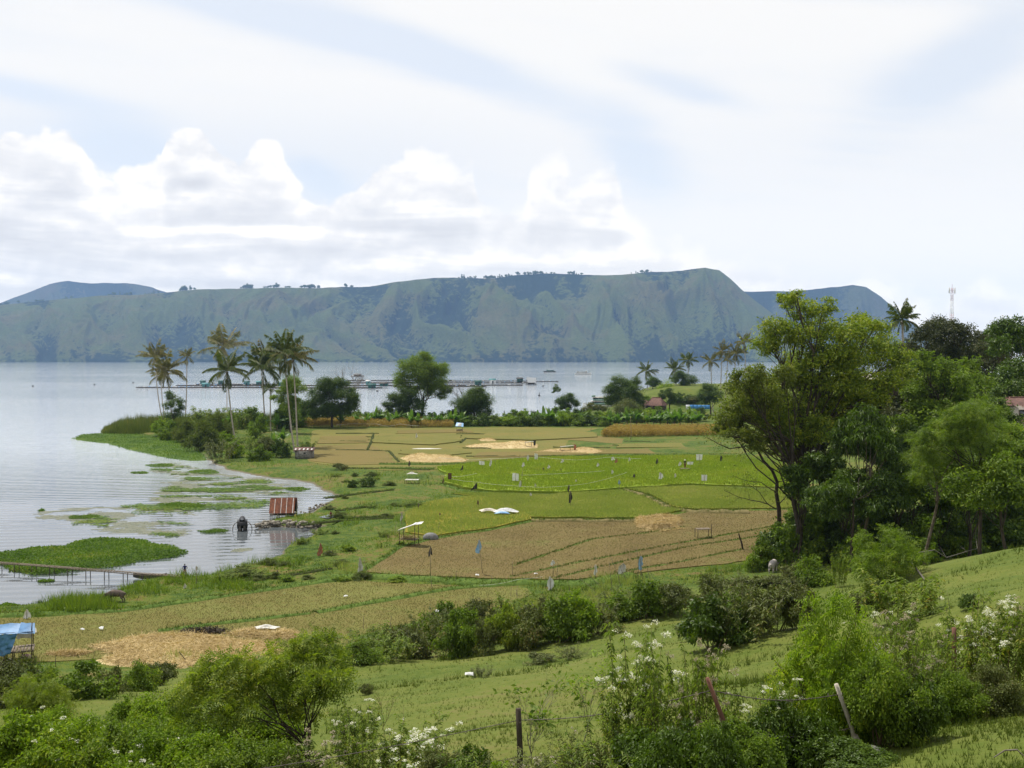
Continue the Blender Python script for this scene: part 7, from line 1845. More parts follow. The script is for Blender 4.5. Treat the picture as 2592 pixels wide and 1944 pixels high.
def raft(x0, x1, y, wpx, label, seed, rows_=2):
    r = np.random.default_rng(seed)
    a, b = on_plane(x0, y), on_plane(x1, y)
    L = b[0] - a[0]; Wd = wpx
    root = empty('fish_cage_raft', ((a[0] + b[0]) / 2, a[1], 0), R_(r.uniform(-0.6, 0.6)), label, 'fish cages', 'rafts of fish cages')
    f = MB()
    ny = rows_ + 1
    for k in range(ny): f.box((0, -Wd / 2 + Wd * k / rows_, 0.5), (L, 1.4, 0.6))
    nx = max(2, int(L / 7))
    for k in range(nx + 1): f.box((-L / 2 + L * k / nx, 0, 0.48), (0.9, Wd, 0.56))
    f.build('walkway', M_wood_dark, root)
    p = MB()
    for k in range(nx + 1):
        for j in range(ny):
            if r.uniform() < 0.8: p.box((-L / 2 + L * k / nx + .2, -Wd / 2 + Wd * j / rows_, 1.0), (0.10, 0.10, 1.3))
    p.build('posts', M_wood, root)['kind'] = 'stuff'
    for k in range(min(26, int(L / 5))):
        ball_ = MB(); w_ = r.uniform(0.7, 1.8)
        ball_.box((0, 0, 0.4), (w_, 0.8, 0.8)); ball_.box((0.1, 0, 0.85), (w_ * .6, 0.7, 0.2))
        o = ball_.build('float', M_white if r.uniform() < .75 else M_bluebag, root)
        o.location = (r.uniform(-L / 2, L / 2), r.choice([-1, 0, 1]) * Wd / 2, 0.45)
    return root
RAFTS = [(348, 700, 982, 6, 'long thin raft of fish cages reaching farthest left, nearest to the spit', 1), (450, 720, 977, 7, 'raft of fish cages just beyond the one reaching farthest left', 2), (500, 760, 974, 7, 'third raft of fish cages outward behind the tall palms', 2),
         (690, 965, 983, 8, 'nearest raft of fish cages right of the dark bushy tree', 2), (720, 1010, 977, 8, 'second nearest raft of fish cages right of the bare grey tree', 2), (870, 1060, 970, 9, 'raft of fish cages with white floats left of the dome crowned tree', 2), (880, 1150, 964, 9, 'outermost left raft of fish cages beyond the bare grey tree', 2),
         (1000, 1230, 979, 8, 'nearest raft of fish cages right of the dome crowned tree', 2), (1060, 1322, 976, 8, 'raft of fish cages passing behind the small leafless tree', 2), (1040, 1340, 970, 9, 'raft of fish cages carrying the green hut', 2), (1100, 1350, 965.5, 9, 'outermost right raft of fish cages', 2), (1345, 1412, 966.5, 4, 'single thin float line reaching farthest right of the cages', 1)]
for k, r_ in enumerate(RAFTS): raft(r_[0], r_[1], r_[2], r_[3], r_[4], 70 + k, r_[5])
def cage_hut(px, py, w_, h_, wallm, roofm, label, door=True):
    b = on_plane(px, py, 0.65)
    root = empty('cage_hut', b, R_(rr.uniform(-15, 15)), label, 'hut', 'huts on the fish cage rafts')
    MB().box((0, 0, h_ * 0.4), (w_, w_ * 0.8, h_ * 0.8)).build('wall', wallm, root)
    r = MB(); r.box((-w_ * .02, -w_ * .25, h_ * 0.9), (w_ * 1.25, w_ * 0.62, 0.12), rx=R_(24)); r.box((-w_ * .02, w_ * .25, h_ * 0.9), (w_ * 1.25, w_ * 0.62, 0.12), rx=R_(-24)); r.build('roof', roofm, root)
    if door: MB().box((w_ * .1, -w_ * 0.41, h_ * 0.3), (w_ * 0.26, 0.06, h_ * 0.58)).build('door', M_glass, root)
for a in [(514, 973, 4.0, 3.4, M_green, M_green, 'dark green hut on the rafts, leftmost of all'), (521, 979, 5.0, 3.0, M_teal, M_teal, 'light teal hut touching the leftmost dark green one'), (558, 973, 3.8, 3.4, M_green, M_green, 'dark green hut seen between the left palm trunks'), (625, 975, 4.0, 3.6, M_teal, M_green, 'teal hut behind the low palm crown'),
          (656, 974, 4.2, 3.2, M_green, M_teal, 'green hut left of the double palm trunk'), (712, 977, 4.5, 3.0, M_green, M_green, 'green hut behind the dark shaggy palm'), (932, 974, 3.5, 4.0, M_teal, M_white, 'small teal hut left of the dome crowned tree'), (941, 982, 5.6, 3.2, M_green, M_green, 'low dark green hut on the nearest raft by the bushy tree'),
          (972, 978, 6.0, 3.4, M_green, M_hulld, 'dark hut left of the dome crowned tree'), (1210, 975, 5.2, 4.0, M_green, M_green, 'green hut right of the small leafless tree'), (1247, 971, 5.0, 4.4, M_white, M_teal, 'white hut with a dark doorway on the rafts'), (1316, 968, 5.0, 4.6, M_green, M_hulld, 'dark hut standing left of the white sailcloth cover')]:
    cage_hut(*a)
def white_cover():
    b = on_plane(1345, 974, 0.1)
    root = empty('houseboat', b, R_(6), 'raft hut covered with slack white sailcloth at the right end of the cages', 'hut')
    MB().box((0, 0, 0.5), (9, 6, 0.5)).build('raft', M_wood_dark, root)
    MB().box((0, 0.5, 1.9), (6, 3.5, 2.4)).build('wall', M_hulld, root)
    c = MB(); cloth(c, [(-4.2, -2.6, 6.8), (4.0, -2.6, 6.3), (3.6, -3.0, 1.9), (-3.8, -3.0, 2.1)], n=12, sag=0.9, wave=0.3, seed=5); cloth(c, [(-4.2, -2.6, 6.8), (4.0, -2.6, 6.3), (4.0, 2.6, 5.5), (-4.2, 2.6, 5.6)], n=10, sag=1.2, wave=.2, seed=6); c.build('cover', M_white, root, smooth=True)
    for x, y, z in ((-4.2, -2.6, 6.8), (4.0, -2.6, 6.3), (4.0, 2.6, 5.5), (-4.2, 2.6, 5.6)): MB().bar((x, y, 0), (x, y, z), 0.09).build('post', M_wood, root)
white_cover()
def cage_house():
    b = on_plane(905, 963, 0.3)
    root = empty('raft_house', b, R_(5), 'open raft house with a two tiered grey roof behind the bare grey tree', 'hut')
    MB().box((0, 0, 0.4), (13, 8, 0.5)).build('raft', M_wood_dark, root)
    for x in (-5, -1.7, 1.7, 5):
        for y in (-3, 3): MB().bar((x, y, 0), (x, y, 4.2), 0.14).build('post', M_wood, root)
    for z, w_, d_, nm in ((4.2, 13, 8, 'roof'), (6.1, 8.5, 5, 'upper_roof')):
        r = MB(); r.box((0, -d_ * .25, z + .5), (w_, d_ * .56, 0.2), rx=R_(22)); r.box((0, d_ * .25, z + .5), (w_, d_ * .56, 0.2), rx=R_(-22)); r.build(nm, M_grey, root)
    MB().box((0, 0, 5.6), (7, 3.5, 1.2)).build('clerestory', M_wood, root)
cage_house()
for k, (x, y, lab) in enumerate([(83, 978, 'dark marker buoy, leftmost of the specks on the lake'), (239, 974, 'dark marker buoy right of the leftmost speck'), (337, 969, 'dark marker buoy left of the far left raft'), (955, 991, 'dark buoy near the dark tree left of the dome crowned one'), (1375, 978, 'dark buoy right of the white sailcloth'), (1365, 1002, 'upright dark marker post in the water right of the rounded tree')]):
    root = empty('buoy', on_plane(x, y, 0), 0, lab, 'buoy')
    s_ = 1.0 if k < 5 else 0.8
    m = MB(); ball(m, (0, 0, 0.3), (0.9 * s_, 0.7 * s_, 0.6), 7); m.build('float', M_black, root, smooth=True)
    MB().bar((0, 0, 0.3), (0.05, 0, 1.3 if k < 5 else 2.2), 0.18 if k == 5 else 0.08).build('marker', M_wood_dark, root)

# ------------------------------------------------------------------ houses and mast
def house(loc, rz, w_, d_, wh, rh, wallm, roofm, label, name='house', windows=True):
    root = empty(name, loc, rz, label, 'house')
    MB().box((0, 0, wh / 2 - 0.5), (w_, d_, wh + 1)).build('wall', wallm, root)
    o_ = 0.5
    v = [(-w_ / 2 - o_, -d_ / 2 - o_, wh - .1), (w_ / 2 + o_, -d_ / 2 - o_, wh - .1), (w_ / 2 + o_, d_ / 2 + o_, wh - .1), (-w_ / 2 - o_, d_ / 2 + o_, wh - .1), (-w_ / 4, 0, wh + rh), (w_ / 4, 0, wh + rh)]
    MB().add(v, [(0, 1, 5, 4), (2, 3, 4, 5)]).add(v, [(1, 2, 5), (3, 0, 4)]).add(v, [(3, 2, 1, 0)]).build('roof', roofm, root)
    rd = MB(); rd.bar(np.array(v[4]) + (0, 0, .05), np.array(v[5]) + (0, 0, .05), 0.12)
    for i, j in ((0, 4), (1, 5), (2, 5), (3, 4)): rd.bar(np.array(v[i]) + (0, 0, .05), np.array(v[j]) + (0, 0, .05), 0.10)
    rd.build('ridge_cap', M_rust2, root)
    if windows:
        for x in (-w_ * .3, w_ * .28): 
            f = MB(); f.box((x, -d_ / 2 - 0.03, wh * .55), (1.1, 0.08, 1.2)); ff = f.build('window', M_wood, root)
            MB().box((x, -d_ / 2 - 0.08, wh * .55), (0.9, 0.05, 1.0)).build('pane', M_glass, ff)
        MB().box((0, -d_ / 2 - 0.03, 0.95), (0.95, 0.08, 2.0)).build('door', M_wood_dark, root)
    return root
hq = on_land(1662, 425); hq[2] = at_depth(1662, 1036, 425)[2]
house(hq, R_(-28), 7.0, 5.5, 1.8, 3.2, M_wood_dark, M_rust2, 'house with a steep reddish hipped roof among the far trees')
hq = on_land(1622, 440); hq[2] = at_depth(1622, 1030, 440)[2]
house(hq, R_(12), 9, 6, 1.2, 1.8, M_wood, M_rust2, 'low house with a dull brown roof left of the steep reddish one')
def blue_wall():
    q = on_land(1767, 415); q[2] = at_depth(1767, 1036, 415)[2]
    root = empty('blue_fence', q, R_(-3), 'bright blue sheet fence with a white end panel, beside the big trees', 'fence')
    for k in range(6): MB().box((-4.1 + k * 1.65, 0, 0.9), (1.60, 0.06, 1.9 - 0.04 * k)).build('panel', mat('white_panel', (0.7, 0.72, 0.74)) if k == 0 else M_bluef, root)
    for k in range(7): MB().bar((-4.9 + k * 1.65, 0.1, -1), (-4.9 + k * 1.65, 0.1, 1.7), 0.06).build('post', M_wood, root)
M_bluef = mat('bright_blue_sheet', (0.07, 0.24, 0.52), (0.05, 0.19, 0.44), 0.6, 0.6)
blue_wall()
M_rw = mat('stained_white_wall', (0.55, 0.50, 0.46), (0.24, 0.11, 0.08), 0.45, 0.9, 0.1, lo=0.42, hi=0.55)
hq = at_depth(*Z3(2185, 985), 160)
root = house(hq, R_(16), 8, 6, 3.0, 1.0, M_rw, M_rust2, 'white and rust stained house showing through the trees at the right edge')
hq = at_depth(*Z3(1305, 775), 128)
root = house(hq, R_(20), 5.0, 4, 1.2, 0.5, M_wood_dark, M_zinc, 'hut whose bright iron roof glints through the huge tree', windows=False)
def mast():
    d = 420
    q = on_land(2408, d)
    top = at_depth(2408, 728, d); h_ = top[2] - q[2]
    root = empty('radio_mast', (q[0], d, q[2]), R_(20), 'slender red and white lattice mast rising behind the trees', 'mast')
    nb = 9
    for k in range(nb):
        z0, z1 = h_ * k / nb, h_ * (k + 1) / nb
        w0, w1 = 2.1 - 1.5 * k / nb, 2.1 - 1.5 * (k + 1) / nb
        m = MB()
        c0 = [(sx * w0 / 2, sy * w0 / 2, z0) for sx, sy in ((-1, -1), (1, -1), (1, 1), (-1, 1))]
        c1 = [(sx * w1 / 2, sy * w1 / 2, z1) for sx, sy in ((-1, -1), (1, -1), (1, 1), (-1, 1))]
        for i in range(4):
            j = (i + 1) % 4
            m.bar(c0[i], c1[i], 0.06, sides=4); m.bar(c0[i], c0[j], 0.035, sides=4)
            nsub = 2
            for s_ in range(nsub):
                f0, f1 = s_ / nsub, (s_ + 1) / nsub
                L = lambda c, dd, f: np.array(c) * (1 - f) + np.array(dd) * f
                m.bar(L(c0[i], c1[i], f0), L(c0[j], c1[j], f1), 0.03, sides=4); m.bar(L(c0[j], c1[j], f0), L(c0[i], c1[i], f1), 0.03, sides=4)
        m.build('lattice_section', M_redw if k % 2 == 0 else M_hullw, root)
    for a in (-1, 1):
        MB().box((a * 1.5, 0, h_ - 1.2), (0.35, 0.2, 2.4)).build('antenna', M_hullw, root)
        MB().bar((0, 0, h_ - 1.2), (a * 1.4, 0, h_ - 1.2), 0.06).build('antenna_arm', M_hullw, root)
    MB().bar((0, 0, h_), (0, 0, h_ + 1.5), 0.06).build('tip', M_redw, root)
    MB().box((-1.0, -0.3, h_ * 0.72), (0.8, 0.3, 0.8)).build('dish', M_hullw, root)
mast()

# ------------------------------------------------------------------ straw
def straw(pts, n, h, label, ln=0.55, z=FLAT + 0.1, edge=1.6):
    q = to_xy(pts, z); a, b = q.min(0), q.max(0)
    mb = MB()
    nx, ny = max(8, int((b[0] - a[0]) / 0.35)), max(8, int((b[1] - a[1]) / 0.35))
    X, Y = np.meshgrid(np.linspace(a[0] - .3, b[0] + .3, nx), np.linspace(a[1] - .3, b[1] + .3, ny))
    def S(x, y): return np.where(inside(q, x, y), 1, -1) * poly_dist(q, x, y) + (fbm(x * .9, y * .9, 3, 91) - .5) * 1.1
    def Zf(x, y): return z - 0.10 + h * smooth01(S(x, y) / edge + 0.1) * (0.45 + 0.9 * fbm(x * .55, y * .8, 4, 92))
    mb.grid(np.stack([X, Y, Zf(X, Y)], -1))
    x = gr.uniform(a[0], b[0], n); y = gr.uniform(a[1], b[1], n)
    k = S(x, y) > 0.0
    x, y = x[k], y[k]
    d = gr.normal(size=(len(x), 3)) * np.array([1, 0.7, 0.22])
    nr = np.array([0, 0, 1.0]) + gr.normal(size=(len(x), 3)) * 0.4
    leaf_quads(mb, np.stack([x, y, Zf(x, y) + gr.uniform(0, 0.10, len(x))], -1), d, nr, ln * gr.uniform(.5, 1.3, len(x)), 0.045, 0.1, 0.05)
    return tag(mb.build('straw', L_straw), label, 'straw', kind='stuff')
z7 = lambda L: [Z7(*p) for p in L]; z5 = lambda L: [Z5(*p) for p in L]
straw(z7([(560, 335), (700, 300), (810, 278), (1000, 255), (1180, 247), (1330, 262), (1500, 290), (1700, 300), (1760, 360), (1700, 430), (1400, 470), (1150, 478), (900, 476), (760, 450), (640, 410), (700, 380), (575, 355)]), 26000, 0.28, 'wide bed of golden straw spread to dry on the near field')
straw(z7([(300, 378), (400, 358), (570, 362), (580, 382), (400, 392)]), 4000, 0.22, 'small tongue of straw left of the wide straw bed')
straw(z7([(1370, 252), (1600, 220), (1730, 222), (1860, 235), (1840, 285), (1660, 285), (1500, 278)]), 7000, 0.24, 'second patch of straw behind the wide straw bed')
straw(z5([(800, 68), (950, 58), (1120, 46), (1190, 40), (1265, 62), (1260, 84), (1000, 88), (840, 86)]), 9000, 0.7, 'middle long straw heap on the far stubble plots', edge=4)
straw(z5([(1225, 104), (1380, 94), (1520, 84), (1580, 82), (1690, 104), (1640, 118), (1400, 116)]), 7000, 0.7, 'right long straw heap on the far stubble plots', edge=4)
straw(z5([(400, 146), (480, 130), (530, 126), (600, 136), (700, 140), (830, 152), (800, 170), (600, 172), (440, 166)]), 8000, 0.9, 'left straw heap at the corner of the far plots', edge=3)
straw(z5([(1858, 545), (1880, 526), (2000, 522), (2140, 526), (2165, 550), (2120, 580), (2000, 590), (1880, 582)]), 12000, 0.75, 'thick flat stack of straw on the brown field', edge=0.8)
straw(z5([(1860, 592), (2000, 590), (2150, 575), (2180, 590), (2040, 606), (1900, 602)]), 3000, 0.15, 'loose straw before the thick stack')
straw(z5([(885, 30), (940, 24), (1003, 30), (1000, 40), (900, 40)]), 1500, 0.5, 'small pale straw strip on the far plots')
m = MB(); r0 = np.random.default_rng(3); n = 700
pos = np.stack([r0.normal(size=n) * 0.9, r0.normal(size=n) * 0.35, np.abs(r0.normal(size=n)) * 0.16], -1)
leaf_quads(m, pos, r0.normal(size=(n, 3)) * np.array([1, 1, .4]), r0.normal(size=(n, 3)), 0.35, 0.1)
tag(m.build('brush_heap', M_wood_dark, loc=on_plane(*Z7(1275, 245), FLAT + .1)), 'low dark heap of brush at the far side of the wide straw bed', 'heap', kind='stuff')
drape(on_plane(*Z7(1660, 222), FLAT + 0.35), 'pale cloth lying on the second patch of straw', M_cloth, 1.0, 0.3, 'cloth', seed=13, cat='cloth')

M_rag = mat('white_rag', (0.80, 0.80, 0.78), (0.66, 0.66, 0.64), 3, 0.7, 0.2)
# ------------------------------------------------------------------ bird scarers: rags and bags on sticks
SC = 'bird scarers standing in the fields'
def scarer(f, x, ytop, ybase, kind, label, wz=None, lean=0.0, z=FLAT, flagtop=0.0, flagh=0.45):
    b = on_plane(*f(x, ybase), z)
    s = (f(0, 1)[1] - f(0, 0)[1]) / F_PX * b[1]
    h_ = (ybase - ytop) * s
    w_ = (wz or 14) * s
    root = empty('bird_scarer', b, R_(rr.uniform(-25, 25)), label, 'bird scarer', SC)
    tx = lean * h_
    MB().bar((0, 0, -0.2), (tx, 0, h_), 0.03 + b[1] * 0.00008, 0.02 + b[1] * 0.00006).build('pole', M_bamboo, root)
    w_ *= 1.45; mt = {'w': M_rag, 'k': M_black, 'b': M_bluebag, 'r': M_brownrag, 'o': M_orangerag, 'c': M_cloth}[kind[0]]
    hh = h_ * flagh
    z1_ = h_ * (1 - flagtop)
    m = MB(); n = 7
    if len(kind) > 1 and kind[1] == 's':     # square sheet
        cloth(m, [(tx - w_ / 2, 0.04, z1_), (tx + w_ / 2, 0.02, z1_ - .06), (tx + w_ * .45, 0.05, z1_ - hh), (tx - w_ / 2, 0.03, z1_ - hh + .05)], n=6, sag=0, wave=w_ * .06, seed=int(x))
    elif len(kind) > 1 and kind[1] == 't':   # triangle hanging to one side
        cloth(m, [(tx + w_ * .3, 0.04, z1_), (tx + w_ * .35, 0.05, z1_ - .05), (tx + w_ * .30, 0.05, z1_ - hh * .8), (tx - w_ * .6, 0.03, z1_ - hh)], n=7, sag=0, wave=w_ * .08, seed=int(x))
    else:                                     # a rag tied at the top, torn below
        rg_ = np.random.default_rng(int(x * 7 + ytop))
        for s_ in range(2):
            t = np.linspace(0, 1, n)
            half = w_ * 0.36 * (0.15 + 0.85 * np.clip(t * 1.7, 0, 1) ** 0.7) * rg_.uniform(0.55, 1.15, n)
            mid = tx + w_ * (0.16 * (s_ * 2 - 1) * t + 0.10 * np.sin(3 * t + rg_.uniform(0, 6)))
            cols = np.linspace(-1, 1, 5)
            g = np.stack([np.stack([mid[i] + half[i] * cols, 0.04 + 0.05 * s_ + 0.25 * half[i] * np.sin(cols * 2.5 + 4 * t[i] + s_), z1_ - hh * t[i] * (1 - 0.25 * s_) - rg_.uniform(0, .22, 5) * hh * (i == n - 1)], -1) for i in range(n)])
            m.grid(g)
    m.build('flag', mt, root, smooth=True)
for a in [(Z5, 150, 765, 872, 'c', 'tall cream cloth bird scarer at the left corner of the brown field', 22, 0, FLAT, 0, .85), (Z5, 590, 695, 882, 'k', 'black ragged bird scarer on a thin pole, left in the brown field', 18, -.02, FLAT, 0, .30), (Z5, 915, 652, 868, 'b', 'blue bag bird scarer on a slanting pole in the brown field', 24, -.12, FLAT, 0, .33),
          (Z5, 1335, 882, 968, 'w', 'large white bag bird scarer on the green bank below the brown field', 30, 0, FLAT, 0, .95), (Z5, 1352, 780, 890, 'w', 'small white and dark bag bird scarer above the large white one', 20, 0, FLAT, 0, .25), (Z5, 1612, 808, 905, 'w', 'white rag bird scarer among the stakes, leftmost', 16, .05, FLAT, 0, .6), (Z5, 1778, 800, 900, 'c', 'pale torn rag bird scarer among the stakes, middle', 40, .05, FLAT, 0, .6), (Z5, 1898, 755, 880, 'b', 'pale blue white bag bird scarer among the stakes, rightmost', 26, 0, FLAT, 0, .6),
          (Z5, 410, 482, 560, 'c', 'grey white rag bird scarer behind the white roofed field shelter', 14, 0, FLAT, 0, .6), (Z5, 515, 425, 470, 'k', 'little black bird scarer left of the yellowing plot', 9, 0, FLAT, 0, .5), (Z5, 885, 405, 460, 'r', 'little brown bird scarer on the narrow olive plot', 9, 0, FLAT + .3, 0, .5), (Z5, 648, 485, 520, 'r', 'tiny brown bird scarer in the yellowing plot', 8, 0, FLAT + .3, 0, .4),
          (Z5, 1460, 348, 440, 'k', 'tall black bird scarer with two bags at the lower edge of the green rice', 16, 0, FLAT + .3, 0, .75), (Z5, 1450, 310, 380, 'k', 'dark bird scarer just above the tall black one', 11, 0, FLAT + .4, 0, .6), (Z5, 1213, 362, 385, 'w', 'small white bag at the lower edge of the green rice', 12, 0, FLAT + .4, 0, .7), (Z5, 865, 298, 362, 'kt', 'large black triangular rag in the left of the green rice', 34, 0, FLAT + .3, 0, .75), (Z5, 785, 188, 240, 'kt', 'smaller black triangular rag at the upper left of the green rice', 16, 0, FLAT + .4, 0, .7),
          (Z5, 710, 238, 290, 'rs', 'brown square rag at the left tip of the green rice', 16, 0, FLAT + .3, 0, .8), (Z5, 668, 270, 310, 'r', 'little brown rag left of the brown square one', 8, 0, FLAT + .3, 0, .7), (Z5, 458, 160, 215, 'k', 'black rag near the left straw heap', 12, 0, FLAT, 0, .6), (Z5, 908, 165, 205, 'ws', 'white square sheet at the upper left edge of the green rice', 26, 0, FLAT + .4, 0, .6), (Z5, 962, 155, 215, 'w', 'white bag right of the white square sheet', 14, 0, FLAT + .4, 0, .6), (Z5, 1152, 172, 330, 'w', 'tall leaning pole with a white bag at its tip in the green rice', 16, .10, FLAT + .4, 0, .16),
          (Z5, 1118, 240, 300, 'ws', 'white rectangular board at the foot of the tall leaning pole', 30, 0, FLAT + .4, 0, .8), (Z5, 1146, 285, 330, 'w', 'white bag right below the white rectangular board', 14, 0, FLAT + .4, 0, .9), (Z5, 1196, 125, 170, 'w', 'white bag at the top edge of the rice, left of a pair', 14, 0, FLAT + .4, 0, .7), (Z5, 1246, 118, 160, 'ws', 'white strip at the top edge of the rice, right of a pair', 14, 0, FLAT + .4, 0, .9), (Z5, 1325, 188, 220, 'w', 'white bag in the middle top of the green rice', 13, 0, FLAT + .4, 0, .6), (Z5, 1410, 152, 185, 'w', 'white bag by the thin line at the top of the rice', 13, 0, FLAT + .4, 0, .6),
          (Z5, 1632, 175, 210, 'w', 'white bag in the upper right middle of the rice', 12, 0, FLAT + .4, 0, .6), (Z5, 1724, 138, 180, 'w', 'white half of the white and orange rag pair', 16, 0, FLAT + .4, 0, .5), (Z5, 1743, 150, 190, 'o', 'orange half of the white and orange rag pair', 14, 0, FLAT + .4, 0, .6), (Z5, 1826, 140, 175, 'w', 'thin white strip right of the orange rag', 8, 0, FLAT + .4, 0, .7), (Z5, 1720, 218, 255, 'w', 'white strip in the centre right of the rice', 10, 0, FLAT + .4, 0, .6),
          (Z5, 2000, 152, 190, 'k', 'black rag at the top right of the rice', 12, 0, FLAT + .4, 0, .7), (Z5, 1855, 245, 275, 'k', 'short black rag with a white edge in the right of the rice', 14, 0, FLAT + .4, 0, .7), (Z5, 2020, 235, 285, 'w', 'white bag with arms left of the person on the stand', 22, 0, FLAT + .4, 0, .75), (Z5, 2110, 242, 275, 'w', 'white slanted strip between the armed bag and the person', 12, .1, FLAT + .4, 0, .7), (Z5, 2140, 168, 215, 'w', 'white bag close left of the person on the stand', 18, 0, FLAT + .4, 0, .5), (Z5, 2205, 168, 215, 'ws', 'white sheet close right of the person on the stand', 26, 0, FLAT + .4, 0, .4),
          (Z5, 1764, 280, 345, 'b', 'small blue rag on a thin pole in the rice', 12, 0, FLAT + .4, 0, .4), (Z5, 1495, 280, 300, 'w', 'small white scrap on the bank in the rice', 10, 0, FLAT + .4, 0, .8), (Z5, 1240, 304, 330, 'w', 'small white scrap right of the white board', 8, 0, FLAT + .4, 0, .8), (Z5, 1290, 205, 225, 'k', 'tiny black scrap in the upper middle of the rice', 7, 0, FLAT + .4, 0, .8), (Z5, 1402, 210, 228, 'k', 'tiny black scrap right of the middle white bag', 7, 0, FLAT + .4, 0, .8), (Z5, 502, -10, 30, 'w', 'white strip standing in the far left stubble plots', 9, 0, FLAT, 0, .7),
          (Z3, 285, 1172, 1232, 'ws', 'large white board on a pole right of the person on the stand', 30, -.05, FLAT + .4, 0, .6), (Z3, 312, 1295, 1355, 'ws', 'white torn sheet by the lower right edge of the rice', 24, 0, FLAT + .4, 0, .6), (Z3, 412, 1180, 1220, 'k', 'black rag on a pole left of the big trees', 14, 0, FLAT + .4, 0, .8), (Z3, 30, 1198, 1232, 'k', 'black rag at the upper right, left of the person', 9, 0, FLAT + .4, 0, .7), (Z3, 1712, 1428, 1465, 'ws', 'white cloth seen under the feathery tree beyond the wood', 26, 0, FLAT, 0, .9),
          (Z4, 1990, 430, 510, 'o', 'orange brown rag standing in the lakeside meadow', 26, 0, FLAT, 0, .95), (Z4, 1725, 598, 625, 'k', 'small black rag in the shore grass', 12, 0, FLAT, 0, .9), (Z4, 1150, 680, 712, 'w', 'short white post in the grass in front of the jetty', 12, 0, FLAT, 0, .95), (Z4, 1222, 572, 700, 'c', 'thin pole with a pale rag right of the person at the jetty', 12, 0, FLAT, 0, .2), (Z4, 165, 842, 905, 'w', 'white hooded sheet on a post behind the blue tarpaulin shelter', 34, 0, FLAT, 0, .95)]:
    scarer(*a)
def stake(f, x0, y0, x1, y1, label, r=0.03, grp='bare stakes around the fields', mt=None, z=None, name='stake'):
    b = ground(*f(x0, y0)) if z is None else on_plane(*f(x0, y0), z)
    t_ = at_depth(*f(x1, y1), b[1])
    q = curve((0, 0, -0.2), t_ - b, np.random.default_rng(int(x0 + y0)), 6, 0.04)
    return tag(MB().tube(q, np.linspace(r, r * .6, 6), 5).build(name, mt or M_wood, loc=b), label, 'stake', grp)
for k, a in enumerate([(1100, 880, 1098, 790), (1375, 890, 1376, 800), (740, 925, 752, 842), (205, 880, 175, 780), (525, 895, 492, 830), (965, 935, 970, 875), (1120, 1000, 1130, 940), (1230, 1050, 1215, 1010), (1090, 1010, 1092, 950), (1135, 1080, 1128, 950), (1460, 975, 1440, 910), (1640, 990, 1520, 895), (1675, 968, 1575, 870), (1720, 960, 1700, 790), (1780, 940, 1710, 760), (1820, 920, 1760, 800), (1880, 900, 1870, 700), (1910, 905, 1890, 760), (1960, 900, 1925, 790), (1990, 905, 1955, 850),
                       (170, 1215, 172, 1130), (335, 1200, 345, 1130), (600, 965, 592, 880), (1000, 210, 990, 155), (1560, 205, 1562, 170), (1172, 360, 1178, 300), (1240, 130, 1245, 110), (2060, 290, 2040, 235), (2190, 330, 2180, 300), (640, 600, 645, 545), (365, 610, 378, 545)]):
    stake(Z5, *a, 'bare thin stake standing in or beside the fields')
stake(Z4, 1188, 1180, 1112, 1105, 'dark slanting pole standing in front of the straw bed', 0.05, None, M_wood_dark)
stake(Z4, 583, 1160, 585, 1095, 'thin upright stick at the left end of the straw bed', 0.03, None, M_wood_dark)
stake(Z4, 346, 1200, 345, 1135, 'thin upright stick right of the tarpaulin shelter', 0.03, None, M_wood_dark)
stake(Z2, 1834, 645, 1834, 500, 'tall pale pole in front of the right dry maize strip', 0.10, None, M_bamboo)
stake(Z2, 1048, 500, 1048, 465, 'thick dark post in the gap of open water', 0.25, None, M_wood_dark)
stake(Z2, 1588, 600, 1588, 560, 'short pale pole at the edge of the green bushes', 0.07, None, M_bamboo)
stake(Z6, 516, 428, 490, 335, 'dark dead tree stump at the corner of the brown field', 0.14, None, M_bark_dark, name='stump')
# pale cords strung from pole to pole
def cord(f, pts, label, z):
    P = np.array([on_plane(*f(*p), z) for p in pts])
    q = np.concatenate([np.linspace(a, b, 8) - np.array([0, 0, 1.0]) * (np.sin(np.linspace(0, np.pi, 8)) * 0.012 * np.linalg.norm(b - a) ** 0.9)[:, None] for a, b in zip(P[:-1], P[1:])])
    tag(MB().tube(q, 0.006 + P[:, 1].mean() * 0.00006, 4).build('cord', M_cloth), label, 'cord')
cord(Z5, [(670, 255), (760, 262), (880, 240)], 'white cord looped above the left tip of the green rice', FLAT + 1.2)
cord(Z5, [(720, 275), (810, 290), (905, 297)], 'white cord along the left edge of the green rice', FLAT + 1.2)
cord(Z5, [(1150, 252), (1300, 246), (1460, 238), (1670, 225)], 'long white cord across the middle of the green rice', FLAT + 1.4)
cord(Z5, [(900, 300), (1100, 318), (1300, 328), (1560, 305), (1810, 235)], 'sagging pale cord through the lower part of the green rice', FLAT + 1.2)
cord(Z5, [(640, 142), (800, 158), (960, 150), (1190, 138)], 'pale cord in front of the left straw heap', FLAT + 1.0)
cord(Z5, [(1250, 138), (1500, 158), (1700, 140), (1900, 150)], 'pale cord along the top edge of the green rice', FLAT + 1.2)
cord(Z5, [(890, 938), (1000, 930), (1140, 900), (1290, 884)], 'pale cord along the bank below the brown field', FLAT + 0.5)
cord(Z2, [(0, 555), (100, 545), (250, 548), (325, 562), (400, 548), (520, 560)], 'white net line hung along the dry maize', FLAT + 1.6)
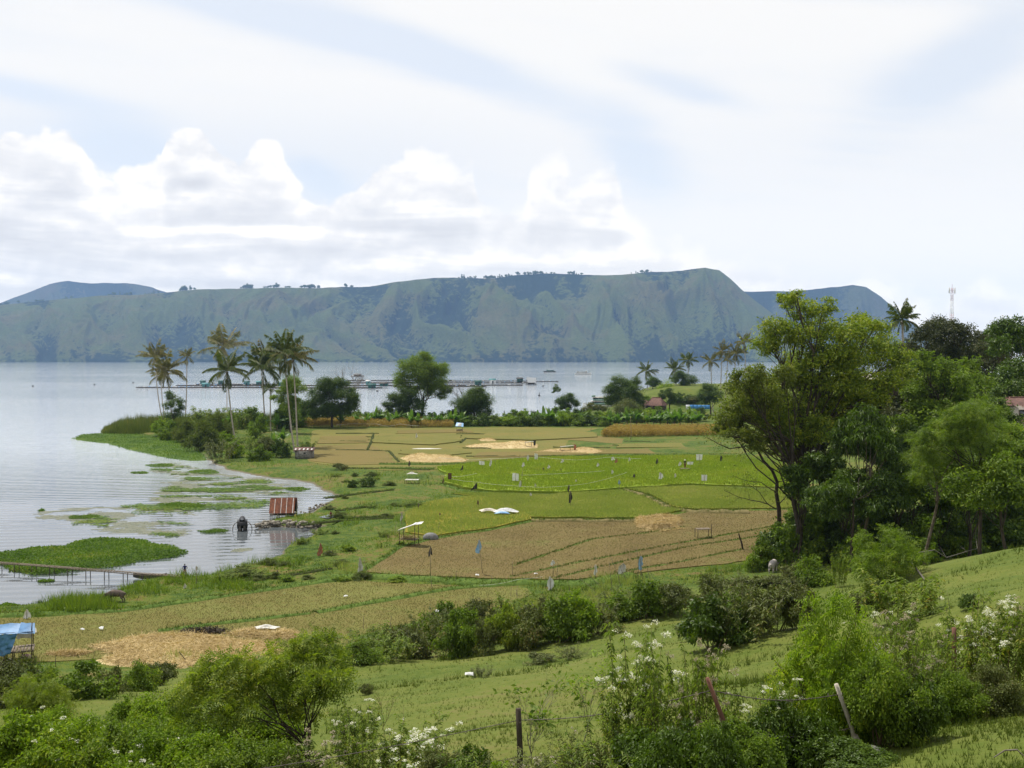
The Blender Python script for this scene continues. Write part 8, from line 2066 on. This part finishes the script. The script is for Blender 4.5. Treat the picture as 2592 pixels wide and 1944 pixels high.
# litter
for k, (f, x, y, lab) in enumerate([(Z4, 2152, 775, 'white scrap of plastic on the near stubble field'), (Z4, 512, 985, 'white scrap on the stubble above the straw bed, left'), (Z4, 630, 975, 'white scrap on the stubble above the straw bed, right'), (Z5, 632, 1112, 'white scrap of plastic at the lower edge of the stubble field'), (Z5, 1050, 1105, 'crumpled white sheet at the edge of the hedge'), (Z8, 830, 545, 'small white and blue plastic scrap on the grass slope'), (Z5, 880, 888, 'white rag on the bank below the brown field, left'), (Z5, 1245, 880, 'white rag on the bank below the brown field, right')]):
    b = ground(*f(x, y)); b[2] += 0.12
    s_ = 0.20 if f is not Z8 else 0.2
    m = MB().grid(sheet([(-s_, -s_ * .5, 0.15), (s_, -s_ * .5, 0.1), (s_ * .9, s_ * .5, 0.22), (-s_, s_ * .6, 0.2)], n=6, sag=-.06, wave=.1, seed=k))
    tag(m.build('plastic_scrap', M_white, smooth=True, loc=b), lab, 'litter')

# ------------------------------------------------------------------ the wire fence below the viewpoint
def fence():
    root = empty('wire_fence', (0, 0, 0), 0, 'old barbed wire fence with uneven posts below the viewpoint', 'fence')
    M_rp = mat('red_post', (0.20, 0.095, 0.065), (0.10, 0.055, 0.04), 8, .9, .1, stretch=(1, 1, .2))
    M_wp = mat('bleached_post', (0.50, 0.45, 0.36), (0.36, 0.31, 0.24), 8, .9, .1, stretch=(1, 1, .2))
    tops = []
    for f, tp, bs, d, r, mt, lab in ((Z8, (1135, 722), (1150, 1180), 16.5, 0.05, M_bark_dark, 'blackened straight post'), (Z6, (312, 1150), (465, 1560), 12.2, 0.028, M_rp, 'red leaning post'), (Z6, (1040, 1185), (1150, 1500), 13.3, 0.032, M_wp, 'bleached leaning post with a split foot'), (Z6, (1706, 868), (1702, 1200), 17.5, 0.042, M_rp, 'rusty upright post')):
        t_ = at_depth(*f(*tp), d); b = at_depth(*f(*bs), d)
        dr = unit(b - t_); b = b + dr * 0.7
        m = MB().tube(curve(b, t_, np.random.default_rng(3), 6, 0.015), np.linspace(r * 1.1, r * 0.9, 6), 8)
        if mt is M_wp:
            for s_ in (-0.07, 0.08): m.bar(b - dr * 0.75, b - dr * 0.42 + np.array([s_, 0, -0.02]), 0.05, 0.03)
        o = m.build('post', mt, root, smooth=True); o['label'] = lab
        tops.append((t_, b))
    L0 = on_land(300, 17.0)
    ends = [(L0 + np.array([0, 0, 1.1]), L0)] + tops + [(on_land(2720, 19) + np.array([0, 0, 1.2]), on_land(2720, 19))]
    for lv in (0.10, 0.42):
        P = [a + (b - a) * lv for a, b in ends]
        q = np.concatenate([np.linspace(a, b, 14) - np.array([0, 0, 1]) * (np.sin(np.linspace(0, np.pi, 14)) * 0.10)[:, None] for a, b in zip(P[:-1], P[1:])])
        m = MB().tube(q, 0.006, 4)
        for k in range(2, len(q) - 2, 1):
            for s_ in (0.3, 0.8):
                c = q[k] * (1 - s_) + q[k + 1] * s_
                m.bar(c + rr.normal(size=3) * 0.022, c + rr.normal(size=3) * 0.022, 0.004, sides=3)
        m.build('barbed_wire', M_wirem, root)
M_wirem = mat('rusty_wire', (0.12, 0.10, 0.09), (0.07, 0.05, 0.045), 8, .7, .3)
fence()
b = ground(*Z6(1235, 1590))
m = MB(); ball(m, (0, 0, 0.02), (0.20, 0.15, 0.11), 9)
tag(m.build('stone', M_stone, smooth=True, loc=b), 'grey stone at the edge of the grass under the bushes, lower right', 'stone')
b = ground(*Z6(1540, 607)); e_ = ground(*Z6(1840, 455))
q = curve((0, 0, 0.1), e_ - b + np.array([0, 0, 0.8]), np.random.default_rng(2), 10, 0.05)
m = MB().tube(q, np.linspace(0.05, 0.015, 10), 5)
for k in (5, 6, 7, 8): m.tube(curve(q[k], q[k] + np.array([rr.uniform(-.3, 1.2), rr.uniform(-.3, 1), rr.uniform(.1, .9)]), rr, 4, .1), [0.02, 0.015, 0.01, 0.005], 4)
tag(m.build('fallen_branch', M_twig, loc=b), 'long dry fallen branch lying on the right grass slope', 'branch')
# coiled wire and stick at the lower right corner of the view
q = [ground(*Z6(1930, 1650)) + np.array([0, 0, .10]), ground(*Z6(1990, 1640)) + np.array([0, 0, .16]), ground(*Z6(2060, 1615)) + np.array([0, 0, .12]), ground(*Z6(2110, 1625)) + np.array([0, 0, .05])]
tag(MB().tube(q, [0.006, 0.009, 0.009, 0.006], 6).build('dry_stick', M_twig), 'pale dry stick on the grass in the lower right corner', 'stick')

# ------------------------------------------------------------------ trees along the skyline of the far range
tb = MB()
rt = np.random.default_rng(15)
SKYT = []
for s in range(4):
    lo = [((rt.normal() * 4, rt.normal() * 3, 10 + rt.uniform(-3, 5)), rt.uniform(4, 7)) for _ in range(5)]
    if s == 1: lo = [((0, 0, 7 + 3.2 * k), 3.6 - 0.5 * k) for k in range(5)]
    cm, tips = crown(rt, lo, 3.0, 0.6, 2.2, 8, 0.1)
    lm_ = limbs(rt, (0, 0, -4), (0, 0, 9), tips, 0.7, 0.2)
    root = empty('skyline_tree')
    lm_.build('trunk', M_bark_dark, root); cm.build('crown', L_dark, root)
    SKYT.append(root)
cnt = 0
pxs, cpy, d1, hc = CREST['hills'][0]
for a, b, n in ((0, 70, 9), (75, 210, 10), (265, 320, 8), (330, 430, 8), (462, 545, 18), (580, 690, 20), (700, 780, 14), (790, 900, 14), (1130, 1180, 9), (1180, 1290, 34), (1290, 1420, 30), (1430, 1560, 12), (1600, 1830, 12)):
    ctr = [rt.uniform(a, b) for _ in range(max(2, n // 4))]
    for k in range(n):
        x = float(np.clip(ctr[rt.integers(0, len(ctr))] + rt.normal() * 9, a - 4, b + 4))
        i = int(np.argmin(np.abs(pxs - x)))
        dd = d1 if a < 1850 else d1
        if a >= 1880: continue
        u = (x - CX) / F_PX
        sc = 0.45 + 1.05 * rt.uniform(0, 1) ** 2.0 + (0.3 if 440 < x < 800 else 0.0)
        zz_ = np.interp(x, pxs, hc)
        place(SKYT[rt.integers(0, 4)], (u * (d1 + 10), d1 + 10, zz_ - 1.5 - 1.5 * sc), rt.uniform(0, 6.28), sc, 'small dark tree standing on the skyline of the far range', 'tree', 'trees on the skyline of the far range')

# ------------------------------------------------------------------ the blue air between here and the far hills
m_haze = bpy.data.materials.new('haze')
m_haze.use_nodes = True
t = NT(m_haze.node_tree)
pv = t.node('ShaderNodeVolumePrincipled')
pv.inputs['Color'].default_value = (0.31, 0.49, 0.80, 1)
pv.inputs['Density'].default_value = 0.000052
pv.inputs['Anisotropy'].default_value = 0.1
mo = t.node('ShaderNodeOutputMaterial')
t.put(mo.inputs['Volume'], pv.outputs[0])
hz = MB().box((0, 4950, 384), (13200, 10150, 772)).build('haze', m_haze)
tag(hz, 'thin blue haze over the lake and hills', kind='stuff')
